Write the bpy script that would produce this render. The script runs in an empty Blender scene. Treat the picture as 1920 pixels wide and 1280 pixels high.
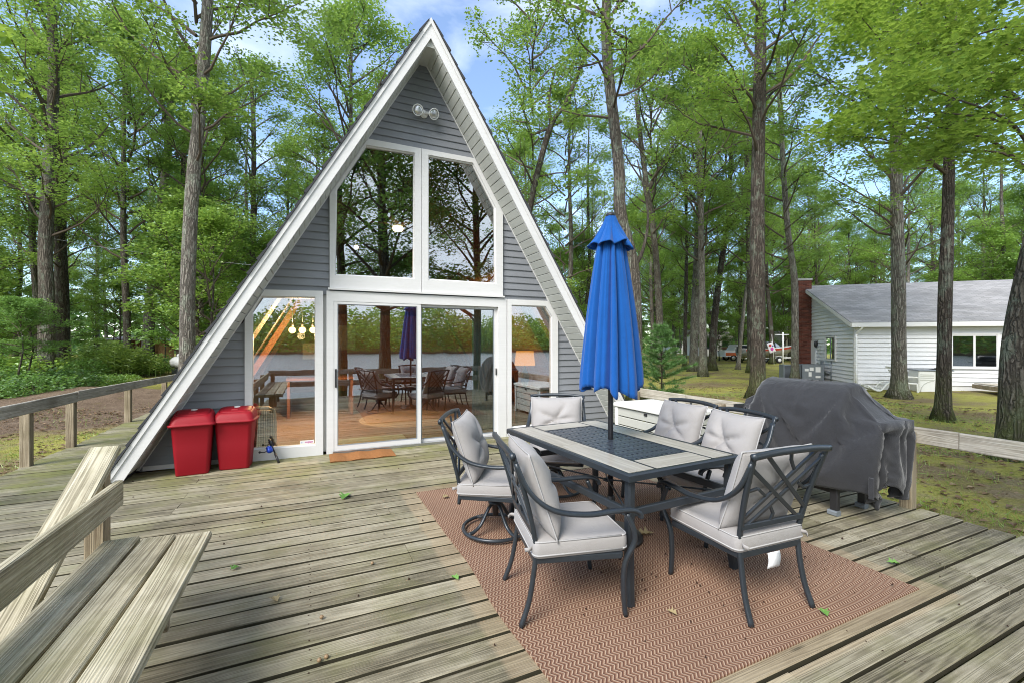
import bpy, math, random
import numpy as np
from mathutils import Vector, Matrix

R = math.radians
rng = random.Random(7)
nrg = np.random.default_rng(11)
SC = bpy.context.scene
COL = SC.collection

# ------------------------------------------------------------------ camera
YAW, EYE, FPX = R(24.7), 1.44, 825.0
cam_data = bpy.data.cameras.new('camera')
cam_data.sensor_width = 36.0
cam_data.lens = FPX / 1920.0 * 36.0
cam_data.shift_y = 0.001
cam_data.clip_start = 0.02
cam_data.clip_end = 1500.0
cam = bpy.data.objects.new('camera', cam_data)
cam.location = (0, 0, EYE)
cam.rotation_euler = (R(90), 0, -YAW)
COL.objects.link(cam)
SC.camera = cam

# ------------------------------------------------------------------ world, sun, exposure
SUN_EL, SUN_AZ = R(43), R(236)          # azimuth clockwise from +Y
world = bpy.data.worlds.new('World')
SC.world = world
world.use_nodes = True
wn = world.node_tree
for n_ in list(wn.nodes):
    wn.nodes.remove(n_)
w_out = wn.nodes.new('ShaderNodeOutputWorld')
w_bg = wn.nodes.new('ShaderNodeBackground')
w_sky = wn.nodes.new('ShaderNodeTexSky')
w_sky.sky_type = 'NISHITA'
w_sky.sun_disc = False
w_sky.sun_elevation = SUN_EL
w_sky.sun_rotation = SUN_AZ
w_sky.altitude = 200
w_sky.air_density = 1.0
w_sky.dust_density = 0.2
w_sky.ozone_density = 3.5
w_tc = wn.nodes.new('ShaderNodeTexCoord')
w_map = wn.nodes.new('ShaderNodeMapping')
w_map.inputs['Scale'].default_value = (1.6, 1.6, 3.6)
w_map.inputs['Rotation'].default_value = (0.2, 0.1, 0.6)
w_no = wn.nodes.new('ShaderNodeTexNoise')
w_no.inputs['Scale'].default_value = 1.7
w_no.inputs['Detail'].default_value = 7
w_no.inputs['Roughness'].default_value = 0.55
w_no.inputs['Distortion'].default_value = 0.5
w_rp = wn.nodes.new('ShaderNodeValToRGB')
w_rp.color_ramp.elements[0].position = 0.50
w_rp.color_ramp.elements[0].color = (0.05, 0.05, 0.05, 1)
w_rp.color_ramp.elements[1].position = 0.80
w_rp.color_ramp.elements[1].color = (0.62, 0.62, 0.62, 1)
w_mx = wn.nodes.new('ShaderNodeMix')
w_mx.data_type = 'RGBA'
w_mx.inputs['B'].default_value = (5.6, 6.0, 6.6, 1)
wn.links.new(w_tc.outputs['Generated'], w_map.inputs['Vector'])
wn.links.new(w_map.outputs['Vector'], w_no.inputs['Vector'])
wn.links.new(w_no.outputs['Fac'], w_rp.inputs['Fac'])
# the cloud bank that the windows mirror stands over the lake (towards -Y)
w_sep = wn.nodes.new('ShaderNodeSeparateXYZ')
w_bank = wn.nodes.new('ShaderNodeMapRange')
w_bank.interpolation_type = 'SMOOTHSTEP'
w_bank.inputs[1].default_value = 0.05
w_bank.inputs[2].default_value = -0.55
w_bank.inputs[3].default_value = 0.0
w_bank.inputs[4].default_value = 0.9
w_add = wn.nodes.new('ShaderNodeMath')
w_add.operation = 'MAXIMUM'
wn.links.new(w_tc.outputs['Generated'], w_sep.inputs[0])
wn.links.new(w_sep.outputs[1], w_bank.inputs[0])
wn.links.new(w_bank.outputs[0], w_add.inputs[0])
wn.links.new(w_rp.outputs['Color'], w_add.inputs[1])
wn.links.new(w_add.outputs[0], w_mx.inputs['Factor'])
wn.links.new(w_sky.outputs['Color'], w_mx.inputs['A'])
wn.links.new(w_mx.outputs['Result'], w_bg.inputs['Color'])
w_bg.inputs['Strength'].default_value = 0.125
wn.links.new(w_bg.outputs['Background'], w_out.inputs['Surface'])

sun_data = bpy.data.lights.new('sun', 'SUN')
sun_data.energy = 2.2
sun_data.angle = R(30)
sun_data.color = (1.0, 0.96, 0.90)
sun = bpy.data.objects.new('sun', sun_data)
sd = Vector((math.sin(SUN_AZ) * math.cos(SUN_EL), math.cos(SUN_AZ) * math.cos(SUN_EL), math.sin(SUN_EL)))
sun.rotation_euler = (-sd).to_track_quat('-Z', 'Y').to_euler()
sun.location = (0, -4, 30)
COL.objects.link(sun)

SC.view_settings.view_transform = 'Standard'
SC.view_settings.look = 'None'
SC.view_settings.exposure = 1.4
SC.view_settings.gamma = 1.0
SC.view_settings.use_curve_mapping = False
SC.render.engine = 'CYCLES'
SC.cycles.use_denoising = True
SC.cycles.filter_width = 1.0
SC.cycles.max_bounces = 10
SC.cycles.diffuse_bounces = 6
SC.cycles.glossy_bounces = 3
SC.cycles.transmission_bounces = 4
SC.cycles.transparent_max_bounces = 8
SC.cycles.sample_clamp_indirect = 6.0
SC.cycles.use_fast_gi = False
SC.cycles.caustics_reflective = False
SC.cycles.caustics_refractive = False

# ------------------------------------------------------------------ pixel helper (survey of the photograph -> points in the place)
CT, ST = math.cos(YAW), math.sin(YAW)


def at(px, py, t):
    r = (px - 960) / FPX * t
    return Vector((t * ST + r * CT, t * CT - r * ST, EYE - (py - 642) / FPX * t))


def rt(r, t, z=0.0):
    return Vector((t * ST + r * CT, t * CT - r * ST, z))


def gz(x, y):
    """ground height"""
    s = min(1, max(0, (x - 5) / 10.0))
    z = -0.30 - 0.15 * s * s * (3 - 2 * s)
    if y < -3:
        k = min(1, (-3 - y) / 5.0)
        z -= 2.6 * k
    if y < -104:
        k = min(1, (-104 - y) / 12.0)
        z += 2.3 * k
    if y < -112:
        k = min(1, (-112 - y) / 40.0)
        z += 8.0 * k * k * (3 - 2 * k)
    return z


# ------------------------------------------------------------------ objects and properties
WORLD = {}


def tag(o, label=None, cat=None, group=None, kind=None):
    if label:
        o['label'] = label
    if cat:
        o['category'] = cat
    if group:
        o['group'] = group
    if kind:
        o['kind'] = kind
    return o


def wm(o):
    return WORLD.get(o.name, Matrix.Identity(4))


def thing(name, label=None, cat=None, loc=(0, 0, 0), rz=0.0, group=None, kind=None):
    o = bpy.data.objects.new(name, None)
    o.empty_display_size = 0.2
    o.location = loc
    o.rotation_euler = (0, 0, rz)
    COL.objects.link(o)
    WORLD[o.name] = Matrix.Translation(Vector(loc)) @ Matrix.Rotation(rz, 4, 'Z')
    return tag(o, label, cat, group, kind)


def put(name, mesh, parent=None, loc=(0, 0, 0), rot=None, local=False):
    """link a mesh object; its coordinates are world ones unless local (then the parent's)"""
    o = bpy.data.objects.new(name, mesh)
    o.location = loc
    if rot is not None:
        o.rotation_euler = rot
    COL.objects.link(o)
    b = Matrix.Translation(Vector(loc))
    if rot is not None:
        from mathutils import Euler
        b = b @ Euler(rot).to_matrix().to_4x4()
    if parent is not None:
        o.parent = parent
        if not local:
            o.matrix_parent_inverse = wm(parent).inverted()
            WORLD[o.name] = b
        else:
            WORLD[o.name] = wm(parent) @ b
    else:
        WORLD[o.name] = b
    return o


def dup(root, loc, rz, label=None, group=None, scale=None):
    kids = {}
    for ob in COL.objects:
        if ob.parent is not None:
            kids.setdefault(ob.parent.name, []).append(ob)

    def rec(o, parent):
        c = o.copy()
        COL.objects.link(c)
        if parent is not None:
            c.parent = parent
        for k in kids.get(o.name, []):
            rec(k, c)
        return c
    c = rec(root, None)
    c.location = loc
    c.rotation_euler = (0, 0, rz)
    if scale:
        c.scale = scale
    WORLD[c.name] = Matrix.Translation(Vector(loc)) @ Matrix.Rotation(rz, 4, 'Z')
    if label:
        c['label'] = label
    if group:
        c['group'] = group
    return c


class MB:
    """collects simple shapes into one mesh"""

    def __init__(self):
        self.v, self.f, self.m, self.s = [], [], [], []
        self.cur, self.smooth = 0, False

    def add(self, verts, faces, smooth=None):
        b = len(self.v)
        self.v.extend([tuple(p) for p in verts])
        sm = self.smooth if smooth is None else smooth
        for f in faces:
            self.f.append(tuple(b + i for i in f))
            self.m.append(self.cur)
            self.s.append(sm)
        return self

    def box(self, c, s, rot=None, cham=0.0):
        """box centre c, full sizes s, optional 3x3 rotation, long edges chamfered"""
        hx, hy, hz = s[0] / 2, s[1] / 2, s[2] / 2
        if cham <= 0:
            P = [(x, y, z) for x in (-hx, hx) for y in (-hy, hy) for z in (-hz, hz)]
            F = [(0, 1, 3, 2), (4, 6, 7, 5), (0, 4, 5, 1), (2, 3, 7, 6), (0, 2, 6, 4), (1, 5, 7, 3)]
        else:
            a = cham
            ax = max(range(3), key=lambda i: s[i])
            o = [i for i in range(3) if i != ax]
            h = (hx, hy, hz)
            u, w = h[o[0]], h[o[1]]
            prof = [(-u + a, -w), (u - a, -w), (u, -w + a), (u, w - a), (u - a, w), (-u + a, w), (-u, w - a), (-u, -w + a)]
            P = []
            for e in (-h[ax], h[ax]):
                for p in prof:
                    q = [0, 0, 0]
                    q[ax] = e
                    q[o[0]], q[o[1]] = p
                    P.append(tuple(q))
            F = [(i, (i + 1) % 8, 8 + (i + 1) % 8, 8 + i) for i in range(8)]
            F += [tuple(range(7, -1, -1)), tuple(range(8, 16))]
            if ax == 1:
                F = [tuple(reversed(f)) for f in F]
        P = [Vector(p) for p in P]
        if rot is not None:
            P = [rot @ p for p in P]
        c = Vector(c)
        return self.add([p + c for p in P], F, False)

    def bar(self, p0, p1, w, h, up=(0, 0, 1), cham=0.0):
        p0, p1 = Vector(p0), Vector(p1)
        d = p1 - p0
        L = d.length
        x = d.normalized()
        u = Vector(up)
        y = u.cross(x)
        if y.length < 1e-5:
            y = Vector((1, 0, 0)).cross(x)
        y.normalize()
        z = x.cross(y)
        M = Matrix((x, y, z)).transposed()
        return self.box((p0 + p1) / 2, (L, w, h), M, cham)

    def sweep(self, path, prof, up=(0, 0, 1), smooth=True, radii=None, cap=True):
        """sweep a closed 2-D profile [(a,b)] along a path; a across, b along 'up'"""
        path = [Vector(p) for p in path]
        n, k = len(path), len(prof)
        P = []
        u0 = Vector(up)
        for i, p in enumerate(path):
            d = (path[min(i + 1, n - 1)] - path[max(i - 1, 0)]).normalized()
            y = u0.cross(d)
            if y.length < 1e-4:
                y = Vector((1, 0, 0)).cross(d)
            y.normalize()
            z = d.cross(y)
            r = radii[i] if radii is not None else 1.0
            for a, b in prof:
                P.append(p + y * a * r + z * b * r)
        F = []
        for i in range(n - 1):
            for j in range(k):
                F.append((i * k + j, i * k + (j + 1) % k, (i + 1) * k + (j + 1) % k, (i + 1) * k + j))
        if cap:
            F += [tuple(range(k - 1, -1, -1)), tuple((n - 1) * k + j for j in range(k))]
        return self.add(P, F, smooth)

    def tube(self, path, r, n=8, smooth=True, cap=True):
        """round tube with parallel-transported frames; r a number or a list"""
        path = [Vector(p) for p in path]
        m = len(path)
        rr = r if isinstance(r, (list, tuple)) else [r] * m
        d0 = (path[1] - path[0]).normalized()
        y = Vector((0, 0, 1)).cross(d0)
        if y.length < 1e-3:
            y = Vector((1, 0, 0))
        y.normalize()
        P = []
        for i, p in enumerate(path):
            d = (path[min(i + 1, m - 1)] - path[max(i - 1, 0)])
            if d.length < 1e-9:
                d = d0
            d.normalize()
            y = (y - d * y.dot(d))
            y.normalize()
            z = d.cross(y)
            for j in range(n):
                a = 2 * math.pi * j / n
                P.append(p + (y * math.cos(a) + z * math.sin(a)) * rr[i])
        F = []
        for i in range(m - 1):
            for j in range(n):
                F.append((i * n + j, i * n + (j + 1) % n, (i + 1) * n + (j + 1) % n, (i + 1) * n + j))
        if cap:
            F += [tuple(range(n - 1, -1, -1)), tuple((m - 1) * n + j for j in range(n))]
        return self.add(P, F, smooth)

    def ring(self, c, R_, r, n=40, k=8, axis=(0, 0, 1)):
        c, ax = Vector(c), Vector(axis).normalized()
        u = ax.orthogonal().normalized()
        w = ax.cross(u)
        P, F = [], []
        for i in range(n):
            a = 2 * math.pi * i / n
            e = u * math.cos(a) + w * math.sin(a)
            for j in range(k):
                b = 2 * math.pi * j / k
                P.append(c + e * (R_ + r * math.cos(b)) + ax * r * math.sin(b))
        for i in range(n):
            for j in range(k):
                F.append((i * k + j, ((i + 1) % n) * k + j, ((i + 1) % n) * k + (j + 1) % k, i * k + (j + 1) % k))
        return self.add(P, F, True)

    def lathe(self, c, prof, n=24, smooth=True, axis=(0, 0, 1)):
        """profile [(radius, height)]"""
        c, ax = Vector(c), Vector(axis).normalized()
        u = ax.orthogonal().normalized()
        w = ax.cross(u)
        P, F = [], []
        for r, h in prof:
            for j in range(n):
                a = 2 * math.pi * j / n
                P.append(c + ax * h + (u * math.cos(a) + w * math.sin(a)) * max(r, 1e-4))
        m = len(prof)
        for i in range(m - 1):
            for j in range(n):
                F.append((i * n + j, i * n + (j + 1) % n, (i + 1) * n + (j + 1) % n, (i + 1) * n + j))
        F += [tuple(range(n - 1, -1, -1)), tuple((m - 1) * n + j for j in range(n))]
        return self.add(P, F, smooth)

    def prism(self, pts, d):
        """closed polygon of 3-D points pushed along vector d"""
        n = len(pts)
        d = Vector(d)
        P = [Vector(p) for p in pts] + [Vector(p) + d for p in pts]
        F = [tuple(range(n)), tuple(range(2 * n - 1, n - 1, -1))]
        F += [(i, n + i, n + (i + 1) % n, (i + 1) % n) for i in range(n)]
        return self.add(P, F, False)

    def frame(self, outer, inner, d):
        """ring between two polygons of the same count, pushed along d"""
        n = len(outer)
        d = Vector(d)
        O, I = [Vector(p) for p in outer], [Vector(p) for p in inner]
        P = O + I + [p + d for p in O] + [p + d for p in I]
        F = []
        for i in range(n):
            j = (i + 1) % n
            F += [(i, j, n + j, n + i), (2 * n + i, 3 * n + i, 3 * n + j, 2 * n + j), (i, 2 * n + i, 2 * n + j, j), (n + i, n + j, 3 * n + j, 3 * n + i)]
        return self.add(P, F, False)

    def loft(self, rings, smooth=True, cap=True, closed=True):
        n, k = len(rings), len(rings[0])
        P = [p for r_ in rings for p in r_]
        F = []
        for i in range(n - 1):
            for j in range(k if closed else k - 1):
                F.append((i * k + j, i * k + (j + 1) % k, (i + 1) * k + (j + 1) % k, (i + 1) * k + j))
        if cap:
            F += [tuple(range(k - 1, -1, -1)), tuple((n - 1) * k + j for j in range(k))]
        return self.add(P, F, smooth)

    def mesh(self, name, mats):
        me = bpy.data.meshes.new(name)
        me.from_pydata(self.v, [], self.f)
        mats = mats if isinstance(mats, (list, tuple)) else [mats]
        for m_ in mats:
            me.materials.append(m_)
        me.polygons.foreach_set('material_index', self.m)
        me.polygons.foreach_set('use_smooth', self.s)
        me.update()
        return me

    def build(self, name, mats, parent=None, loc=(0, 0, 0), rot=None, local=False):
        return put(name, self.mesh(name, mats), parent, loc, rot, local)


def sphere_prof(r, n=8, sz=1.0):
    return [(r * math.sin(math.pi * i / n), -r * sz * math.cos(math.pi * i / n)) for i in range(n + 1)]


def rsq(w, h, c=0.2):
    """rounded-square profile for sweeps, full sizes w,h"""
    a, b = w / 2, h / 2
    k = c * min(w, h)
    return [(-a + k, -b), (a - k, -b), (a, -b + k), (a, b - k), (a - k, b), (-a + k, b), (-a, b - k), (-a, -b + k)]


def bez(pts, n=6):
    """Catmull-Rom through pts"""
    P = [Vector(p) for p in pts]
    P = [P[0] * 2 - P[1]] + P + [P[-1] * 2 - P[-2]]
    out = []
    for i in range(1, len(P) - 2):
        for j in range(n):
            t = j / n
            a, b, c, d = P[i - 1], P[i], P[i + 1], P[i + 2]
            out.append(0.5 * ((2 * b) + (c - a) * t + (2 * a - 5 * b + 4 * c - d) * t * t + (3 * b - a - 3 * c + d) * t ** 3))
    out.append(P[-2])
    return out


def np_mesh(name, V, F, mats, smooth=False, tone=None, matidx=None):
    """fast mesh from arrays; F is (n,3) or (n,4)"""
    me = bpy.data.meshes.new(name)
    nv, nf, k = len(V), len(F), F.shape[1]
    me.vertices.add(nv)
    me.vertices.foreach_set('co', np.asarray(V, dtype=np.float32).ravel())
    me.loops.add(nf * k)
    me.loops.foreach_set('vertex_index', np.asarray(F, dtype=np.int32).ravel())
    me.polygons.add(nf)
    me.polygons.foreach_set('loop_start', np.arange(0, nf * k, k, dtype=np.int32))
    me.polygons.foreach_set('use_smooth', np.full(nf, smooth, dtype=bool))
    for m_ in (mats if isinstance(mats, (list, tuple)) else [mats]):
        me.materials.append(m_)
    if matidx is not None:
        me.polygons.foreach_set('material_index', np.asarray(matidx, dtype=np.int32))
    if tone is not None:
        at_ = me.attributes.new('tone', 'FLOAT', 'FACE')
        at_.data.foreach_set('value', np.asarray(tone, dtype=np.float32))
    me.update(calc_edges=True)
    return me

# ------------------------------------------------------------------ materials
class NT:
    def __init__(self, name):
        self.m = bpy.data.materials.new(name)
        self.m.use_nodes = True
        self.t = self.m.node_tree
        self.t.nodes.clear()
        self.out = self.t.nodes.new('ShaderNodeOutputMaterial')

    def n(self, typ, ins=None, **props):
        nd = self.t.nodes.new('ShaderNode' + typ)
        for k, v in props.items():
            setattr(nd, k, v)
        for k, v in (ins or {}).items():
            s = nd.inputs[k]
            if isinstance(v, bpy.types.NodeSocket):
                self.t.links.new(v, s)
            else:
                s.default_value = v
        return nd

    def math(self, op, a, b=None, c=None, clamp=False):
        ins = {0: a}
        if b is not None:
            ins[1] = b
        if c is not None:
            ins[2] = c
        return self.n('Math', ins, operation=op, use_clamp=clamp).outputs[0]

    def mix(self, f, a, b, blend='MIX'):
        nd = self.t.nodes.new('ShaderNodeMix')
        nd.data_type = 'RGBA'
        nd.blend_type = blend
        for s, v in ((nd.inputs['Factor'], f), (nd.inputs['A'], a), (nd.inputs['B'], b)):
            if isinstance(v, bpy.types.NodeSocket):
                self.t.links.new(v, s)
            elif isinstance(v, (int, float)):
                s.default_value = v
            else:
                s.default_value = (*v[:3], 1)
        return nd.outputs['Result']

    def ramp(self, f, stops, interp='LINEAR'):
        nd = self.n('ValToRGB', {'Fac': f})
        cr = nd.color_ramp
        cr.interpolation = interp
        while len(cr.elements) < len(stops):
            cr.elements.new(0.5)
        for e, (p, c) in zip(cr.elements, stops):
            e.position = p
            e.color = (*c[:3], 1) if not isinstance(c, (int, float)) else (c, c, c, 1)
        return nd.outputs['Color']

    def vec(self, src, scale=(1, 1, 1), loc=(0, 0, 0), rot=(0, 0, 0)):
        return self.n('Mapping', {'Vector': src, 'Scale': scale, 'Location': loc, 'Rotation': rot}).outputs[0]

    def noise(self, v, scale=1.0, detail=4, rough=0.55, dist=0.0):
        return self.n('TexNoise', {'Vector': v, 'Scale': scale, 'Detail': detail, 'Roughness': rough, 'Distortion': dist}).outputs['Fac']

    def obj(self):
        return self.n('TexCoord').outputs['Object']

    def pos(self):
        return self.n('NewGeometry').outputs['Position']

    def rnd(self):
        return self.n('ObjectInfo').outputs['Random']

    def bump(self, h, strength=0.4, dist=0.01):
        return self.n('Bump', {'Height': h, 'Strength': strength, 'Distance': dist}).outputs[0]

    def bsdf(self, col, rough=0.6, metal=0.0, spec=0.5, normal=None, **extra):
        ins = {'Base Color': col if isinstance(col, bpy.types.NodeSocket) else (*col[:3], 1), 'Roughness': rough, 'Metallic': metal, 'Specular IOR Level': spec}
        if normal is not None:
            ins['Normal'] = normal
        ins.update(extra)
        b = self.n('BsdfPrincipled', ins)
        self.t.links.new(b.outputs[0], self.out.inputs['Surface'])
        return self.m

    def surf(self, s):
        self.t.links.new(s, self.out.inputs['Surface'])
        return self.m


def plain(name, col, rough=0.5, metal=0.0, spec=0.5, var=0.08, scale=8.0, bump=0.0, bscale=200.0):
    k = NT(name)
    o = k.obj()
    f = k.noise(o, scale, 5)
    c = k.mix(f, [x * (1 - var) for x in col], [min(1, x * (1 + var)) for x in col])
    nm = None
    if bump:
        nm = k.bump(k.noise(o, bscale, 3), bump, 0.002)
    return k.bsdf(c, rough, metal, spec, nm)


def wood(name, dark, mid, light, green=(0.20, 0.20, 0.07), moss=0.3, grain=1.0, deck=False, warm=0.0):
    """weathered board: grain runs along the mesh's own X axis"""
    k = NT(name)
    o = k.obj()
    rd = k.rnd()
    off = k.n('CombineXYZ', {0: k.math('MULTIPLY', rd, 37.0), 1: k.math('MULTIPLY', rd, 91.0), 2: k.math('MULTIPLY', rd, 53.0)}).outputs[0]
    v = k.n('VectorMath', {0: o, 1: off}, operation='ADD').outputs[0]
    # cathedral grain: distorted bands across the board
    v1 = k.vec(v, (0.38 * grain, 15 * grain, 15 * grain))
    warp = k.noise(v1, 0.8, 3, 0.5, 0.6)
    v2 = k.n('VectorMath', {0: v1, 1: k.n('CombineXYZ', {0: 0.0, 1: k.math('MULTIPLY', warp, 5.0), 2: k.math('MULTIPLY', warp, 3.0)}).outputs[0]}, operation='ADD').outputs[0]
    wave = k.n('TexWave', {'Vector': v2, 'Scale': 1.1, 'Distortion': 2.2, 'Detail': 3.0, 'Detail Scale': 1.4}, wave_type='BANDS', bands_direction='Y').outputs['Fac']
    fib = k.noise(k.vec(v, (2.2, 120, 120)), 1.0, 4, 0.6)
    streak = k.noise(k.vec(v, (0.8, 16, 16)), 1.0, 5, 0.6, 0.4)
    patch = k.noise(k.vec(k.pos(), (1.0, 1.0, 1.0)), 1.7, 5, 0.62)
    patch2 = k.noise(k.vec(k.pos(), (1.0, 1.0, 1.0), (5, 3, 1)), 4.5, 5, 0.62)
    g = k.math('ADD', k.math('MULTIPLY', wave, 0.15), k.math('ADD', k.math('MULTIPLY', fib, 0.42), k.math('MULTIPLY', streak, 0.45)))
    g = k.math('ADD', g, k.math('MULTIPLY', k.math('SUBTRACT', patch2, 0.5), 0.38))
    g = k.math('ADD', g, k.math('MULTIPLY', k.math('SUBTRACT', rd, 0.5), 0.20 if deck else 0.07))
    c = k.ramp(g, [(0.27, dark), (0.47, mid), (0.68, light)])
    # bleached pale streaks
    bl = k.noise(k.vec(v, (1.6, 26, 26), (3, 7, 2)), 1.0, 4, 0.6, 0.5)
    c = k.mix(k.math('MULTIPLY', k.ramp(bl, [(0.56, 0), (0.72, 1)]), 0.45), c, [min(1, x * 1.35 + 0.03) for x in light])
    # dark damp stains
    c = k.mix(k.math('MULTIPLY', k.ramp(patch, [(0.30, 1), (0.46, 0)]), 0.45), c, [x * 0.8 for x in dark])
    # algae
    ms = k.noise(k.vec(k.pos(), (1, 1, 1), (11, 4, 0)), 2.3, 5, 0.65)
    mfac = k.math('MULTIPLY', k.ramp(ms, [(0.48, 0), (0.68, 1)]), moss)
    px = k.n('SeparateXYZ', {0: k.pos()}).outputs
    if deck:
        near = k.n('MapRange', {0: px[1], 1: 4.9, 2: 6.1, 3: 0.0, 4: 0.75}).outputs[0]
        mfac = k.math('ADD', mfac, k.math('MULTIPLY', near, k.ramp(ms, [(0.33, 0), (0.58, 1)])), clamp=True)
    c = k.mix(mfac, c, k.mix(fib, [x * 0.75 for x in green], green))
    if deck:
        # paler, cleaner wood where the rug used to lie, a hand wide round it
        dx = k.math('SUBTRACT', k.math('ABSOLUTE', k.math('SUBTRACT', px[0], 2.08)), 1.15)
        dy = k.math('SUBTRACT', k.math('ABSOLUTE', k.math('SUBTRACT', px[1], 2.78)), 1.43)
        d = k.math('MAXIMUM', dx, dy)
        wob = k.math('MULTIPLY', k.math('SUBTRACT', patch2, 0.5), 0.05)
        inside = k.n('MapRange', {0: k.math('ADD', d, wob), 1: 0.125, 2: 0.155, 3: 0.62, 4: 0.0}).outputs[0]
        c = k.mix(inside, c, k.mix(g, (0.16, 0.115, 0.07), (0.50, 0.40, 0.26)))
    # knots
    kn = k.n('TexVoronoi', {'Vector': k.vec(v, (1.3, 7, 7)), 'Scale': 1.0}, feature='F1').outputs['Distance']
    c = k.mix(k.ramp(kn, [(0.03, 0.7), (0.09, 0)]), c, [x * 0.45 for x in dark])
    h = k.math('ADD', k.math('MULTIPLY', wave, 0.7), fib)
    return k.bsdf(c, k.ramp(streak, [(0.3, 0.62), (0.8, 0.85)]), 0, 0.3, k.bump(h, 0.55, 0.004))


M = {}
M['deck'] = wood('weathered deck wood', (0.072, 0.062, 0.038), (0.195, 0.170, 0.114), (0.35, 0.315, 0.228), moss=0.42, deck=True)
M['deck_edge'] = plain('gap-shade board edge', (0.045, 0.041, 0.026), 0.85, 0, 0.2, 0.3, 9)  # shade of the board gaps painted into the colour of the side faces
M['rail'] = wood('grey rail wood', (0.17, 0.15, 0.115), (0.38, 0.34, 0.275), (0.56, 0.52, 0.44), moss=0.15)
M['bench'] = wood('bench wood', (0.10, 0.086, 0.056), (0.29, 0.255, 0.172), (0.50, 0.455, 0.335), moss=0.35, grain=0.9)
M['post'] = wood('post wood', (0.12, 0.088, 0.055), (0.25, 0.20, 0.135), (0.40, 0.335, 0.24), moss=0.15)


def siding(name, col):
    k = NT(name)
    v = k.pos()
    f = k.noise(k.vec(v, (1.2, 1.2, 18)), 2.0, 4)
    s = k.noise(v, 1.1, 5)
    c = k.mix(f, [x * 0.94 for x in col], [x * 1.06 for x in col])
    c = k.mix(k.math('MULTIPLY', k.ramp(s, [(0.5, 0), (0.75, 1)]), 0.25), c, [x * 0.72 for x in col])
    gr = k.noise(k.vec(v, (3, 3, 160)), 1.0, 3)
    return k.bsdf(c, 0.5, 0, 0.35, k.bump(gr, 0.12, 0.002))


M['siding'] = siding('blue grey vinyl siding', (0.215, 0.225, 0.245))
M['trim'] = siding('white painted trim', (0.655, 0.65, 0.64))
M['soffit'] = siding('pale vinyl soffit', (0.53, 0.545, 0.51))
M['wsiding'] = siding('white house siding', (0.68, 0.68, 0.68))
M['red'] = plain('red plastic', (0.26, 0.003, 0.011), 0.55, 0, 0.35, 0.14, 3, 0.4, 260)
M['metal'] = plain('charcoal powder coat', (0.030, 0.037, 0.045), 0.33, 0.25, 0.5, 0.18, 22, 0.12, 300)
M['lattice'] = plain('cast table metal', (0.05, 0.062, 0.085), 0.28, 0.3, 0.6, 0.5, 40, 0.4, 120)
M['black'] = plain('black plastic', (0.018, 0.018, 0.02), 0.4, 0, 0.5)
M['white'] = plain('white plastic', (0.78, 0.78, 0.77), 0.4, 0, 0.5, 0.04)
M['offwhite'] = plain('resin off white', (0.70, 0.70, 0.66), 0.45, 0, 0.4, 0.05, 5, 0.15, 90)
M['resin'] = plain('resin sage panel', (0.47, 0.475, 0.43), 0.5, 0, 0.4, 0.06, 5, 0.2, 90)
M['blue'] = plain('blue reel plastic', (0.01, 0.05, 0.38), 0.25, 0.3, 0.5)
M['chrome'] = plain('bare metal', (0.55, 0.56, 0.58), 0.3, 0.9, 0.5)
M['grey'] = plain('grey enamel', (0.20, 0.225, 0.25), 0.45, 0.2, 0.5, 0.1)
M['pink'] = plain('pink print', (0.55, 0.03, 0.30), 0.5)
M['redpaint'] = plain('red boat paint', (0.42, 0.035, 0.02), 0.3)
M['orange'] = plain('orange paint', (0.60, 0.14, 0.04), 0.35)
M['alu'] = plain('dull aluminium', (0.36, 0.36, 0.33), 0.45, 0.6, 0.5, 0.25, 3)
M['carglass'] = plain('dark car glass', (0.02, 0.03, 0.045), 0.08, 0, 0.8)
M['tyre'] = plain('tyre rubber', (0.02, 0.02, 0.02), 0.8)
M['concrete'] = plain('concrete', (0.38, 0.37, 0.35), 0.9, 0, 0.2, 0.2, 6)
M['tan'] = plain('tan boards', (0.42, 0.25, 0.12), 0.75, 0, 0.2, 0.2, 3)
M['roofgrey'] = plain('faded shed roof', (0.33, 0.28, 0.28), 0.8, 0, 0.2, 0.15, 2)
M['plaster'] = plain('cream wall', (0.62, 0.58, 0.50), 0.8, 0, 0.2, 0.06, 2)
M['log'] = plain('cut logs', (0.33, 0.19, 0.12), 0.85, 0, 0.2, 0.35, 9)
M['rope'] = plain('grey cable', (0.30, 0.31, 0.32), 0.6)
M['rubber'] = plain('painted unlit room', (0.02, 0.02, 0.022), 0.7)  # near-black of an unlit room, painted on the sheet behind far panes


def fabric(name, col, var=0.10, bscale=900, sheen=0.0, wr=0.25, dirt=0.0):
    k = NT(name)
    o = k.obj()
    f = k.noise(o, 7, 5, 0.6)
    wv = k.noise(k.vec(o, (1, 1, 1)), bscale * 0.35, 2)
    c = k.mix(f, [x * (1 - var) for x in col], [min(1, x * (1 + var)) for x in col])
    c = k.mix(k.math('MULTIPLY', wv, 0.22), c, [x * 0.62 for x in col])
    if dirt:
        d = k.noise(k.vec(k.pos(), (1, 1, 1)), 9, 6, 0.65)
        c = k.mix(k.math('MULTIPLY', k.ramp(d, [(0.52, 0), (0.74, 1)]), dirt), c, [x * 0.62 for x in (col[0], col[1] * 0.97, col[2] * 0.9)])
    h = k.math('ADD', k.math('MULTIPLY', wv, 0.3), k.noise(o, 14, 4, 0.6, 0.6))
    return k.bsdf(c, 0.88, 0, 0.18, k.bump(h, wr, 0.012), **{'Sheen Weight': sheen})


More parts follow.
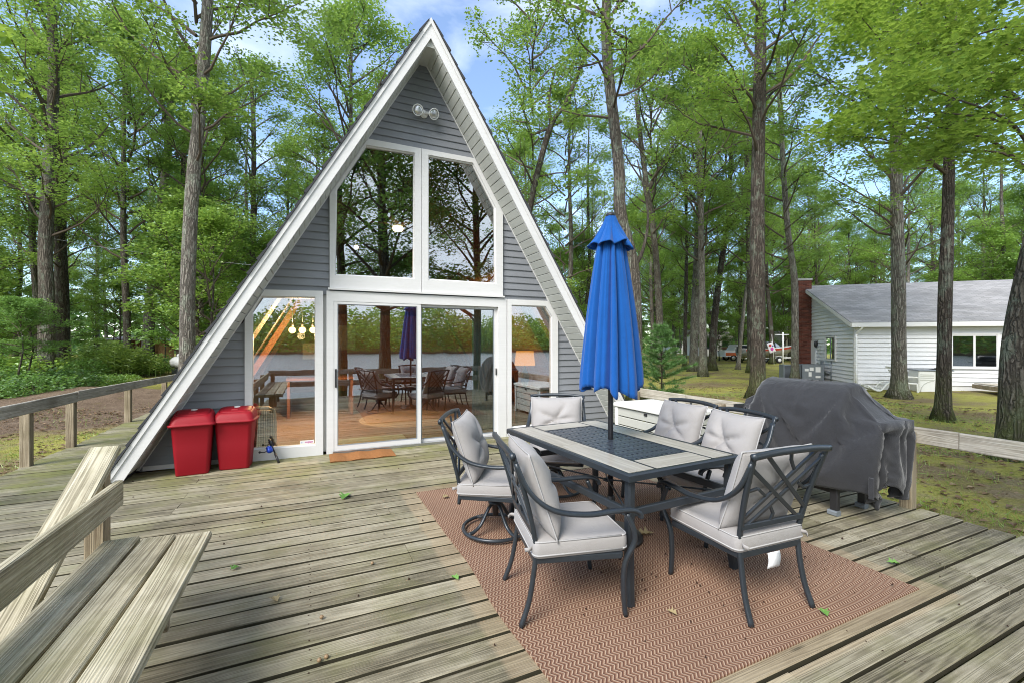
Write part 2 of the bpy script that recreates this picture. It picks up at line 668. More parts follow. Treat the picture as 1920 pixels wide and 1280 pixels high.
M['cushion'] = fabric('pale grey cushion cloth', (0.335, 0.318, 0.308), 0.05, 900, 0.1, 0.22, 0.30)
M['piping'] = fabric('grey piping', (0.40, 0.39, 0.385), 0.05)
M['canopy'] = fabric('royal blue canopy cloth', (0.006, 0.080, 0.31), 0.14, 700, 0.15, 0.35)
M['cover'] = fabric('charcoal grill cover', (0.037, 0.038, 0.042), 0.25, 500, 0.25, 0.55, 0.3)
M['tag'] = fabric('white cloth label', (0.75, 0.76, 0.78), 0.04)
M['coir'] = plain('brown coir mat', (0.27, 0.125, 0.05), 0.95, 0, 0.1, 0.35, 40, 1.0, 500)
M['flagcloth'] = fabric('white flag cloth', (0.75, 0.70, 0.72), 0.05)


def tile_mat():
    k = NT('wood look ceramic tile')
    o = k.obj()
    rd = k.math('MULTIPLY', k.rnd(), 31.0)
    v = k.n('VectorMath', {0: o, 1: k.n('CombineXYZ', {0: rd, 1: rd, 2: rd}).outputs[0]}, operation='ADD').outputs[0]
    s = k.noise(k.vec(v, (2, 26, 2)), 1.0, 5, 0.6, 0.3)
    f = k.noise(k.vec(v, (5, 90, 5)), 1.0, 3)
    g = k.math('ADD', k.math('MULTIPLY', s, 0.7), k.math('MULTIPLY', f, 0.3))
    c = k.ramp(g, [(0.32, (0.27, 0.245, 0.205)), (0.5, (0.37, 0.345, 0.295)), (0.68, (0.48, 0.455, 0.40))])
    return k.bsdf(c, 0.28, 0, 0.5)


M['tile'] = tile_mat()


def rug_mat():
    k = NT('woven terracotta rug')
    p = k.n('SeparateXYZ', {0: k.obj()}).outputs
    P, Q = 0.023, 0.021                       # chevron half width, stripe pitch
    u = k.math('DIVIDE', p[1], P)
    tri = k.math('ABSOLUTE', k.math('SUBTRACT', k.math('MULTIPLY', k.math('FRACT', k.math('MULTIPLY', u, 0.5)), 2.0), 1.0))
    v = k.math('ADD', p[0], k.math('MULTIPLY', tri, P * 0.85))
    st = k.math('FRACT', k.math('DIVIDE', v, Q))
    thread = k.noise(k.vec(k.obj(), (300, 300, 300)), 1.0, 2)
    st2 = k.math('ADD', st, k.math('MULTIPLY', k.math('SUBTRACT', thread, 0.5), 0.25))
    c = k.ramp(st2, [(0.0, (0.085, 0.040, 0.030)), (0.16, (0.165, 0.082, 0.052)), (0.45, (0.245, 0.140, 0.088)), (0.66, (0.53, 0.400, 0.290)), (0.80, (0.30, 0.185, 0.122)), (0.97, (0.085, 0.040, 0.030))])
    # column joints of the weave
    col = k.math('ABSOLUTE', k.math('SUBTRACT', k.math('FRACT', u), 0.5))
    c = k.mix(k.ramp(col, [(0.40, 0), (0.5, 0.55)]), c, (0.10, 0.05, 0.038))
    w = k.noise(k.obj(), 2.2, 5, 0.6)
    c = k.mix(k.math('MULTIPLY', k.ramp(w, [(0.42, 0), (0.7, 1)]), 0.22), c, (0.13, 0.075, 0.05))
    h = k.math('ADD', k.math('SINE', k.math('MULTIPLY', st, math.pi)), thread)
    return k.bsdf(c, 0.9, 0, 0.15, k.bump(h, 0.5, 0.004))


M['rug'] = rug_mat()


def glass_mat(name, base=0.185, tint=(0.86, 0.90, 0.89)):
    k = NT(name)
    fr = k.n('Fresnel', {'IOR': 1.5}).outputs[0]
    fac = k.math('ADD', k.math('MULTIPLY', fr, 1.3), base, clamp=True)
    wob = k.bump(k.noise(k.pos(), 1.3, 2), 0.02, 0.05)
    g = k.n('BsdfGlossy', {'Color': (0.95, 0.97, 0.98, 1), 'Roughness': 0.0, 'Normal': wob})
    t = k.n('BsdfTransparent', {'Color': (*tint, 1)})
    mx = k.n('MixShader', {0: fac, 1: t.outputs[0], 2: g.outputs[0]})
    return k.surf(mx.outputs[0])


M['glass'] = glass_mat('window glass')
M['farglass'] = glass_mat('far window glass', 0.10, (0.6, 0.65, 0.68))


def emit(name, col, s):
    k = NT(name)
    return k.surf(k.n('Emission', {'Color': (*col, 1), 'Strength': s}).outputs[0])


M['bulb'] = emit('warm glowing bulb', (1.0, 0.55, 0.18), 4.0)
M['fanlight'] = emit('warm fan light', (1.0, 0.72, 0.36), 2.4)


def shade_mat():
    k = NT('glowing lampshade')
    return k.surf(k.n('Emission', {'Color': (1.0, 0.36, 0.06, 1), 'Strength': 0.55}).outputs[0])


M['shade'] = shade_mat()


def planks_mat(name, a, b, sc=(6, 1, 1), rough=0.75):
    k = NT(name)
    v = k.pos()
    f = k.noise(k.vec(v, (1.0, 9, 9)), 2.0, 5, 0.6, 0.3)
    f2 = k.noise(k.vec(v, sc), 3.0, 3)
    c = k.mix(k.math('ADD', k.math('MULTIPLY', f, 0.6), k.math('MULTIPLY', f2, 0.4)), a, b)
    return k.bsdf(c, rough, 0, 0.4)


M['inwood'] = planks_mat('stained interior boards', (0.13, 0.045, 0.018), (0.40, 0.17, 0.065))
M['beam'] = planks_mat('stained beam', (0.10, 0.035, 0.018), (0.26, 0.095, 0.045))
M['infloor'] = planks_mat('laminate floor', (0.11, 0.062, 0.042), (0.25, 0.15, 0.10))


def bark_mat(name, a, b, lichen=(0.30, 0.36, 0.27), la=0.35, mossy=0.0):
    k = NT(name)
    o = k.obj()
    rd = k.math('MULTIPLY', k.rnd(), 40.0)
    v = k.n('VectorMath', {0: o, 1: k.n('CombineXYZ', {0: rd, 1: rd, 2: rd}).outputs[0]}, operation='ADD').outputs[0]
    warp = k.math('MULTIPLY', k.noise(k.vec(v, (5, 5, 2.5)), 1.5, 4), 2.2)
    v2 = k.n('VectorMath', {0: k.vec(v, (19, 19, 1.9)), 1: k.n('CombineXYZ', {0: warp, 1: warp, 2: warp}).outputs[0]}, operation='ADD').outputs[0]
    vor = k.n('TexVoronoi', {'Vector': v2, 'Scale': 1.0}, feature='DISTANCE_TO_EDGE').outputs['Distance']
    fn = k.noise(k.vec(v, (40, 40, 14)), 1.0, 5, 0.65)
    h = k.math('ADD', k.ramp(vor, [(0.0, 0.0), (0.32, 1.0)]), k.math('MULTIPLY', fn, 0.5))
    c = k.ramp(h, [(0.18, [x * 0.35 for x in a]), (0.6, a), (1.25, b)])
    c = k.mix(k.math('MULTIPLY', k.noise(v, 1.3, 4), 0.5), c, [x * 0.7 for x in b])
    li = k.noise(k.vec(v, (1, 1, 0.6), (3, 1, 8)), 4.0, 6, 0.72)
    c = k.mix(k.math('MULTIPLY', k.ramp(li, [(0.52, 0), (0.60, 1)]), la), c, k.mix(fn, [x * 0.6 for x in lichen], lichen))
    if mossy:
        z = k.n('SeparateXYZ', {0: k.pos()}).outputs[2]
        mm = k.n('MapRange', {0: z, 1: 1.0, 2: -0.35, 3: 0.0, 4: mossy}).outputs[0]
        c = k.mix(k.math('MULTIPLY', mm, k.ramp(li, [(0.36, 0), (0.52, 1)])), c, (0.10, 0.13, 0.025))
    return k.bsdf(c, 0.9, 0, 0.15, k.bump(h, 1.0, 0.035))


M['bark'] = bark_mat('furrowed oak bark', (0.092, 0.078, 0.062), (0.185, 0.162, 0.132), la=0.42, mossy=0.8)
M['bark2'] = bark_mat('grey lichened bark', (0.135, 0.118, 0.098), (0.29, 0.265, 0.225), la=0.55, lichen=(0.36, 0.40, 0.31), mossy=0.4)
M['bark3'] = bark_mat('dark damp bark', (0.070, 0.057, 0.047), (0.13, 0.108, 0.088), la=0.42, mossy=0.6)
M['birch'] = bark_mat('pale thin bark', (0.30, 0.26, 0.21), (0.46, 0.41, 0.34), la=0.2)
M['twig'] = plain('twig bark', (0.10, 0.08, 0.062), 0.9, 0, 0.15, 0.3, 6)


def leaf_mat(name, stops, trans=0.48):
    k = NT(name)
    tone = k.n('Attribute', attribute_name='tone').outputs['Fac']
    big = k.noise(k.pos(), 0.45, 3)
    f = k.math('ADD', k.math('MULTIPLY', tone, 0.75), k.math('MULTIPLY', k.math('SUBTRACT', big, 0.5), 0.7))
    f = k.math('ADD', f, k.math('MULTIPLY', k.math('SUBTRACT', k.rnd(), 0.5), 0.42))
    c = k.ramp(f, stops)
    d = k.n('BsdfDiffuse', {'Color': c})
    t = k.n('BsdfTranslucent', {'Color': k.mix(0.5, c, [min(1, x * 1.2) for x in stops[-1][1]])})
    g = k.n('BsdfGlossy', {'Color': (0.8, 0.9, 0.8, 1), 'Roughness': 0.45})
    a = k.n('MixShader', {0: trans, 1: d.outputs[0], 2: t.outputs[0]})
    b = k.n('MixShader', {0: 0.06, 1: a.outputs[0], 2: g.outputs[0]})
    return k.surf(b.outputs[0])


LG = [(0.05, (0.080, 0.165, 0.022)), (0.35, (0.150, 0.290, 0.040)), (0.65, (0.245, 0.400, 0.065)), (0.95, (0.38, 0.50, 0.10))]
M['leaf'] = leaf_mat('oak leaves', LG)
M['leaf_bright'] = leaf_mat('bright maple leaves', [(0.05, (0.075, 0.155, 0.012)), (0.4, (0.150, 0.285, 0.022)), (0.7, (0.245, 0.400, 0.038)), (0.97, (0.42, 0.53, 0.09))], 0.5)
M['leaf_dark'] = leaf_mat('deep wood leaves', [(0.05, (0.065, 0.145, 0.028)), (0.5, (0.140, 0.275, 0.050)), (0.95, (0.24, 0.39, 0.08))])
M['needle'] = leaf_mat('pine needles', [(0.1, (0.07, 0.16, 0.04)), (0.5, (0.14, 0.28, 0.075)), (0.95, (0.24, 0.40, 0.12))], 0.25)
M['weed'] = leaf_mat('tall weeds', [(0.1, (0.11, 0.19, 0.03)), (0.5, (0.22, 0.34, 0.055)), (0.95, (0.36, 0.46, 0.10))], 0.4)
M['litter'] = leaf_mat('dry leaf litter', [(0.1, (0.10, 0.055, 0.028)), (0.5, (0.22, 0.135, 0.07)), (0.95, (0.36, 0.27, 0.16))], 0.15)


def ground_mat():
    k = NT('mossy lawn and bare soil')
    p = k.pos()
    xyz = k.n('SeparateXYZ', {0: p}).outputs
    n1 = k.noise(p, 0.45, 6, 0.62)
    n2 = k.noise(k.vec(p, (1, 1, 1), (9, 2, 0)), 2.2, 6, 0.65)
    n3 = k.noise(k.vec(p, (1, 1, 1), (2, 7, 0)), 30, 4, 0.7)
    moss = k.ramp(k.math('ADD', k.math('MULTIPLY', n2, 0.6), k.math('MULTIPLY', n3, 0.4)), [(0.3, (0.17, 0.17, 0.042)), (0.48, (0.33, 0.315, 0.075)), (0.66, (0.46, 0.43, 0.14))])
    soil = k.ramp(k.math('ADD', k.math('MULTIPLY', n3, 0.55), k.math('MULTIPLY', n2, 0.45)), [(0.32, (0.085, 0.058, 0.038)), (0.52, (0.19, 0.135, 0.092)), (0.7, (0.31, 0.24, 0.175))])
    # soil where feet and wheels go: the drive left of the walkway, and patches
    drive = k.math('MULTIPLY', k.n('MapRange', {0: xyz[0], 1: -2.4, 2: -3.2, 3: 0.0, 4: 1.0}).outputs[0], k.n('MapRange', {0: xyz[1], 1: 10.6, 2: 12.6, 3: 0.0, 4: 1.0}).outputs[0])
    drive = k.math('MULTIPLY', drive, k.n('MapRange', {0: xyz[1], 1: 17.5, 2: 20.0, 3: 1.0, 4: 0.0}).outputs[0])
    pat = k.ramp(k.math('ADD', k.math('MULTIPLY', n1, 0.62), k.math('MULTIPLY', n2, 0.38)), [(0.47, 0), (0.58, 0.85)])
    f = k.math('ADD', pat, k.math('MULTIPLY', drive, k.ramp(n2, [(0.25, 0.7), (0.5, 1.3)])), clamp=True)
    c = k.mix(f, moss, soil)
    # scattered dry leaves, too small to model
    vo = k.n('TexVoronoi', {'Vector': k.vec(p, (1, 1, 1)), 'Scale': 11.0}, feature='F1')
    sp = k.math('MULTIPLY', k.ramp(vo.outputs['Distance'], [(0.16, 1), (0.26, 0)]), k.ramp(k.n('SeparateColor', {0: vo.outputs['Color']}).outputs[0], [(0.72, 0), (0.76, 1)]))
    c = k.mix(k.math('MULTIPLY', sp, 0.7), c, (0.30, 0.22, 0.13))
    bank = k.n('MapRange', {0: xyz[2], 1: -0.8, 2: -1.3, 3: 0.0, 4: 1.0}).outputs[0]
    c = k.mix(bank, c, (0.12, 0.10, 0.075))
    h = k.math('ADD', n3, k.math('MULTIPLY', n2, 2.0))
    return k.bsdf(c, 0.95, 0, 0.1, k.bump(h, 0.9, 0.06))


M['ground'] = ground_mat()


def water_mat():
    k = NT('lake water')
    h = k.noise(k.vec(k.pos(), (0.5, 1.3, 1)), 1.6, 5, 0.6)
    return k.bsdf((0.19, 0.215, 0.225), 0.30, 0, 0.9, k.bump(h, 0.7, 0.35))


M['water'] = water_mat()


def shingle_mat():
    k = NT('grey asphalt shingles')
    o = k.obj()
    br = k.n('TexBrick', {'Vector': k.vec(o, (1, 1, 1)), 'Color1': (0.24, 0.235, 0.23, 1), 'Color2': (0.36, 0.35, 0.345, 1), 'Mortar': (0.09, 0.09, 0.09, 1), 'Scale': 1.0, 'Mortar Size': 0.006, 'Brick Width': 0.32, 'Row Height': 0.15}).outputs['Color']
    f = k.noise(o, 60, 3)
    c = k.mix(k.math('MULTIPLY', f, 0.5), br, (0.30, 0.30, 0.31))
    w = k.noise(o, 0.8, 5)
    c = k.mix(k.math('MULTIPLY', k.ramp(w, [(0.45, 0), (0.7, 1)]), 0.4), c, (0.13, 0.13, 0.125))
    return k.bsdf(c, 0.92, 0, 0.15)


M['shingle'] = shingle_mat()
M['darkshingle'] = plain('dark shingles', (0.055, 0.057, 0.062), 0.9, 0, 0.15, 0.25, 20)


def brick_mat():
    k = NT('red brick')
    rd = k.n('Attribute', attribute_name='tone').outputs['Fac']
    c = k.mix(rd, (0.095, 0.032, 0.023), (0.20, 0.07, 0.048))
    return k.bsdf(c, 0.9, 0, 0.15)


M['brick'] = brick_mat()
M['mortar'] = plain('mortar', (0.22, 0.19, 0.16), 0.95)
M['towel'] = fabric('tan towel', (0.42, 0.33, 0.18), 0.1)
M['inrug'] = fabric('beige round rug', (0.40, 0.32, 0.25), 0.1)
M['paper'] = plain('cream paper', (0.62, 0.55, 0.36), 0.8)
M['curtain'] = fabric('grey green curtain', (0.36, 0.42, 0.38), 0.1)
M['acorn'] = plain('acorn shell', (0.26, 0.17, 0.09), 0.5)
M['debris'] = plain('dark crumbs', (0.045, 0.026, 0.018), 0.9, 0, 0.1, 0.4, 60)
M['greenleaf'] = plain('fresh fallen leaf', (0.13, 0.27, 0.06), 0.6, 0, 0.3, 0.2, 20)
M['dryleaf'] = plain('dry fallen leaf', (0.30, 0.24, 0.13), 0.75, 0, 0.2, 0.25, 20)

# ------------------------------------------------------------------ ground, lake
def axis_pts(lo, hi, near, n):
    a = np.linspace(-1, 1, n)
    s = np.sinh(a * 3.6) / np.sinh(3.6)
    return np.where(s < 0, -s * lo, s * hi) + near


xs, ys = axis_pts(-420, 420, 1.0, 150), axis_pts(-420, 420, 6.0, 170)
gv, gf = [], []
for j, y in enumerate(ys):
    for i, x in enumerate(xs):
        z = gz(x, y)
        if not (-4 < x < 5.6 and -2 < y < 14.5):
            z += 0.05 * math.sin(x * 0.7 + 1.3) * math.sin(y * 0.6) + 0.03 * math.sin(x * 1.9 + y * 1.3)
        if x < -3.6 and y > 12.5:                                   # leaf heap beside the drive
            z += 0.45 * math.exp(-(((x + 6.2) / 1.6) ** 2 + ((y - 17.5) / 1.3) ** 2))
        gv.append((x, y, z))
nx = len(xs)
for j in range(len(ys) - 1):
    for i in range(nx - 1):
        a = j * nx + i
        gf.append((a, a + 1, a + nx + 1, a + nx))
tag(put('ground', np_mesh('ground', np.array(gv), np.array(gf), M['ground'], True)), kind='structure')
wv, wf = [], []
for j in range(41):
    for i in range(31):
        wv.append((-400 + 800 * i / 30, -5.0 - 112 * j / 40, -1.55))
for j in range(40):
    for i in range(30):
        a = j * 31 + i
        wf.append((a, a + 31, a + 32, a + 1))
tag(put('lake', np_mesh('lake', np.array(wv), np.array(wf), M['water'], True)), kind='structure')

# ------------------------------------------------------------------ deck
PITCH, DZ = 0.1495, 0.032
deck = thing('deck', 'weathered wooden deck of narrow boards in front of the cabin', None, (1.5, 3, 0), kind='structure')


def deck_board(x0, x1, y0, parent=deck, w=PITCH - 0.021, z=0.0):
    L = x1 - x0
    b = MB()
    b.box((0, 0, 0), (L, w + rng.uniform(-0.004, 0.003), DZ), None, 0.004)
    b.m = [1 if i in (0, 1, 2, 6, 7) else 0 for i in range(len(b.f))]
    dz = rng.uniform(-0.003, 0.0025)
    tilt = rng.uniform(-0.0012, 0.0012)
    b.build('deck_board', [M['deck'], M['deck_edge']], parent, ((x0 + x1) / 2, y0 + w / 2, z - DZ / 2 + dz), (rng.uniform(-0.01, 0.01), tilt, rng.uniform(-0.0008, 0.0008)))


row0 = -3
y = 2.9 + 0.012 - PITCH * 22
while y < 14.2:
    segs = []
    if y + 0.13 < 6.3:
        xl = -3.02 if y > 3.25 else -0.98
        joints = []
        if y < 2.9:
            joints.append(3.72 + rng.uniform(-0.02, 0.02))
            if rng.random() < 0.7:
                joints.append(rng.choice([1.3, 1.9]))
        else:
            joints.append(rng.choice([-1.05, -1.06, 0.62, 2.3, 2.32]))
            if rng.random() < 0.5:
                joints.append(3.72)
        joints = sorted(j for j in joints if xl + 0.5 < j < 4.5)
        e = 4.82 + rng.uniform(-0.015, 0.015)
        cuts = [xl] + joints + [e]
    else:
        cuts = [-3.02 + rng.uniform(-0.02, 0.02), -1.98]
    for a, b_ in zip(cuts[:-1], cuts[1:]):
        deck_board(a + 0.0015, b_ - 0.0015, y)
    y += PITCH
# screw heads in pairs over the joists
sb_ = MB()
for ob in [q for q in COL.objects if q.parent == deck and q.name.startswith('deck_board')]:
    L_ = ob.dimensions.x if False else max(v.co.x for v in ob.data.vertices) * 2
    for x in (-2.9, -2.0, -0.9, 0.0, 1.22, 2.44, 3.70, 3.74, 4.74):
        if abs(x - ob.location.x) < L_ / 2 - 0.008:
            for dy in (-0.036, 0.036):
                cx, cy = x + rng.uniform(-0.006, 0.006), ob.location.y + dy + rng.uniform(-0.006, 0.006)
                z0 = ob.location.z + DZ / 2
                P_ = [(cx + 0.0048 * math.cos(a), cy + 0.0048 * math.sin(a), z0 + 0.0008) for a in [k * math.pi / 3 for k in range(6)]] + [(cx, cy, z0 + 0.0016)]
                sb_.add(P_, [(k, (k + 1) % 6, 6) for k in range(6)], False)
o = sb_.build('screw_heads', M['debris'], deck)
o['kind'] = 'stuff'
# joists and rim under the boards
jb = MB()
for x in (-2.9, -2.0):
    jb.box((x, 8.7, -0.13), (0.04, 10.8, 0.18))
for x in (-0.9, 0.0, 1.22, 2.44, 3.72, 4.74):
    jb.box((x, 2.9, -0.13), (0.04, 6.5, 0.18))
o = jb.build('joist', M['post'], deck)
o['kind'] = 'stuff'

# ------------------------------------------------------------------ railings
def boards(parent, name, p0, p1, w=0.038, h=0.14, mat='rail'):
    """one board on edge between two points, its grain along it"""
    p0, p1 = Vector(p0), Vector(p1)
    d = p1 - p0
    L = d.length
    b = MB()
    b.box((0, 0, 0), (L, w, h), None, 0.006)
    rz = math.atan2(d.y, d.x)
    ry = -math.asin(d.z / L)
    return b.build(name, M[mat], parent, (p0 + p1) / 2, (0, ry, rz))


def post(parent, x, y, z0, z1, w=0.09, mat='post'):
    b = MB()
    b.box((0, 0, 0), (z1 - z0, w, w), None, 0.006)
    return b.build('post', M[mat], parent, (x, y, (z0 + z1) / 2), (0, -math.pi / 2, 0))


rl = thing('wooden_railing', 'low wooden rail on short posts along the walkway left of the cabin', 'railing', (-3, 8, 0))
for yy, zt in ((3.4, 0.70), (5.2, 0.68), (7.03, 0.66), (8.09, 0.655), (10.2, 0.62), (12.4, 0.57), (13.9, 0.55)):
    post(rl, -3.0, yy, -0.32, zt)
boards(rl, 'rail_board', (-2.94, 3.2, 0.715), (-2.94, 8.06, 0.69))
boards(rl, 'rail_board', (-2.935, 8.066, 0.70), (-2.925, 14.0, 0.595))

rr = thing('wooden_railing', 'low wooden rail behind the covered grill and storage box', 'railing', (4.85, 3, 0))
for yy in (0.15, 2.06, 4.0, 5.6):
    post(rr, 4.775, yy, -0.32, 0.66)
boards(rr, 'rail_board', (4.845, -0.3, 0.615), (4.845, 1.74, 0.63))
boards(rr, 'rail_board', (4.845, 1.746, 0.632), (4.845, 4.62, 0.632))
boards(rr, 'rail_board', (4.845, 4.626, 0.635), (4.845, 5.95, 0.64))

rf = thing('wooden_railing', 'front rail of two boards facing the lake, seen mirrored in the windows', 'railing', (2, -0.36, 0))
for xx in (-0.85, 1.0, 2.9, 4.78):
    post(rf, xx, -0.30, -0.32, 0.66)
boards(rf, 'rail_board', (-0.95, -0.375, 0.65), (4.85, -0.375, 0.65))
boards(rf, 'rail_board', (-0.95, -0.375, 0.36), (4.85, -0.375, 0.36))

# ------------------------------------------------------------------ built-in bench and stair rail
bn = thing('deck_bench', 'built-in plank bench with a single back rail at the deck edge', 'bench', (-0.75, 1.5, 0))


def plank(parent, name, x0, x1, y0, y1, z, th=0.038, mat='bench'):
    b = MB()
    b.box((0, 0, 0), (y1 - y0, x1 - x0, th), None, 0.007)
    return b.build(name, M[mat], parent, ((x0 + x1) / 2, (y0 + y1) / 2, z - th / 2), (rng.uniform(-0.012, 0.012), 0, math.pi / 2 + rng.uniform(-0.004, 0.004)))


plank(bn, 'seat_plank', -0.622, -0.472, -0.28, 2.765, 0.452)
plank(bn, 'seat_plank', -0.775, -0.632, -0.28, 2.805, 0.449)
plank(bn, 'seat_plank', -0.935, -0.785, -0.28, 2.845, 0.451)
boards(bn, 'back_rail', (-0.965, -0.3, 0.59), (-0.965, 3.14, 0.605), 0.04, 0.142, 'bench')
for yy in (0.2, 1.15, 2.05):
    post(bn, -0.72, yy, 0.0, 0.41, 0.085)
    boards(bn, 'seat_bearer', (-0.94, yy + 0.07, 0.365), (-0.50, yy + 0.07, 0.365), 0.038, 0.09, 'post')
for yy in (0.3, 1.6):
    post(bn, -1.032, yy, -0.3, 0.66, 0.085)

sr = thing('stair_handrail', 'sloping flat handrail board running down from a square post beside the bench', 'handrail', (-1.1, 3.25, 0))
post(sr, -1.085, 3.225, -0.32, 0.725, 0.09)
b = MB()
d = Vector((0, -1.85, -0.98))
b.box((0, 0, 0), (d.length, 0.14, 0.04), None, 0.007)
c = Vector((-1.075, 3.30, 0.825)) + d / 2
b.build('handrail_board', M['bench'], sr, c, (0, math.atan2(0.98, 1.85), -math.pi / 2))
post(sr, -1.085, 1.75, -1.2, 0.0, 0.09)

# ------------------------------------------------------------------ the A-frame house
XC, ZA, ML, MR, YF = 1.455, 5.43, 1.705, 1.645, 6.2
YO, YB = 5.75, 14.2                       # front of the overhang, back of the house


def xl(z, za=ZA):
    return XC - (za - z) / ML


def xr(z, za=ZA):
    return XC + (za - z) / MR


house = thing('cabin', 'steep grey A-frame cabin with white trim and a wall of windows', 'house', (XC, YF, 0))


def wall_piece(pts, y0=YF, y1=YF + 0.09):
    MB().prism([(x, y0, z) for x, z in pts], (0, y1 - y0, 0)).build('wall', M['siding'], house)


wall_piece([(xl(0), 0), (-0.70, 0), (-0.70, 1.735), (xl(1.735), 1.735)][:3])
wall_piece([(3.64, 0), (xr(0), 0), (3.64, 1.82)])
wall_piece([(xl(2.06), 2.06), (0.24, 2.06), (0.24, 3.35)])
wall_piece([(2.66, 2.06), (xr(2.06), 2.06), (2.66, 3.44)])
wall_piece([(0.15, 2.06), (2.76, 2.06), (2.76, 2.16), (0.15, 2.16)], YF + 0.005, YF + 0.08)
wall_piece([(xl(4.13), 4.13), (xr(4.13), 4.13), (XC, ZA)])
for x0, x1 in ((0.135, 0.215), (2.715, 2.775)):
    MB().box(((x0 + x1) / 2, YF + 0.06, 1.05), (x1 - x0, 0.06, 2.05)).build('jamb', M['trim'], house)


def clap(xa0, xa1, xb0, xb1, z0, z1):
    """one siding board: bottom edge xa0..xa1, top edge xb0..xb1"""
    if xa1 - xa0 < 0.01 and xb1 - xb0 < 0.01:
        return
    yb, yt, yk = YF - 0.021, YF - 0.005, YF
    V = [(xa0, yb, z0), (xa1, yb, z0), (xb1, yt, z1), (xb0, yt, z1), (xa0, yk, z0), (xa1, yk, z0), (xb1, yk, z1), (xb0, yk, z1),
         (xa0, yb + 0.002, z0 - 0.006), (xa1, yb + 0.002, z0 - 0.006)]
    F = [(0, 1, 2, 3), (8, 9, 1, 0), (4, 5, 9, 8), (7, 6, 5, 4), (3, 2, 6, 7), (0, 3, 7, 4), (1, 5, 6, 2), (0, 4, 8), (1, 9, 5)]
    MB().add(V, F, False).build('siding_board', M['siding'], house)


P = 0.1
z = 0.065
while z < 5.36:
    z1 = min(z + P, ZA - 0.02)
    if z1 <= 1.72:
        clap(xl(z), -0.712, xl(z1), -0.712, z, z1)
    if z1 <= 1.80:
        clap(3.655, xr(z), 3.655, xr(z1), z, z1)
    if z >= 2.1 and z < 3.3:
        clap(xl(z), 0.232, min(xl(z1), 0.232), 0.232, z, z1)
    if z >= 2.1 and z < 3.4:
        clap(2.682, xr(z), 2.682, max(xr(z1), 2.682), z, z1)
    if z >= 4.16:
        clap(xl(z), xr(z), min(xl(z1), XC), max(xr(z1), XC), z, z1)
    z += P
# white base strip and J-channel along the rake
MB().box((-1.2, YF - 0.022, 0.035), (0.98, 0.016, 0.05)).build('base_trim', M['trim'], house)
MB().box((4.13, YF - 0.022, 0.035), (0.94, 0.016, 0.05)).build('base_trim', M['trim'], house)
for s in (-1, 1):
    f = xl if s < 0 else xr
    b = MB()
    b.prism([(f(0.02), YF - 0.032, 0.02), (XC, YF - 0.032, ZA), (XC, YF - 0.032, ZA + 0.06), (f(0.02) + s * 0.036, YF - 0.032, 0.02)], (0, 0.03, 0))
    b.build('rake_trim', M['trim'], house)
# soffit panels across the overhang, each its own board
for s in (-1, 1):
    f, m = (xl, ML) if s < 0 else (xr, MR)
    zs = 5.46
    sl = math.sqrt(1 + 1 / (m * m))        # slope length per unit height
    ang = math.atan2(1.0, 1 / m)
    pz = 0.1
    L = pz * sl - 0.004
    b = MB()
    hw, hy = L / 2, (YF - YO) / 2 - 0.012
    # a shallow V-edged board, long axis along Y
    b.add([(-hw, -hy, 0.004), (hw, -hy, 0.004), (hw, hy, 0.004), (-hw, hy, 0.004), (-hw + 0.006, -hy, -0.006), (hw - 0.006, -hy, -0.006), (hw - 0.006, hy, -0.006), (-hw + 0.006, hy, -0.006)],
          [(0, 3, 2, 1)[::-1], (4, 5, 6, 7)[::-1], (0, 1, 5, 4), (2, 3, 7, 6), (0, 4, 7, 3), (1, 2, 6, 5)], False)
    sm = b.mesh('soffit_panel', M['soffit'])
    z = 0.08
    while z < 5.36:
        x = f(z + pz / 2, zs)
        put('soffit_panel', sm, house, (x, (YO + YF) / 2, z + pz / 2), (0, -ang if s < 0 else ang, 0))
        z += pz
MB().prism([(XC - 0.075, YO + 0.01, 5.352), (XC + 0.078, YO + 0.01, 5.352), (XC, YO + 0.01, 5.475)], (0, YF - YO - 0.012, 0)).build('ridge_filler', M['soffit'], house)
# fascia, its outer strip, roof and shingle edge
for s in (-1, 1):
    f = xl if s < 0 else xr
    o_, i_ = 5.715, 5.455
    z0 = 0.03
    MB().prism([(XC, YO - 0.028, o_), (f(z0, o_), YO - 0.028, z0), (f(z0, i_), YO - 0.028, z0), (XC, YO - 0.028, i_)], (0, 0.028, 0)).build('fascia_board', M['trim'], house)
    MB().prism([(XC, YO - 0.042, o_ + 0.004), (f(z0, o_ + 0.004), YO - 0.042, z0), (f(z0, o_ - 0.075), YO - 0.042, z0), (XC, YO - 0.042, o_ - 0.075)], (0, 0.013, 0)).build('fascia_strip', M['trim'], house)
    rf_ = MB()
    rf_.prism([(XC, YO, 5.70), (f(-0.3, 5.70), YO, -0.3), (f(-0.3, 5.48), YO, -0.3), (XC, YO, 5.48)], (0, YB - YO, 0))
    roof = rf_.build('roof', M['darkshingle'], house)
    sh = MB()
    z = -0.28
    while z < 5.66:
        jag = 0.012 * rng.random()
        dx = -s * 0.0
        x0, x1 = f(z, 5.725), f(z + 0.19, 5.725)
        n_ = Vector((s * 0.86, 0, 0.51))
        y0 = YO - 0.050 - jag
        A, B = Vector((x0, y0, z)), Vector((x1, y0, z + 0.19))
        sh.prism([A, B, B + n_ * 0.008, A + n_ * (0.028 + jag * 0.6)], (0, YB + 0.05 - y0, 0))
        z += 0.165
    so = sh.build('shingle_courses', M['darkshingle'], roof)
    so['kind'] = 'stuff'


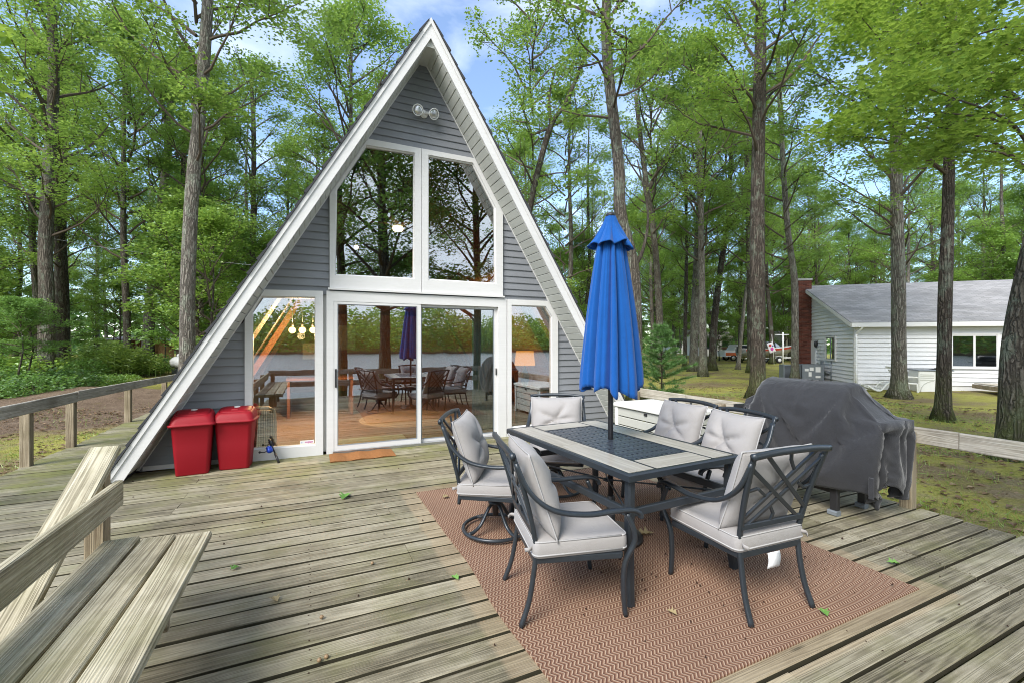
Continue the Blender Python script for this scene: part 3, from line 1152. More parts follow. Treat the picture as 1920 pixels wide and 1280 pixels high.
# windows ----------------------------------------------------------
def window(name, outer, inner, y0=YF - 0.045, d=0.10, trim=0.028):
    w = MB().frame([(x, y0, z) for x, z in outer], [(x, y0, z) for x, z in inner], (0, d, 0)).build(name, M['trim'], house)
    cx = sum(p[0] for p in inner) / len(inner)
    cz = sum(p[1] for p in inner) / len(inner)

    def shrink(p, k):
        dx, dz = cx - p[0], cz - p[1]
        L = math.hypot(dx, dz)
        return (p[0] + dx / L * k, p[1] + dz / L * k)
    i2 = [shrink(p, trim) for p in inner]
    MB().frame([(x, y0 + 0.014, z) for x, z in inner], [(x, y0 + 0.030, z) for x, z in i2], (0, 0.05, 0)).build('sash', M['trim'], w)
    i3 = [shrink(p, trim - 0.006) for p in inner]
    MB().prism([(x, y0 + 0.046, z) for x, z in i3], (0, 0.006, 0)).build('pane', M['glass'], w)
    return w


uL = window('window', [(0.235, 2.127), (0.235, 3.345), (0.712, 4.165), (1.429, 4.165), (1.429, 2.127)], [(0.300, 2.312), (0.308, 3.445), (0.684, 4.078), (1.335, 4.088), (1.328, 2.322)], trim=0.022)
uL['label'] = 'tall upper window left of the central bar, its outer corner cut by the roof slope'
uR = window('window', [(1.435, 2.127), (1.435, 4.165), (2.222, 4.165), (2.680, 3.40), (2.680, 2.127)], [(1.528, 2.325), (1.528, 4.094), (2.196, 4.094), (2.563, 3.478), (2.570, 2.322)], trim=0.022)
sL = window('window', [(-0.71, 0.0), (-0.71, 1.725), (-0.50, 2.085), (0.158, 2.10), (0.158, 0.0)], [(-0.633, 0.142), (-0.633, 1.832), (-0.536, 2.004), (0.067, 2.020), (0.067, 0.128)], trim=0.018)
sR = window('window', [(2.757, 0.0), (2.757, 2.10), (3.470, 2.10), (3.652, 1.80), (3.652, 0.0)], [(2.825, 0.128), (2.825, 2.016), (3.424, 2.018), (3.545, 1.852), (3.545, 0.135)], trim=0.018)
sR['label'] = 'narrow ground floor window right of the sliding door'
sL['label'] = 'narrow ground floor window left of the sliding door with a small sticker'
# sill bead under the upper windows
MB().box((1.457, YF - 0.055, 2.132), (2.48, 0.03, 0.024)).build('window_sill', M['trim'], house)
# print on the small window sticker
stk = MB()
stk.box((-0.03, YF - 0.004, 0.175), (0.16, 0.003, 0.045))
stick = stk.build('sticker', M['white'], sL)
for body, x, sz, mt in (('engage', -0.055, 0.034, 'pink'), ('in', -0.098, 0.022, 'blue')):
    fc = bpy.data.curves.new('lettering', 'FONT')
    fc.body = body
    fc.size = sz
    fc.extrude = 0.0008
    tmp = bpy.data.objects.new('lettering', fc)
    COL.objects.link(tmp)
    dg = bpy.context.evaluated_depsgraph_get()
    me = bpy.data.meshes.new_from_object(tmp.evaluated_get(dg))
    COL.objects.unlink(tmp)
    bpy.data.objects.remove(tmp)
    me.materials.clear()
    me.materials.append(M[mt])
    put('lettering', me, stick, (x, YF - 0.0068, 0.167), (math.pi / 2, 0, 0))

# sliding door -----------------------------------------------------
XO = [(0.198, 0.0), (0.198, 2.105), (2.743, 2.105), (2.743, 0.0)]
MB().frame([(x, YF - 0.04, z) for x, z in XO], [(x, YF - 0.04, z) for x, z in [(0.285, 0.022), (0.285, 1.975), (2.605, 1.975), (2.605, 0.022)]], (0, 0.12, 0)).build('door_frame', M['trim'], house)
sd_ = MB().box((1.445, YF - 0.02, 0.018), (2.34, 0.10, 0.03)).build('door_sill', M['chrome'], house)


def door_panel(x0, x1, z0, z1, gi, y):
    (a, b_, c_, d_) = gi
    o = MB().frame([(x0, y, z0), (x0, y, z1), (x1, y, z1), (x1, y, z0)], [(a, y, c_), (a, y, d_), (b_, y, d_), (b_, y, c_)], (0, 0.035, 0)).build('sliding_door', M['trim'], house)
    MB().box(((a + b_) / 2, y + 0.018, (c_ + d_) / 2), (b_ - a + 0.01, 0.007, d_ - c_ + 0.01)).build('pane', M['glass'], o)
    MB().frame([(a, y - 0.002, c_), (a, y - 0.002, d_), (b_, y - 0.002, d_), (b_, y - 0.002, c_)], [(a + 0.01, y + 0.004, c_ + 0.01), (a + 0.01, y + 0.004, d_ - 0.01), (b_ - 0.01, y + 0.004, d_ - 0.01), (b_ - 0.01, y + 0.004, c_ + 0.01)], (0, 0.008, 0)).build('glazing_bead', M['grey'], o)
    return o


p1 = door_panel(0.287, 1.425, 0.034, 1.974, (0.330, 1.372, 0.096, 1.940), YF - 0.035)
p2 = door_panel(1.385, 2.603, 0.034, 1.974, (1.440, 2.556, 0.070, 1.938), YF + 0.012)
hb = MB()
hb.box((0.309, YF - 0.06, 0.98), (0.022, 0.02, 0.24), None, 0.004)
hb.box((0.309, YF - 0.045, 1.08), (0.018, 0.03, 0.02))
hb.box((0.309, YF - 0.045, 0.88), (0.018, 0.03, 0.02))
hb.build('handle', M['black'], p1)
MB().box((2.585, YF + 0.0, 1.0), (0.014, 0.02, 0.10), None, 0.003).build('latch', M['black'], p2)

# twin flood light ---------------------------------------------------
fl = MB()
fl.lathe((1.465, YF - 0.01, 4.665), [(0.055, 0), (0.06, 0.015), (0.05, 0.03)], 20, True, (0, -1, 0))
fl.tube(bez([(1.455, YF - 0.03, 4.67), (1.43, YF - 0.08, 4.665), (1.40, YF - 0.10, 4.655)]), 0.018, 8)
fl.tube(bez([(1.475, YF - 0.03, 4.67), (1.51, YF - 0.08, 4.665), (1.535, YF - 0.10, 4.64)]), 0.018, 8)
flo = fl.build('flood_light', M['white'], house)
for cx, ax in ((1.365, (-0.25, -0.9, -0.35)), (1.565, (0.22, -0.85, -0.48))):
    a = Vector(ax).normalized()
    base = Vector((cx, YF - 0.12, 4.648))
    lh = MB().lathe(base, [(0.018, -0.06), (0.035, -0.05), (0.05, -0.01), (0.072, 0.05), (0.076, 0.062), (0.066, 0.062), (0.06, 0.045)], 22, True, a).build('lamp_head', M['white'], flo)
flens = MB()
for cx, ax in ((1.365, (-0.25, -0.9, -0.35)), (1.565, (0.22, -0.85, -0.48))):
    a = Vector(ax).normalized()
    MB().lathe(Vector((cx, YF - 0.12, 4.648)), [(0.064, 0.046), (0.055, 0.058), (0.03, 0.068), (0.004, 0.07)], 22, True, a).build('lens', M['chrome'], flo)

# interior -----------------------------------------------------------
inf = MB()
o = MB().box((XC, (YF + YB) / 2 + 0.05, 0.012), (6.5, YB - YF - 0.2, 0.02)).build('interior_floor', M['infloor'], house)
for s in (-1, 1):
    f = xl if s < 0 else xr
    k = 0.14
    wl = MB()
    zt = 5.10
    z = 0.02
    while z < zt:
        z1 = z + 0.135
        A, B = Vector((f(z) - s * k, YF + 0.1, z)), Vector((f(z1) - s * k, YF + 0.1, z1))
        wl.prism([A, B, B + Vector((s * 0.03, 0, 0)), A + Vector((s * 0.03, 0, 0))], (0, YB - YF - 0.3, 0))
        z += 0.14
    o = wl.build('interior_boards', M['inwood'], house)
    o['kind'] = 'stuff'
    for yy in (6.75, 9.2, 11.6):
        MB().bar((f(0.05) - s * 0.28, yy, 0.05), (f(4.9) - s * 0.22, yy, 4.9), 0.10, 0.20, (0, 1, 0)).build('rafter', M['beam'], house)
MB().prism([(xl(0), YB - 0.25, 0), (xr(0), YB - 0.25, 0), (XC, YB - 0.25, ZA)], (0, 0.1, 0)).build('back_wall', M['inwood'], house)
MB().box((XC, 11.8, 2.35), (3.7, 4.2, 0.16)).build('loft_floor', M['inwood'], house)


def ry(px, py, Y):
    """point on the plane y = Y seen at a photograph pixel"""
    r, u = (px - 960) / FPX, -(py - 642) / FPX
    dx, dy = ST + r * CT, CT - r * ST
    k = Y / dy
    return Vector((dx * k, Y, EYE + u * k))


# lamps and furniture seen through the glass
def point_lamp(name, loc, e, col):
    l = bpy.data.lights.new(name, 'POINT')
    l.energy = e
    l.color = col
    l.shadow_soft_size = 0.06
    o = bpy.data.objects.new(name, l)
    o.location = loc
    COL.objects.link(o)


pc = ry(565, 618, 8.2)
pd = thing('pendant_lamp', 'three glowing globe bulbs hanging behind the left ground floor window', 'lamp', pc)
MB().box((pc.x, pc.y, 2.22), (0.5, 0.12, 0.04), None, 0.01).build('ceiling_plate', M['tan'], pd)
for px_ in (548, 567, 587):
    c = ry(px_, 619, 8.2)
    cb = MB().tube([(c.x, c.y, 2.2), (c.x, c.y, c.z + 0.08)], 0.006, 6).build('cord', M['black'], pd)
    MB().lathe(c, sphere_prof(0.055, 10), 16).build('bulb', M['bulb'], pd)
    MB().lathe(c + Vector((0, 0, 0.05)), [(0.02, 0), (0.024, 0.05), (0.01, 0.07)], 10).build('socket', M['black'], pd)
MB().box((0.75, 8.2, 2.27), (2.0, 2.4, 0.05)).build('ceiling_panel', M['inwood'], house)
point_lamp('pendant_glow', (pc.x, pc.y - 0.1, pc.z - 0.1), 130, (1.0, 0.62, 0.28))

lc = ry(984, 672, 7.2)
tl = thing('table_lamp', 'table lamp with a glowing orange shade behind the right window', 'lamp', (lc.x, lc.y, 0.62))
MB().loft([[Vector((lc.x + r_ * math.cos(a), lc.y + r_ * math.sin(a), z_)) for a in [2 * math.pi * i / 24 for i in range(24)]] for r_, z_ in ((0.19, lc.z - 0.12), (0.16, lc.z + 0.14))], True, False).build('lamp_shade', M['shade'], tl)
MB().lathe((lc.x, lc.y, 0.60), [(0.09, 0), (0.09, 0.02), (0.03, 0.04), (0.075, 0.16), (0.085, 0.24), (0.03, 0.36), (0.012, 0.45)], 18).build('lamp_base', M['black'], tl)
sb = thing('side_table', 'low brown side table under the glowing lamp behind the right window', 'table', (lc.x + 0.1, lc.y, 0.02))
MB().box((lc.x + 0.08, lc.y + 0.05, 0.58), (0.75, 0.5, 0.035), None, 0.006).build('table_top', M['beam'], sb)
for sx in (-1, 1):
    for sy in (-1, 1):
        MB().box((lc.x + 0.08 + sx * 0.33, lc.y + 0.05 + sy * 0.2, 0.29), (0.05, 0.05, 0.54)).build('leg', M['beam'], sb)

fc_ = ry(746, 429, 9.4)
cf = thing('ceiling_fan', 'ceiling fan with a lit bowl seen in the upper left window', 'ceiling fan', fc_)
MB().lathe(fc_, [(0.02, -0.06), (0.09, -0.05), (0.12, 0.0), (0.10, 0.04)], 20).build('light_bowl', M['fanlight'], cf)
MB().lathe(fc_ + Vector((0, 0, 0.045)), [(0.10, 0), (0.12, 0.05), (0.08, 0.10), (0.02, 0.12), (0.02, 0.9)], 18).build('motor', M['offwhite'], cf)
for i in range(5):
    a = 0.5 + i * 2 * math.pi / 5
    MB().bar(fc_ + Vector((0.12 * math.cos(a), 0.12 * math.sin(a), 0.10)), fc_ + Vector((0.62 * math.cos(a), 0.62 * math.sin(a), 0.10)), 0.13, 0.012).build('blade', M['inwood'], cf)
c = ry(668, 464, 10.2)
gl = thing('hanging_bulb', 'small glowing bulb low in the upper left window', 'lamp', c)
MB().lathe(c, sphere_prof(0.05, 8), 14).build('bulb', M['fanlight'], gl)
MB().tube([c, (c.x, c.y, 4.1)], 0.006, 6).build('cord', M['black'], gl)

# box fan at the left window
fx0, fx1 = ry(474, 800, 6.55).x, ry(516, 800, 6.55).x
fo = thing('white_fan', 'white wire-fronted fan standing inside the left window', 'fan', ((fx0 + fx1) / 2, 6.6, 0.02))
w_, h_ = (fx1 - fx0) / 2 + 0.05, 0.60
fcx = fx1 - w_
path = [(fcx - w_, 6.55, 0.04), (fcx - w_, 6.55, h_ - 0.12), (fcx - w_ + 0.05, 6.55, h_ - 0.02), (fcx, 6.55, h_), (fcx + w_ - 0.05, 6.55, h_ - 0.02), (fcx + w_, 6.55, h_ - 0.12), (fcx + w_, 6.55, 0.04)]
MB().tube(bez(path, 4), 0.017, 8).build('frame', M['white'], fo)
gm = MB()
for i in range(13):
    x = fcx - w_ + 0.02 + (2 * w_ - 0.04) * i / 12
    gm.tube([(x, 6.55, 0.05), (x, 6.55, h_ - 0.03)], 0.003, 5)
o = gm.build('grille', M['white'], fo)
o['kind'] = 'stuff'
MB().box((fcx, 6.62, 0.3), (2 * w_ - 0.03, 0.08, 0.5), None, 0.01).build('housing', M['grey'], fo)

tw = ry(645, 632, 6.9)
hk = thing('hanging_towel', 'tan towel hanging inside the sliding door', 'towel', tw)
g = []
for j in range(9):
    g.append([Vector((tw.x - 0.16 + 0.32 * i / 12, 6.9 + 0.02 * math.sin(i * 1.1 + j * 0.2), tw.z + 0.17 - 0.36 * j / 8)) for i in range(13)] + [Vector((tw.x + 0.16 - 0.32 * i / 12, 6.93 + 0.02 * math.sin((12 - i) * 1.1 + j * 0.2), tw.z + 0.17 - 0.36 * j / 8)) for i in range(13)])
MB().loft(g).build('towel_cloth', M['towel'], hk)
pp = ry(579, 658, 7.4)
tag(MB().box(pp, (0.17, 0.01, 0.24)).build('wall_calendar', M['paper']), 'cream sheet of paper hung behind the left window', 'paper')
# curtain gathered at the right end of the sliding door
cl = []
cx0, cx1 = ry(885, 700, 6.5).x, ry(924, 700, 6.5).x
for zz in (0.06, 1.0, 1.98):
    cl.append([Vector((cx0 + (cx1 - cx0) * i / 24, 6.5 + 0.025 * math.sin(i * 1.5), zz)) for i in range(25)] + [Vector((cx1 - (cx1 - cx0) * i / 24, 6.506 + 0.025 * math.sin((24 - i) * 1.5), zz)) for i in range(25)])
tag(MB().loft(cl).build('curtain', M['curtain']), 'pale curtain gathered behind the right end of the sliding door', 'curtain')
tag(MB().lathe((1.75, 8.3, 0.023), [(0.95, 0), (0.95, 0.008), (0.9, 0.012)], 40, False).build('round_rug', M['inrug']), 'pale round rug on the floor inside the sliding door', 'rug')
tag(MB().box((0.82, 6.62, 0.03), (0.95, 0.5, 0.015)).build('threshold_mat', M['curtain']), 'grey mat on the floor just inside the sliding door', 'mat')
dk = thing('dark_desk', 'dark desk standing indoors behind the left window', 'desk', (0.2, 9.5, 0.02))
MB().box((0.2, 9.5, 0.74), (1.2, 0.6, 0.04), None, 0.006).build('desk_top', M['beam'], dk)
for sx in (-0.56, 0.56):
    MB().box((0.2 + sx, 9.5, 0.37), (0.05, 0.55, 0.70)).build('side_panel', M['beam'], dk)

# ------------------------------------------------------------------ red bins
def rrect(hx, hy, z, c, n=6):
    out = []
    for qx, qy, a0 in ((1, 1, 0), (-1, 1, 90), (-1, -1, 180), (1, -1, 270)):
        for i in range(n + 1):
            a = R(a0 + 90 * i / n)
            out.append(Vector((qx * (hx - c) + c * math.cos(a), qy * (hy - c) + c * math.sin(a), z)))
    return out


def red_bin(loc, rz, label):
    t = thing('trash_bin', label, 'trash can', (0, 0, 0), 0, 'red lidded bins beside the cabin wall')
    b = MB()
    b.loft([rrect(0.145, 0.115, 0.0, 0.03), rrect(0.15, 0.12, 0.012, 0.035), rrect(0.17, 0.14, 0.30, 0.04), rrect(0.187, 0.155, 0.54, 0.045), rrect(0.192, 0.16, 0.55, 0.045)])
    b.build('bin_body', M['red'], t)
    b = MB()
    rings = [rrect(0.198, 0.166, 0.535, 0.05), rrect(0.214, 0.180, 0.535, 0.055), rrect(0.217, 0.183, 0.556, 0.055), rrect(0.203, 0.169, 0.560, 0.055),
             rrect(0.200, 0.166, 0.575, 0.056), rrect(0.193, 0.158, 0.610, 0.06), rrect(0.182, 0.146, 0.642, 0.065), rrect(0.168, 0.132, 0.660, 0.066), rrect(0.158, 0.122, 0.664, 0.066), rrect(0.156, 0.120, 0.656, 0.066), rrect(0.151, 0.115, 0.656, 0.064), rrect(0.149, 0.113, 0.666, 0.062), rrect(0.11, 0.08, 0.674, 0.05), rrect(0.05, 0.035, 0.677, 0.03), rrect(0.01, 0.008, 0.677, 0.005)]
    # the lid rises towards the back
    for r_ in rings[4:]:
        for p in r_:
            p.z += 0.18 * (p.y + 0.02) * min(1, (p.z - 0.56) / 0.08)
    b.loft(rings)
    lid = b.build('lid', M['red'], t)
    g_ = MB()
    g_.loft([rrect(0.045, 0.022, 0.652, 0.012), rrect(0.038, 0.016, 0.678, 0.012), rrect(0.022, 0.008, 0.685, 0.006)])
    for p in range(len(g_.v)):
        v_ = g_.v[p]
        g_.v[p] = (v_[0], v_[1] - 0.055, v_[2] - 0.003)
    g_.build('lid_grip', M['red'], lid)
    s_ = MB()
    s_.lathe((0, 0.05, 0.684), [(0.032, 0), (0.032, 0.006)], 20, False, (0, -0.16, 1))
    s_.build('sticker', M['white'], lid)
    t.location = loc
    t.rotation_euler = (0, 0, rz)
    WORLD[t.name] = Matrix.Translation(Vector(loc)) @ Matrix.Rotation(rz, 4, 'Z')
    return t


bin1 = red_bin((-1.17, 5.915, 0.003), R(4), 'red lidded bin next to the sloping white fascia board')
bin2 = dup(bin1, (-0.775, 5.985, 0.003), R(-4), 'red lidded bin next to the left window')

# fishing rod handle leaning at the window
fr = thing('fishing_rod', 'short fishing rod butt with a blue reel leaning on the left window', 'fishing rod', (-0.33, 6.0, 0))
p0, p1 = Vector((-0.335, 5.96, 0.004)), Vector((-0.435, 6.10, 0.235))
d = p1 - p0
MB().tube([p0, p0 + d * 0.42], 0.014, 10).build('rod_grip', M['black'], fr)
MB().tube([p0 + d * 0.42, p1], [0.009, 0.009], 8).build('rod_seat', M['black'], fr)
MB().tube([p0 + d * 0.85, p0 + d * 1.12], 0.015, 10).build('fore_grip', M['black'], fr)
c = p0 + d * 0.68 + Vector((-0.035, -0.04, 0.0))
MB().lathe(c, [(0.008, -0.045), (0.03, -0.035), (0.036, -0.01), (0.03, 0.02), (0.034, 0.03), (0.012, 0.045)], 16, True, d).build('reel', M['blue'], fr)
MB().tube([c, c + Vector((-0.05, -0.02, -0.025)), c + Vector((-0.095, -0.02, -0.02))], 0.006, 6).build('crank', M['black'], fr)
MB().lathe(c + Vector((-0.10, -0.02, -0.02)), sphere_prof(0.014, 6), 10).build('crank_knob', M['black'], fr)

# coir mat at the door (slightly wavy)
b = MB()
rows = []
for i in range(17):
    x = 0.225 + 0.775 * i / 16
    zz = 0.014 + 0.006 * math.sin(i * 1.1)
    rows.append([Vector((x, 5.695 + 0.006 * math.sin(i), 0.003)), Vector((x, 5.69 + 0.006 * math.sin(i), zz)), Vector((x, 5.92, zz + 0.004)), Vector((x, 6.10, zz)), Vector((x, 6.105, 0.003))])
b.loft(rows, False)
tag(b.build('door_mat', M['coir']), 'worn brown coir mat in front of the sliding door', 'door mat')

# ------------------------------------------------------------------ outdoor rug
nx_, ny_ = 48, 60
V, F = [], []
RX0, RX1, RY0, RY1 = 0.928, 3.235, 1.34, 4.205
for top in (1, 0):
    for j in range(ny_ + 1):
        for i in range(nx_ + 1):
            u, v = i / nx_, j / ny_
            x, y = RX0 + (RX1 - RX0) * u, RY0 + (RY1 - RY0) * v
            edge = max(0, 1 - u * 10)
            x -= edge * (0.020 * math.exp(-((y - 2.15) / 0.35) ** 2) - 0.012 * math.exp(-((y - 2.75) / 0.3) ** 2))
            z = 0.009 if top else 0.001
            if top:
                z += 0.004 * edge * (1 + math.sin(y * 9)) + 0.0015 * math.sin(x * 7 + 1) * math.sin(y * 6)
            V.append((x, y, z))
nn = (nx_ + 1) * (ny_ + 1)
for j in range(ny_):
    for i in range(nx_):
        a = j * (nx_ + 1) + i
        F.append((a, a + 1, a + nx_ + 2, a + nx_ + 1))
        F.append((nn + a, nn + a + nx_ + 1, nn + a + nx_ + 2, nn + a + 1))
loop = [i for i in range(nx_ + 1)] + [j * (nx_ + 1) + nx_ for j in range(1, ny_ + 1)] + [ny_ * (nx_ + 1) + i for i in range(nx_ - 1, -1, -1)] + [j * (nx_ + 1) for j in range(ny_ - 1, 0, -1)]
for a, c_ in zip(loop, loop[1:] + loop[:1]):
    F.append((a, nn + a, nn + c_, c_))
tag(put('outdoor_rug', np_mesh('outdoor_rug', np.array(V), np.array(F), M['rug'], False)), 'terracotta woven herringbone rug under the dining set', 'rug')

# ------------------------------------------------------------------ dining table
TH = R(2.8)
table = thing('dining_table', 'metal patio table with pale tiles round a pierced dark centre', 'table', (1.985, 2.632, 0.0), TH)
TW, TL, TZ = 0.93, 1.46, 0.73
fr_ = MB()
W2, L2 = TW / 2, TL / 2
prof = [(W2, L2, TZ - 0.040), (W2, L2, TZ - 0.008), (W2 - 0.008, L2 - 0.008, TZ), (W2 - 0.030, L2 - 0.030, TZ), (W2 - 0.030, L2 - 0.030, TZ - 0.03)]
rings = [[Vector((sx * a, sy * b_, z)) for sx, sy in ((1, 1), (-1, 1), (-1, -1), (1, -1))] for a, b_, z in prof]
fr_.loft(rings, False, False)
fr_.box((0, 0, TZ - 0.038), (TW - 0.02, 0.05, 0.012))
for sx in (-1, 1):
    fr_.box((sx * (W2 - 0.225), 0, TZ - 0.014), (0.014, TL - 0.05, 0.028))
    fr_.box((sx * (W2 - 0.03), 0, TZ - 0.02), (0.01, TL - 0.05, 0.03))
for sy in (-1, 1):
    fr_.box((0, sy * (L2 - 0.225), TZ - 0.0145), (TW - 0.45, 0.014, 0.027))
    fr_.box((0, sy * (L2 - 0.03), TZ - 0.02), (TW - 0.07, 0.01, 0.03))
fr_.build('table_frame', M['metal'], table, local=True)
tw2 = 0.186


def tile(cx, cy, sx, sy, rot):
    b = MB()
    b.box((0, 0, 0), (max(sx, sy), min(sx, sy), 0.012), None, 0.0015)
    b.build('tile', M['tile'], table, (cx, cy, TZ - 0.006), (0, 0, math.pi / 2 if rot else 0), local=True)


for sx in (-1, 1):
    cxx = sx * (W2 - 0.033 - tw2 / 2)
    for sy in (-1, 1):
        tile(cxx, sy * (L2 - 0.036) / 2, tw2 - 0.006, L2 - 0.040, True)
for sy in (-1, 1):
    tile(0, sy * (L2 - 0.033 - tw2 / 2), TW - 0.474, tw2 - 0.006, False)
# pierced centre
b = MB()
px0, py0 = W2 - 0.232, L2 - 0.232
ncx, ncy = 11, 23
cw, ch = 2 * px0 / ncx, 2 * py0 / ncy
zt, zb = TZ - 0.003, TZ - 0.009
for i in range(ncx):
    for j in range(ncy):
        x0, x1 = -px0 + i * cw, -px0 + (i + 1) * cw
        y0, y1 = -py0 + j * ch, -py0 + (j + 1) * ch
        cx_, cy_ = (x0 + x1) / 2, (y0 + y1) / 2
        if (i * 2 + j) % 2 == 0 and math.hypot(cx_, cy_) > 0.05:
            h = 0.0088
            O = [(x0, y0), (x1, y0), (x1, y1), (x0, y1)]
            I = [(cx_ - h, cy_ - h), (cx_ + h, cy_ - h), (cx_ + h, cy_ + h), (cx_ - h, cy_ + h)]
            VV = [(x, y, zt) for x, y in O] + [(x, y, zt) for x, y in I] + [(x, y, zb) for x, y in O] + [(x, y, zb) for x, y in I]
            FF = []
            for k in range(4):
                m = (k + 1) % 4
                FF += [(k, m, 4 + m, 4 + k), (8 + k, 12 + k, 12 + m, 8 + m), (4 + k, 4 + m, 12 + m, 12 + k)]
            b.add(VV, FF, False)
        else:
            # a raised woven pad
            VV = [(x0, y0, zt), (x1, y0, zt), (x1, y1, zt), (x0, y1, zt), (cx_, cy_, zt + 0.0025), (x0, y0, zb), (x1, y0, zb), (x1, y1, zb), (x0, y1, zb)]
            b.add(VV, [(0, 1, 4), (1, 2, 4), (2, 3, 4), (3, 0, 4), (8, 7, 6, 5)], False)
b.build('pierced_panel', M['lattice'], table, local=True)
for sx in (-1, 1):
    for sy in (-1, 1):
        b = MB()
        pth = bez([(sx * (W2 - 0.05), sy * (L2 - 0.05), TZ - 0.03), (sx * (W2 - 0.052), sy * (L2 - 0.055), 0.45), (sx * (W2 - 0.045), sy * (L2 - 0.05), 0.2), (sx * (W2 - 0.03), sy * (L2 - 0.03), 0.01)], 5)
        b.sweep(pth, rsq(0.048, 0.048), up=(1, 0, 0), smooth=False)
        b.build('leg', M['metal'], table, local=True)
    b = MB()
    b.bar((sx * (W2 - 0.052), -(L2 - 0.06), 0.50), (sx * (W2 - 0.052), L2 - 0.06, 0.50), 0.028, 0.045, cham=0.004)
    b.build('side_rail', M['metal'], table, local=True)
for sy in (-1, 1):
    b = MB()
    b.bar((-(W2 - 0.06), sy * (L2 - 0.055), 0.50), (W2 - 0.06, sy * (L2 - 0.055), 0.50), 0.028, 0.045, cham=0.004)
    b.build('end_rail', M['metal'], table, local=True)
b = MB()
for sx in (-1, 1):
    b.tube([(sx * (W2 - 0.055), -(L2 - 0.06), 0.49), (0, 0, 0.44), (-sx * (W2 - 0.055), L2 - 0.06, 0.49)], 0.006, 6)
b.ring((0, 0, 0.44), 0.035, 0.006, 20, 6)
b.build('umbrella_brace', M['metal'], table, local=True)

# ------------------------------------------------------------------ closed umbrella
UC = (2.02, 2.648)
um = thing('patio_umbrella', 'closed royal blue patio umbrella standing through the table', 'umbrella', (UC[0], UC[1], 0))
MB().tube([(UC[0], UC[1], 0.02), (UC[0], UC[1], 2.36)], 0.0195, 14).build('pole', M['black'], um)
MB().lathe((UC[0], UC[1], 0.0105), [(0.23, 0), (0.23, 0.02), (0.20, 0.045), (0.06, 0.06), (0.035, 0.09), (0.03, 0.30), (0.022, 0.31)], 28).build('base_weight', M['black'], um)
MB().lathe((UC[0], UC[1], 2.365), [(0.034, 0), (0.038, 0.012), (0.03, 0.026), (0.012, 0.032)], 18).build('finial', M['black'], um)


def folds(z0, z1, prof, cuts, amp, hem, seed, n=220, m=44):
    """gathered cloth hanging round the pole: uneven gores between the pleat angles in cuts (degrees)"""
    rg = random.Random(seed)
    K = len(cuts)
    ln = [rg.uniform(-1, 1) for _ in range(K)]
    wd = [rg.uniform(0.90, 1.07) for _ in range(K)]
    sk = [rg.uniform(-0.28, 0.28) for _ in range(K)]
    rings = []
    for j in range(m + 1):
        t = j / m
        r = np.interp(t, [p[0] for p in prof], [p[1] for p in prof])
        a = np.interp(t, [p[0] for p in amp], [p[1] for p in amp])
        ring = []
        for i in range(n):
            deg = 360.0 * i / n
            k = max(range(K), key=lambda q: (cuts[q] <= deg, cuts[q] if cuts[q] <= deg else -1)) if deg >= cuts[0] else K - 1
            c0 = cuts[k]
            c1 = cuts[(k + 1) % K] + (360 if k == K - 1 else 0)
            dd = deg if deg >= c0 else deg + 360
            u = (dd - c0) / (c1 - c0)
            u2 = min(1, max(0, u + sk[k] * u * (1 - u) * 2))
            lobe = (1 - abs(2 * u2 - 1) ** 2.6)             # broad face, sharp crease
            span = min(1.0, (c1 - c0) / 55.0)
            second = 0.10 * t * max(0, 1 - abs(u2 - 0.35 - 0.3 * (ln[k] > 0)) / 0.10) * (span > 0.7)
            rr_ = r * (1 + (wd[k] - 1) * lobe) * (1 - a * span + a * span * lobe - second) + 0.002 * math.sin(31 * u + 3 * t)
            th = math.radians(deg) + 0.09 * t * math.sin(2 * math.radians(deg) + seed)
            zz = z0 + (z1 - z0) * t + t ** 4 * hem * (ln[k] * 0.6 * lobe + (u - 0.5) * 0.9 * (1 if ln[k] > 0 else -1) * lobe)
            ring.append(Vector((UC[0] + rr_ * math.cos(th), UC[1] + rr_ * math.sin(th), zz)))
        rings.append(ring)
    inner = [[Vector((UC[0] + (p.x - UC[0]) * 0.955, UC[1] + (p.y - UC[1]) * 0.955, p.z)) for p in r_] for r_ in rings[::-1]]
    return MB().loft(rings + inner, True, False)


folds(2.30, 1.10, [(0, 0.056), (0.125, 0.105), (0.31, 0.142), (0.53, 0.180), (0.76, 0.212), (0.92, 0.232), (1, 0.235)], [8, 62, 118, 150, 196, 236, 252, 305, 338], [(0, 0.25), (0.25, 0.42), (1, 0.46)], 0.085, 3).build('canopy', M['canopy'], um)
folds(2.372, 2.140, [(0, 0.034), (0.25, 0.058), (0.7, 0.120), (1, 0.172)], [15, 60, 105, 150, 195, 240, 285, 330], [(0, 0.1), (0.4, 0.32), (1, 0.42)], 0.05, 5, 160, 16).build('top_flap', M['canopy'], um)


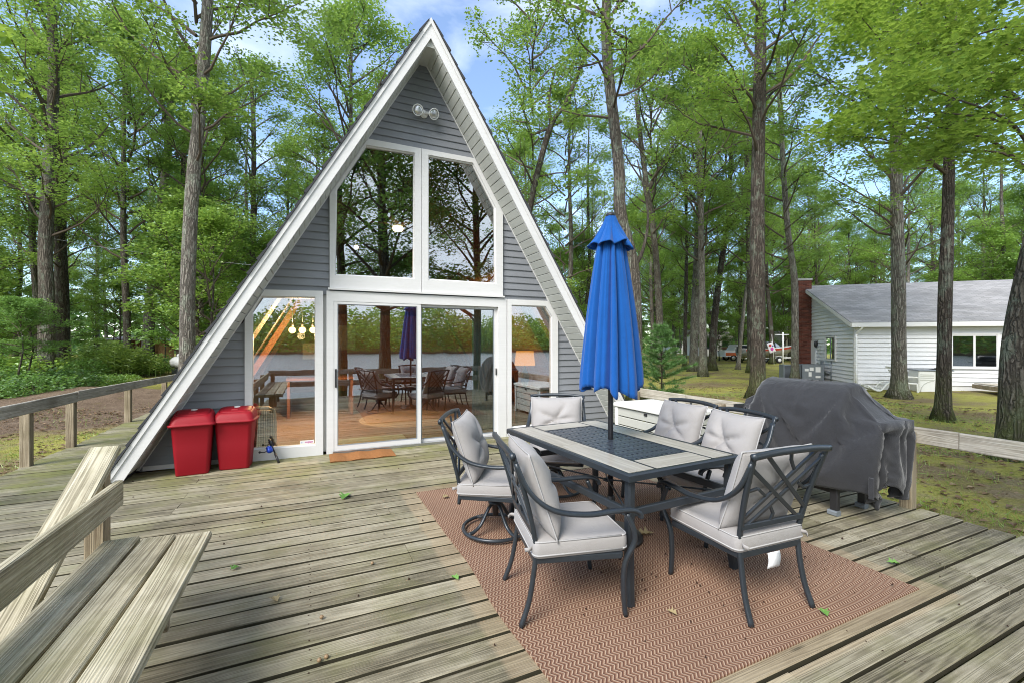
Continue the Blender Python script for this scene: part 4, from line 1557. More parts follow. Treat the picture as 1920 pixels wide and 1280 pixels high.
# ------------------------------------------------------------------ patio chairs
def pillow(w, h, t, seed, n=34, m=30, tuft=0.7, sag=0.0):
    """tufted cushion in the XZ plane, front towards +Y"""
    rg = random.Random(seed)
    ph = [rg.uniform(0, 6.28) for _ in range(6)]
    P, F = [], []
    idx = {}
    for side in (1, -1):
        for j in range(m + 1):
            for i in range(n + 1):
                u, v = -1 + 2 * i / n, -1 + 2 * j / m
                border = i in (0, n) or j in (0, m)
                if side == -1 and border:
                    idx[(side, i, j)] = idx[(1, i, j)]
                    continue
                a = (1 - abs(u) ** 3.2)
                b_ = (1 - abs(v) ** 3.2)
                th = (max(a, 0) ** 0.55) * (max(b_, 0) ** 0.55)
                r = math.hypot(u, v * 0.95)
                an = math.atan2(v, u)
                crease = tuft * (0.75 * math.exp(-(r / 0.19) ** 1.5) + 0.40 * math.exp(-((r - 0.34) / 0.36) ** 2) * (1 - abs(math.sin(2.5 * an + ph[0] + 0.5 * math.sin(2 * an + ph[1]))) ** 0.5) * 1.6)
                lump = 0.05 * math.sin(3.1 * u + ph[2]) * math.cos(2.7 * v + ph[3]) + 0.02 * math.sin(9 * u + ph[4]) * math.sin(8 * v + ph[5]) * (1 - th * 0.5)
                y = (side if side > 0 else -0.55) * t / 2 * (th * (1 + lump) - crease * th)
                k = 1 - 0.035 * (abs(u) ** 2 * (1 - abs(v) ** 2) + abs(v) ** 2 * (1 - abs(u) ** 2)) * (1 if border else 0.9)
                x = u * w / 2 * (1 - 0.04 * (1 - v * v)) if abs(u) > 0 else 0
                z = v * h / 2 * (1 - 0.05 * (1 - u * u) + sag * (v < 0) * 0)
                idx[(side, i, j)] = len(P)
                P.append(Vector((x, y, z)))
    for side in (1, -1):
        for j in range(m):
            for i in range(n):
                q = [idx[(side, i, j)], idx[(side, i + 1, j)], idx[(side, i + 1, j + 1)], idx[(side, i, j + 1)]]
                F.append(tuple(q[::-1] if side == 1 else q))
    edge = [P[idx[(1, i, 0)]] for i in range(n + 1)] + [P[idx[(1, n, j)]] for j in range(1, m + 1)] + [P[idx[(1, i, m)]] for i in range(n - 1, -1, -1)] + [P[idx[(1, 0, j)]] for j in range(m - 1, 0, -1)]
    return P, F, edge


def seat_pad(hx, y0, y1, z0, z1, seed):
    rg = random.Random(seed)
    b = MB()
    rings = []
    cy, hy = (y0 + y1) / 2, (y1 - y0) / 2

    def rr_(k, z, dome=0.0):
        return [Vector((p.x, p.y + cy, z + dome * (1 - (p.x / hx) ** 2) * (1 - (p.y / hy) ** 2))) for p in rrect(hx * k, hy * k, 0, 0.035 * k, 4)]
    rings = [rr_(0.3, z0), rr_(0.95, z0), rr_(0.985, z0 + 0.006), rr_(1.0, z0 + 0.02), rr_(1.005, (z0 + z1) / 2), rr_(1.0, z1 - 0.018), rr_(0.985, z1 - 0.004), rr_(0.95, z1, 0.004), rr_(0.8, z1 + 0.004, 0.010), rr_(0.55, z1 + 0.006, 0.014), rr_(0.25, z1 + 0.008, 0.014), rr_(0.02, z1 + 0.008, 0.015)]
    b.loft(rings)
    return b, rings


LAT = [((0.17, 1.0), (1.0, 0.13)), ((0.0, 0.84), (0.92, 0.0)), ((0.0, 0.10), (0.88, 1.0)), ((0.10, 0.0), (1.0, 0.86)),
       ((0.0, 0.50), (0.16, 0.53)), ((0.16, 0.53), (0.28, 0.42)), ((0.50, 1.0), (0.53, 0.90)), ((0.53, 0.90), (0.63, 0.74)),
       ((0.76, 0.53), (0.88, 0.44)), ((0.88, 0.44), (1.0, 0.46)), ((0.46, 0.0), (0.48, 0.13)), ((0.48, 0.13), (0.39, 0.27))]


def make_chair(label, swivel, seed):
    t = thing('patio_chair', label, 'chair', (0, 0, 0), 0, 'patio chairs round the dining table')
    bar_p = rsq(0.022, 0.030, 0.25)
    zlo = 0.285 if swivel else None
    for s in (-1, 1):
        if swivel:
            pb = bez([(s * 0.217, -0.232, 0.275), (s * 0.22, -0.228, 0.40), (s * 0.24, -0.275, 0.62), (s * 0.265, -0.355, 0.88)], 7)
        else:
            pb = bez([(s * 0.226, -0.305, 0.0), (s * 0.219, -0.262, 0.12), (s * 0.215, -0.235, 0.27), (s * 0.22, -0.228, 0.40), (s * 0.24, -0.275, 0.62), (s * 0.265, -0.355, 0.88)], 7)
        MB().sweep(pb, bar_p, up=(1, 0, 0)).build('back_post' if swivel else 'rear_leg', M['metal'], t)
        if swivel:
            pf = bez([(s * 0.252, 0.205, 0.31), (s * 0.272, 0.262, 0.38), (s * 0.282, 0.262, 0.46), (s * 0.278, 0.235, 0.548)], 7)
        else:
            pf = bez([(s * 0.247, 0.252, 0.0), (s * 0.25, 0.238, 0.14), (s * 0.256, 0.245, 0.28), (s * 0.274, 0.288, 0.39), (s * 0.282, 0.282, 0.46), (s * 0.278, 0.245, 0.548)], 7)
        MB().sweep(pf, bar_p, up=(1, 0, 0)).build('arm_support' if swivel else 'front_leg', M['metal'], t)
        pa = bez([(s * 0.258, -0.34, 0.835), (s * 0.272, -0.27, 0.69), (s * 0.284, -0.15, 0.595), (s * 0.288, 0.02, 0.563), (s * 0.286, 0.17, 0.568), (s * 0.281, 0.27, 0.566), (s * 0.277, 0.315, 0.545), (s * 0.275, 0.325, 0.52)], 6)
        MB().sweep(pa, rsq(0.038, 0.022, 0.3), up=(0, 0.3, 1)).build('arm', M['metal'], t)
        MB().bar((s * 0.222, -0.225, 0.325), (s * 0.254, 0.225, 0.325), 0.022, 0.03, cham=0.003).build('seat_rail', M['metal'], t)
    MB().bar((-0.25, 0.225, 0.3245), (0.25, 0.225, 0.3245), 0.022, 0.03, cham=0.003).build('seat_rail', M['metal'], t)
    MB().bar((-0.215, -0.228, 0.3245), (0.215, -0.228, 0.3245), 0.022, 0.032, cham=0.003).build('seat_rail', M['metal'], t)
    sl = MB()
    for yy in (-0.12, 0.0, 0.12):
        sl.bar((-0.23, yy, 0.332), (0.23, yy, 0.332), 0.03, 0.004)
    o = sl.build('seat_strap', M['black'], t)
    o['kind'] = 'stuff'
    # top rail, lower rail and lattice
    tp = bez([(-0.282, -0.357, 0.868), (-0.14, -0.368, 0.882), (0.0, -0.372, 0.885), (0.14, -0.368, 0.882), (0.282, -0.357, 0.868)], 5)
    MB().sweep(tp, rsq(0.026, 0.034, 0.3)).build('top_rail', M['metal'], t)
    zb = 0.475
    MB().bar((-0.228, -0.243, zb), (0.228, -0.243, zb), 0.02, 0.03, cham=0.003).build('lower_rail', M['metal'], t)

    def pan(u, v):
        z = zb + (0.868 - zb) * v
        k = (z - 0.40) / 0.48
        hw = 0.222 + 0.038 * k
        y = np.interp(z, [0.40, 0.475, 0.62, 0.75, 0.88], [-0.228, -0.241, -0.275, -0.313, -0.355])
        return Vector(((u - 0.5) * 2 * hw, y - 0.001, z))
    for i, (a, b_) in enumerate(LAT):
        A, B = pan(*a), pan(*b_)
        off = Vector((0, 0.0012 * (i % 5), 0))
        MB().bar(A + off, B + off, 0.022 if i < 4 else 0.016, 0.013, (0, 1, 0.4), 0.002).build('lattice_slat', M['metal'], t)
        # bar() puts w across 'up x dir': for the lattice that lies in the panel
    if swivel:
        MB().ring((0, 0.0, 0.030), 0.245, 0.0135, 44, 8).build('ring_base', M['metal'], t)
        for q in range(4):
            a = math.pi / 4 + q * math.pi / 2
            e = Vector((math.cos(a), math.sin(a), 0))
            pth = bez([e * 0.02 + Vector((0, 0, 0.215)), e * 0.06 + Vector((0, 0, 0.19)), e * 0.13 + Vector((0, 0, 0.085)), e * 0.19 + Vector((0, 0, 0.045)), e * 0.24 + Vector((0, 0, 0.036))], 5)
            MB().sweep(pth, rsq(0.026, 0.022, 0.3)).build('base_leg', M['metal'], t)
        b = MB()
        b.lathe((0, 0, 0), [(0.022, 0.12), (0.026, 0.20), (0.03, 0.205), (0.052, 0.21), (0.056, 0.222), (0.03, 0.232), (0.026, 0.26), (0.05, 0.265), (0.055, 0.30)], 18)
        b.box((0, 0.0, 0.300), (0.18, 0.26, 0.022))
        b.box((0, 0.03, 0.27), (0.10, 0.16, 0.05))
        b.build('swivel_hub', M['black'], t)
    # cushions
    pad, rings = seat_pad(0.252, -0.245, 0.268, 0.338, 0.428, seed)
    sc_ = pad.build('seat_cushion', M['cushion'], t)
    pp_ = MB()
    for k in (3, 6):
        pp_.tube(rings[k] + [rings[k][0]], 0.0045, 5)
    pp_.build('piping', M['piping'], sc_)
    P, F, edge = pillow(0.515, 0.475, 0.215, seed)
    tilt = R(18.5)
    rot = Matrix.Rotation(tilt, 4, 'X')
    mv = Matrix.Translation(Vector((0.004 * (seed % 3 - 1), -0.198, 0.648))) @ rot @ Matrix.Rotation(R((seed % 5 - 2) * 0.8), 4, 'Y')
    cu = MB()
    cu.add([mv @ p for p in P], F, True)
    bc = cu.build('back_cushion', M['cushion'], t)
    MB().tube([mv @ p for p in edge] + [mv @ edge[0]], 0.0048, 5).build('piping', M['piping'], bc)
    for s in (-1, 1):
        b = MB()
        A = Vector((s * 0.205, -0.235, 0.392))
        pts = [A, A + Vector((s * 0.018, -0.014, -0.002)), A + Vector((s * 0.026, -0.030, -0.004)), A + Vector((s * 0.012, -0.048, -0.012))]
        b.sweep(bez(pts, 3), [(-0.0012, -0.010), (0.0012, -0.010), (0.0012, 0.010), (-0.0012, 0.010)])
        b.build('tie_strap', M['cushion'], sc_)
    return t


c_fix = make_chair('pale cushioned chair with straight legs, nearest the bench on the table\'s left', False, 2)
c_swv = make_chair('swivel chair on a ring base at the table\'s left, nearest the red bins', True, 4)


def set_chair(c, x, y, phi, z=0.011):
    c.location = (x, y, z)
    c.rotation_euler = (0, 0, R(phi - 90))
    WORLD[c.name] = Matrix.Translation(Vector((x, y, z))) @ Matrix.Rotation(R(phi - 90), 4, 'Z')


def chair_copy(src, x, y, phi, label, z=0.011):
    return dup(src, (x, y, z), R(phi - 90), label)


c3 = chair_copy(c_fix, 2.265, 1.80, 86.6, 'chair with its lattice back turned to the viewer and a white label hanging')
c6 = chair_copy(c_fix, 2.80, 2.445, 173, 'cushioned chair at the table\'s right, nearest the covered grill')
c5 = chair_copy(c_fix, 2.885, 3.03, 180, 'cushioned chair at the table\'s right, nearest the white-lidded storage box')
c4 = chair_copy(c_swv, 2.15, 3.68, -124, 'swivel chair at the table\'s far end, before the narrow right window')
set_chair(c_fix, 1.315, 2.145, -13)
set_chair(c_swv, 1.285, 3.095, -31)
# the care label only one chair shows
lb = MB()
rows = []
for j in range(7):
    zz = 0.315 - 0.085 * j / 6
    yy = -0.250 - 0.006 * math.sin(j * 0.6)
    rows.append([Vector((x_, yy, zz)) for x_ in (-0.045, 0.0, 0.045)] + [Vector((x_, yy - 0.0015, zz)) for x_ in (0.045, 0.0, -0.045)])
lb.loft(rows)
cl_ = lb.build('care_label', M['tag'], c3, local=True)

# ------------------------------------------------------------------ covered grill
GX, GY = 4.20, 2.50
gg = thing('gas_grill', 'dark grill cart showing its legs below the grey cover', 'grill', (GX, GY, 0))
b = MB()
b.box((GX, GY + 0.05, 0.62), (0.42, 0.95, 0.28))
b.build('firebox', M['black'], gg)
MB().box((GX + 0.05, GY + 0.05, 0.33), (0.40, 0.62, 0.34)).build('cabinet', M['black'], gg)
for sx in (-0.2, 0.2):
    for sy in (-0.30, 0.38):
        MB().box((GX + sx, GY + 0.02 + sy, 0.27), (0.045, 0.06, 0.46), None, 0.006).build('leg', M['black'], gg)
        MB().box((GX + sx - 0.012, GY + 0.02 + sy, 0.022), (0.065, 0.075, 0.042), None, 0.008).build('foot', M['grey'], gg)
for sy in (-0.50, 0.56):
    MB().box((GX, GY + sy, 0.79), (0.40, 0.26, 0.03)).build('side_shelf', M['black'], gg)

hd = MB()
hd.loft([[Vector((GX - 0.02 + 0.24 * math.cos(a_), yy, 0.76 + 0.325 * math.sin(a_))) for a_ in [math.pi * i / 10 for i in range(11)]] for yy in (GY - 0.33, GY + 0.40)], True, True, True)
hd.build('hood', M['black'], gg)
# the cover starts as a roomy sewn bag and settles over the grill as real cloth
HX, HY = 0.335, 0.69
hv = [(-1.0, 0.86), (-0.75, 0.98), (-0.46, 1.12), (0.0, 1.14), (0.50, 1.12), (0.75, 1.0), (1.0, 0.86)]
nseg, m1, m2 = 150, 15, 26
rings = []
rg = random.Random(12)
for j in range(m1 + m2 + 1):
    ring = []
    for i in range(nseg):
        th = 2 * math.pi * i / nseg
        c_, s_ = math.cos(th), math.sin(th)
        k = (abs(c_) ** 7 + abs(s_) ** 7) ** (-1 / 7)
        if j <= m1:
            s = 0.03 + 0.97 * j / m1
            u, v = c_ * k * s, s_ * k * s
            z = np.interp(v, [q[0] for q in hv], [q[1] for q in hv]) - 0.10 * max(0, abs(u) - 0.5) + 0.012
            p = Vector((GX + u * HX, GY + v * HY, z))
        else:
            t = (j - m1) / m2
            u, v = c_ * k, s_ * k
            zt = np.interp(v, [q[0] for q in hv], [q[1] for q in hv]) - 0.05 + 0.012
            near = math.exp(-((u + 0.8) / 0.6) ** 2 - ((v + 1.0) / 0.25) ** 2)
            hem = 0.45 - 0.32 * near - 0.14 * math.exp(-((u - 0.9) / 0.6) ** 2 - ((v + 1.0) / 0.3) ** 2) + 0.04 * math.sin(3 * th + 1)
            fl = 1.02 + 0.07 * t + 0.035 * t * math.sin(9 * th + 0.7) + 0.02 * t * math.sin(17 * th + 2)
            p = Vector((GX + u * HX * fl, GY + v * HY * fl, zt + (hem - zt) * t))
        ring.append(p + Vector((rg.uniform(-1, 1), rg.uniform(-1, 1), rg.uniform(-1, 1))) * 0.003)
    rings.append(ring)
cov = MB().loft(rings, True, False, True).build('grill_cover', M['cover'])
capm = cov.data
import bmesh as _bm
q_ = _bm.new()
q_.from_mesh(capm)
q_.verts.ensure_lookup_table()
q_.faces.new([q_.verts[i] for i in range(nseg)][::-1])
_bm.ops.triangulate(q_, faces=[f for f in q_.faces if len(f.verts) > 4])
_bm.ops.recalc_face_normals(q_, faces=q_.faces[:])
q_.to_mesh(capm)
q_.free()
for f in capm.polygons:
    f.use_smooth = True
solids = [o_ for o_ in COL.objects if o_.parent == gg and o_.name.split('.')[0] in ('firebox', 'hood', 'side_shelf', 'cabinet', 'leg')] + [o_ for o_ in COL.objects if o_.name.startswith('post') and o_.parent == rr]
colls = []
for o_ in solids:
    md = o_.modifiers.new('collide', 'COLLISION')
    o_.collision.thickness_outer = 0.008
    o_.collision.cloth_friction = 12
    o_.collision.use_culling = False
    colls.append((o_, md))
cl = cov.modifiers.new('cloth', 'CLOTH')
st = cl.settings
st.quality = 5
st.mass = 0.25
st.tension_stiffness = 12
st.compression_stiffness = 12
st.shear_stiffness = 6
st.bending_stiffness = 0.6
st.air_damping = 2.0
st.shrink_min = -0.03
cl.collision_settings.distance_min = 0.008
cl.collision_settings.use_self_collision = False
cl.point_cache.frame_start = 1
cl.point_cache.frame_end = 60
for fr_no in range(1, 46):
    SC.frame_set(fr_no)
dg = bpy.context.evaluated_depsgraph_get()
settled = bpy.data.meshes.new_from_object(cov.evaluated_get(dg))
cov.modifiers.remove(cl)
old = cov.data
cov.data = settled
for o_, md in colls:
    o_.modifiers.remove(md)
SC.frame_set(1)
md = cov.modifiers.new('thickness', 'SOLIDIFY')
md.thickness = 0.004
tag(cov, 'dark grey fabric cover draped in folds over the grill', 'grill cover')
# a sewn handle flap near the front corner
hh = MB()
hh.box((3.885, 1.90, 0.33), (0.012, 0.035, 0.16), None, 0.004)
hh.build('strap', M['cover'], cov)

# ------------------------------------------------------------------ storage box
bx = thing('deck_box', 'resin storage box with a white lid against the right rail', 'storage box', (4.28, 4.52, 0))
X0, X1, Y0, Y1, Z1 = 3.98, 4.62, 3.98, 5.06, 0.555
for (x, y) in ((X0, Y0), (X0, Y1), (X1, Y0), (X1, Y1)):
    MB().box((x, y, 0.28), (0.06, 0.06, 0.55), None, 0.008).build('corner_post', M['offwhite'], bx)
pz = 0.05
while pz < 0.53:
    h = 0.118
    for x in (X0, X1):
        MB().box((x, (Y0 + Y1) / 2, pz + h / 2), (0.03, Y1 - Y0 - 0.065, h - 0.008), None, 0.005).build('side_panel', M['resin'], bx)
    for yy in (Y0, Y1):
        MB().box(((X0 + X1) / 2, yy, pz + h / 2), (X1 - X0 - 0.065, 0.03, h - 0.008), None, 0.005).build('end_panel', M['resin'], bx)
    pz += 0.122
lid = MB()
lid.loft([rrect((X1 - X0) / 2 + k[0], (Y1 - Y0) / 2 + k[0], k[1], 0.03) for k in ((0.045, 0.545), (0.05, 0.552), (0.05, 0.585), (0.04, 0.596), (0.0, 0.606), (-0.25, 0.612))], False)
for i, v_ in enumerate(lid.v):
    lid.v[i] = (v_[0] + (X0 + X1) / 2, v_[1] + (Y0 + Y1) / 2, v_[2])
lo = lid.build('lid', M['offwhite'], bx)
MB().box((X0 - 0.022, (Y0 + Y1) / 2 - 0.06, 0.505), (0.02, 0.05, 0.035), None, 0.006).build('latch', M['black'], bx)

# ------------------------------------------------------------------ neighbouring white house (own frame: X along its front, Y to its back)
NB0, NBR = Vector((20.27, 10.49, 0)), R(-40.9)
nb = thing('white_house', 'long white-sided house with a grey shingle roof and brick chimney', 'house', NB0, NBR)
ZG, ZE, ZR, DR, LN = -0.47, 2.22, 4.2, 5.2, 12.5


def nbuild(b, name, mat, parent=None, kind=None):
    o = b.build(name, mat, parent or nb, local=True)
    if kind:
        o['kind'] = kind
    return o


b = MB()
b.prism([(0, 0, ZG), (LN, 0, ZG), (LN, 0, ZE), (0, 0, ZE)], (0, 0.12, 0))
nbuild(b, 'wall', M['wsiding'])
b = MB()
b.prism([(0.0, 0.13, ZG), (0.0, DR + 0.5, ZG), (0.0, DR + 0.5, ZR - 0.3), (0.0, DR, ZR - 0.1), (0.0, 0.13, ZE + 0.05)], (0.12, 0, 0))
nbuild(b, 'gable_wall', M['wsiding'])
# clapboards as real laps, too fine to tell apart one by one
b = MB()
z = ZG + 0.25
while z < ZE - 0.02:
    b.add([(0.06, -0.04, z), (LN, -0.04, z), (LN, -0.003, z + 0.165), (0.06, -0.003, z + 0.165), (0.06, 0, z), (LN, 0, z)], [(0, 1, 2, 3), (4, 5, 1, 0)], False)
    z += 0.165
nbuild(b, 'clapboards', M['wsiding'], None, 'stuff')
b = MB()
z = ZG + 0.25
while z < ZR - 0.25:
    y1 = DR + 0.45 if z < ZR - 0.45 else DR
    y0 = 0.06 if z < ZE else 0.13 + (z + 0.165 - ZE) * (DR / (ZR - ZE))
    if y1 > y0:
        b.add([(-0.04, y0, z), (-0.04, y1, z), (-0.003, y1, z + 0.165), (-0.003, y0, z + 0.165), (0, y0, z), (0, y1, z)], [(3, 2, 1, 0), (0, 1, 5, 4)], False)
    z += 0.165
nbuild(b, 'gable_clapboards', M['wsiding'], None, 'stuff')
nbuild(MB().box((0, -0.02, (ZG + ZE) / 2), (0.11, 0.11, ZE - ZG)), 'corner_board', M['trim'])
# roof planes
OV = 0.38
sl = (ZR - ZE) / DR
b = MB()
b.prism([(-0.28, -OV, ZE - OV * sl + 0.16), (-0.28, DR, ZR + 0.16), (-0.28, DR, ZR + 0.03), (-0.28, -OV, ZE - OV * sl + 0.03)], (LN + 0.5, 0, 0))
rf1 = nbuild(b, 'roof', M['shingle'])
b = MB()
b.prism([(-0.28, DR + 0.01, ZR + 0.155), (-0.28, DR + 0.9, ZR - 0.22), (-0.28, DR + 0.9, ZR - 0.33), (-0.28, DR + 0.01, ZR + 0.03)], (LN + 0.5, 0, 0))
nbuild(b, 'roof', M['shingle'])
b = MB()
y = -OV
i = 0
while y < DR - 0.05:
    z = ZE + y * sl + 0.162
    b.add([(-0.29, y - 0.01, z + 0.010), (LN + 0.22, y - 0.01, z + 0.010), (LN + 0.22, y + 0.15, z + 0.15 * sl + 0.003), (-0.29, y + 0.15, z + 0.15 * sl + 0.003), (-0.29, y - 0.01, z), (LN + 0.22, y - 0.01, z)], [(0, 1, 2, 3), (4, 5, 1, 0)], False)
    y += 0.145
nbuild(b, 'shingle_courses', M['shingle'], rf1, 'stuff')
# fascia and gutter, rake board
nbuild(MB().box((LN / 2 - 0.02, -OV - 0.012, ZE - OV * sl + 0.06), (LN + 0.5, 0.025, 0.17)), 'fascia_board', M['trim'])
nbuild(MB().box((LN / 2 - 0.02, -OV / 2, ZE - OV * sl + 0.01), (LN + 0.3, OV - 0.03, 0.02)), 'soffit', M['trim'])
b = MB()
b.prism([(-0.30, -OV, ZE - OV * sl - 0.03), (-0.30, DR, ZR - 0.03), (-0.30, DR, ZR + 0.13), (-0.30, -OV, ZE - OV * sl + 0.13)], (0.018, 0, 0))
nbuild(b, 'rake_board', M['trim'])
b = MB()
b.tube(bez([(0.10, -OV + 0.03, ZE - 0.12), (0.09, -OV + 0.05, ZE - 0.22), (0.0, -0.11, ZE - 0.42), (0.0, -0.115, ZE - 0.6), (0.0, -0.115, ZG + 0.1)], 3), 0.04, 8)
nbuild(b, 'downspout', M['white'])
# chimney: bricks are below the size one can pick apart
b = MB()
cw0, cw1, cy0, cy1 = -0.62, -0.02, DR - 0.55, DR + 0.45
b.box(((cw0 + cw1) / 2, (cy0 + cy1) / 2, (ZG + 4.6) / 2), (cw1 - cw0 - 0.03, cy1 - cy0 - 0.03, 4.6 - ZG))
ch = nbuild(b, 'chimney', M['mortar'])
V, F, T = [], [], []
for face in range(3):
    z, row = ZG + 0.02, 0
    while z < 4.58:
        if face == 0:
            a0, a1 = cw0, cw1
        else:
            a0, a1 = cy0, cy1
        a = a0 - (0.1 if row % 2 else 0.0)
        while a < a1 - 0.02:
            e0, e1 = max(a, a0), min(a + 0.19, a1)
            if e1 - e0 > 0.03:
                h0, h1 = z, z + 0.056
                if face == 0:
                    q = [(e0, cy0, h0), (e1, cy0, h0), (e1, cy0, h1), (e0, cy0, h1)]
                    bk = [(x, cy0 + 0.02, zz) for x, _, zz in q]
                elif face == 1:
                    q = [(cw0, e1, h0), (cw0, e0, h0), (cw0, e0, h1), (cw0, e1, h1)]
                    bk = [(cw0 + 0.02, yy, zz) for _, yy, zz in q]
                else:
                    q = [(cw1, e0, h0), (cw1, e1, h0), (cw1, e1, h1), (cw1, e0, h1)]
                    bk = [(cw1 - 0.02, yy, zz) for _, yy, zz in q]
                o0 = len(V)
                V += q + bk
                F += [(o0, o0 + 1, o0 + 2, o0 + 3)] + [(o0 + k, o0 + 4 + k, o0 + 4 + (k + 1) % 4, o0 + (k + 1) % 4) for k in range(4)]
                T += [rng.random()] * 5
            a += 0.2
        z += 0.067
        row += 1
me = np_mesh('brick_courses', np.array(V), np.array(F), M['brick'], False, T)
o = put('brick_courses', me, ch, local=True)
o['kind'] = 'stuff'
nbuild(MB().box(((cw0 + cw1) / 2, (cy0 + cy1) / 2, 4.66), (cw1 - cw0 + 0.06, cy1 - cy0 + 0.06, 0.10)), 'chimney_cap', M['concrete'])
b = MB()
b.lathe((5.6, DR - 0.7, ZR - 0.2), [(0.06, 0), (0.06, 0.75), (0.085, 0.76), (0.085, 0.86), (0.02, 0.9)], 12)
nbuild(b, 'vent_pipe', M['chrome'])


def nb_window(x0, x1, z0, z1, gable=False, n=2):
    f = (lambda a, d, z: (d, a, z)) if gable else (lambda a, d, z: (a, d, z))
    O = [f(x0 - 0.07, -0.085, z0 - 0.07), f(x0 - 0.07, -0.085, z1 + 0.07), f(x1 + 0.07, -0.085, z1 + 0.07), f(x1 + 0.07, -0.085, z0 - 0.07)]
    I = [f(x0, -0.085, z0), f(x0, -0.085, z1), f(x1, -0.085, z1), f(x1, -0.085, z0)]
    w = nbuild(MB().frame(O, I, f(0, 0.06, 0)), 'window', M['trim'])
    st = (x1 - x0) / n
    for i in range(n):
        a, c = x0 + st * i, x0 + st * (i + 1)
        nbuild(MB().prism([f(a + 0.03, -0.058, z0 + 0.02), f(c - 0.03, -0.058, z0 + 0.02), f(c - 0.03, -0.058, z1 - 0.02), f(a + 0.03, -0.058, z1 - 0.02)], f(0, 0.004, 0)), 'pane', M['farglass'], w)
        O = [f(a, -0.07, z0), f(a, -0.07, z1), f(c, -0.07, z1), f(c, -0.07, z0)]
        I = [f(a + 0.035, -0.07, z0 + 0.035), f(a + 0.035, -0.07, z1 - 0.035), f(c - 0.035, -0.07, z1 - 0.035), f(c - 0.035, -0.07, z0 + 0.035)]
        nbuild(MB().frame(O, I, f(0, 0.02, 0)), 'sash', M['trim'] if not gable else M['grey'], w)
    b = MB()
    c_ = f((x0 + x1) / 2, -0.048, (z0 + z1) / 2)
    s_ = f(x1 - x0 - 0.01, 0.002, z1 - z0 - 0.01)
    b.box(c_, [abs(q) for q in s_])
    nbuild(b, 'unlit_room_sheet', M['rubber'], w)  # thin black sheet stands in for the room's darkness behind the glass
    return w


nb_window(3.16, 4.56, 0.50, 1.72)
nb_window(7.2, 9.0, 0.50, 1.72)
nb_window(1.75, 2.75, 0.68, 1.66, True)
b = MB()
b.box((-0.035, 4.4, 0.55), (0.05, 0.75, 1.95), None, 0.01)
dr = nbuild(b, 'side_door', M['white'])
b = MB()
b.lathe((-0.10, 3.88, 1.30), [(0.02, 0.22), (0.07, 0.18), (0.085, 0.0), (0.05, -0.08), (0.02, -0.10)], 10)
b.box((-0.04, 3.88, 1.46), (0.06, 0.08, 0.12))
nbuild(b, 'porch_lantern', M['black'])
b = MB()
b.lathe((2.98, -0.09, 1.30), [(0.03, 0.12), (0.07, 0.10), (0.07, -0.06), (0.03, -0.1)], 10)
nbuild(b, 'wall_lantern', M['black'])
b = MB()
b.box((-0.06, 3.2, 0.42), (0.10, 0.20, 0.30), None, 0.01)
b.tube([(-0.06, 3.2, 0.27), (-0.06, 3.2, -0.45)], 0.03, 8)
b.tube(bez([(-0.05, 3.05, 0.4), (-0.06, 2.95, 0.1), (-0.06, 2.6, 0.0), (-0.05, 2.2, 0.05)], 4), 0.02, 6)
b.tube([(-0.05, 2.2, 0.66), (-0.05, 2.2, -0.45)], 0.025, 8)
nbuild(b, 'meter_box', M['grey'])
b = MB()
b.prism([(-0.03, 3.6, -0.46), (-1.2, 3.6, -0.46), (-0.03, 3.6, 0.12)], (0, 0.9, 0))
nbuild(b, 'cellar_hatch', M['grey'])


def nloc(x, y, z=0.0):
    return NB0 + Matrix.Rotation(NBR, 3, 'Z') @ Vector((x, y, z))


# low deck with steps in front of it
pk = thing('porch_deck', 'low weathered porch deck with steps below the neighbour\'s window', 'porch', nloc(4.6, -1.1, ZG), NBR)
for i in range(9):
    b = MB()
    b.box((0, 0, 0), (2.6, 0.14, 0.035), None, 0.004)
    b.build('deck_board', M['rail'], pk, (0.35, -0.62 + i * 0.155, 0.38), local=True)
for x in (-0.9, 0.4, 1.6):
    MB().box((x, -0.66, 0.17), (0.09, 0.09, 0.36)).build('post', M['post'], pk, local=True)
MB().box((0.35, -0.70, 0.28), (2.6, 0.04, 0.15)).build('rim_board', M['post'], pk, local=True)
MB().box((-0.98, 0.02, 0.28), (0.04, 1.4, 0.15)).build('rim_board', M['post'], pk, local=True)
for k, (dx, zz) in enumerate(((-0.15, 0.23), (-0.42, 0.08))):
    for q in range(2):
        b = MB()
        b.box((0, 0, 0), (0.9, 0.13, 0.035), None, 0.004)
        b.build('step_board', M['rail'], pk, (-0.55, -0.75 + dx + q * 0.14 - 0.1, zz), local=True)
for x in (-0.98, -0.12):
    MB().prism([(x, -0.72, 0.34), (x, -0.72, 0.14), (x, -1.25, -0.06), (x, -1.25, 0.05)], (0.035, 0, 0)).build('stringer', M['post'], pk, local=True)

# grill on that deck
g2 = thing('charcoal_grill', 'black grill cart on the porch deck of the white house', 'grill', nloc(5.05, -1.25, -0.07), NBR)
MB().box((0, 0, 0.63), (0.75, 0.45, 0.32), None, 0.03).build('firebox', M['black'], g2, local=True)
b = MB()
b.loft([[Vector((x, 0.225 * math.cos(a), 0.79 + 0.20 * math.sin(a))) for a in [math.pi * i / 10 for i in range(11)]] for x in (-0.37, 0.37)], True, True, True)
b.build('hood', M['black'], g2, local=True)
MB().box((-0.48, 0, 0.70), (0.20, 0.4, 0.03)).build('side_shelf', M['grey'], g2, local=True)
for x in (-0.33, 0.33):
    for y in (-0.18, 0.18):
        MB().box((x, y, 0.24), (0.035, 0.035, 0.46)).build('leg', M['black'], g2, local=True)
MB().lathe((-0.52, -0.05, 0.24), [(0.02, -0.1), (0.09, -0.08), (0.10, 0.0), (0.10, 0.2), (0.06, 0.27), (0.03, 0.29)], 14).build('gas_bottle', M['white'], g2, local=True)
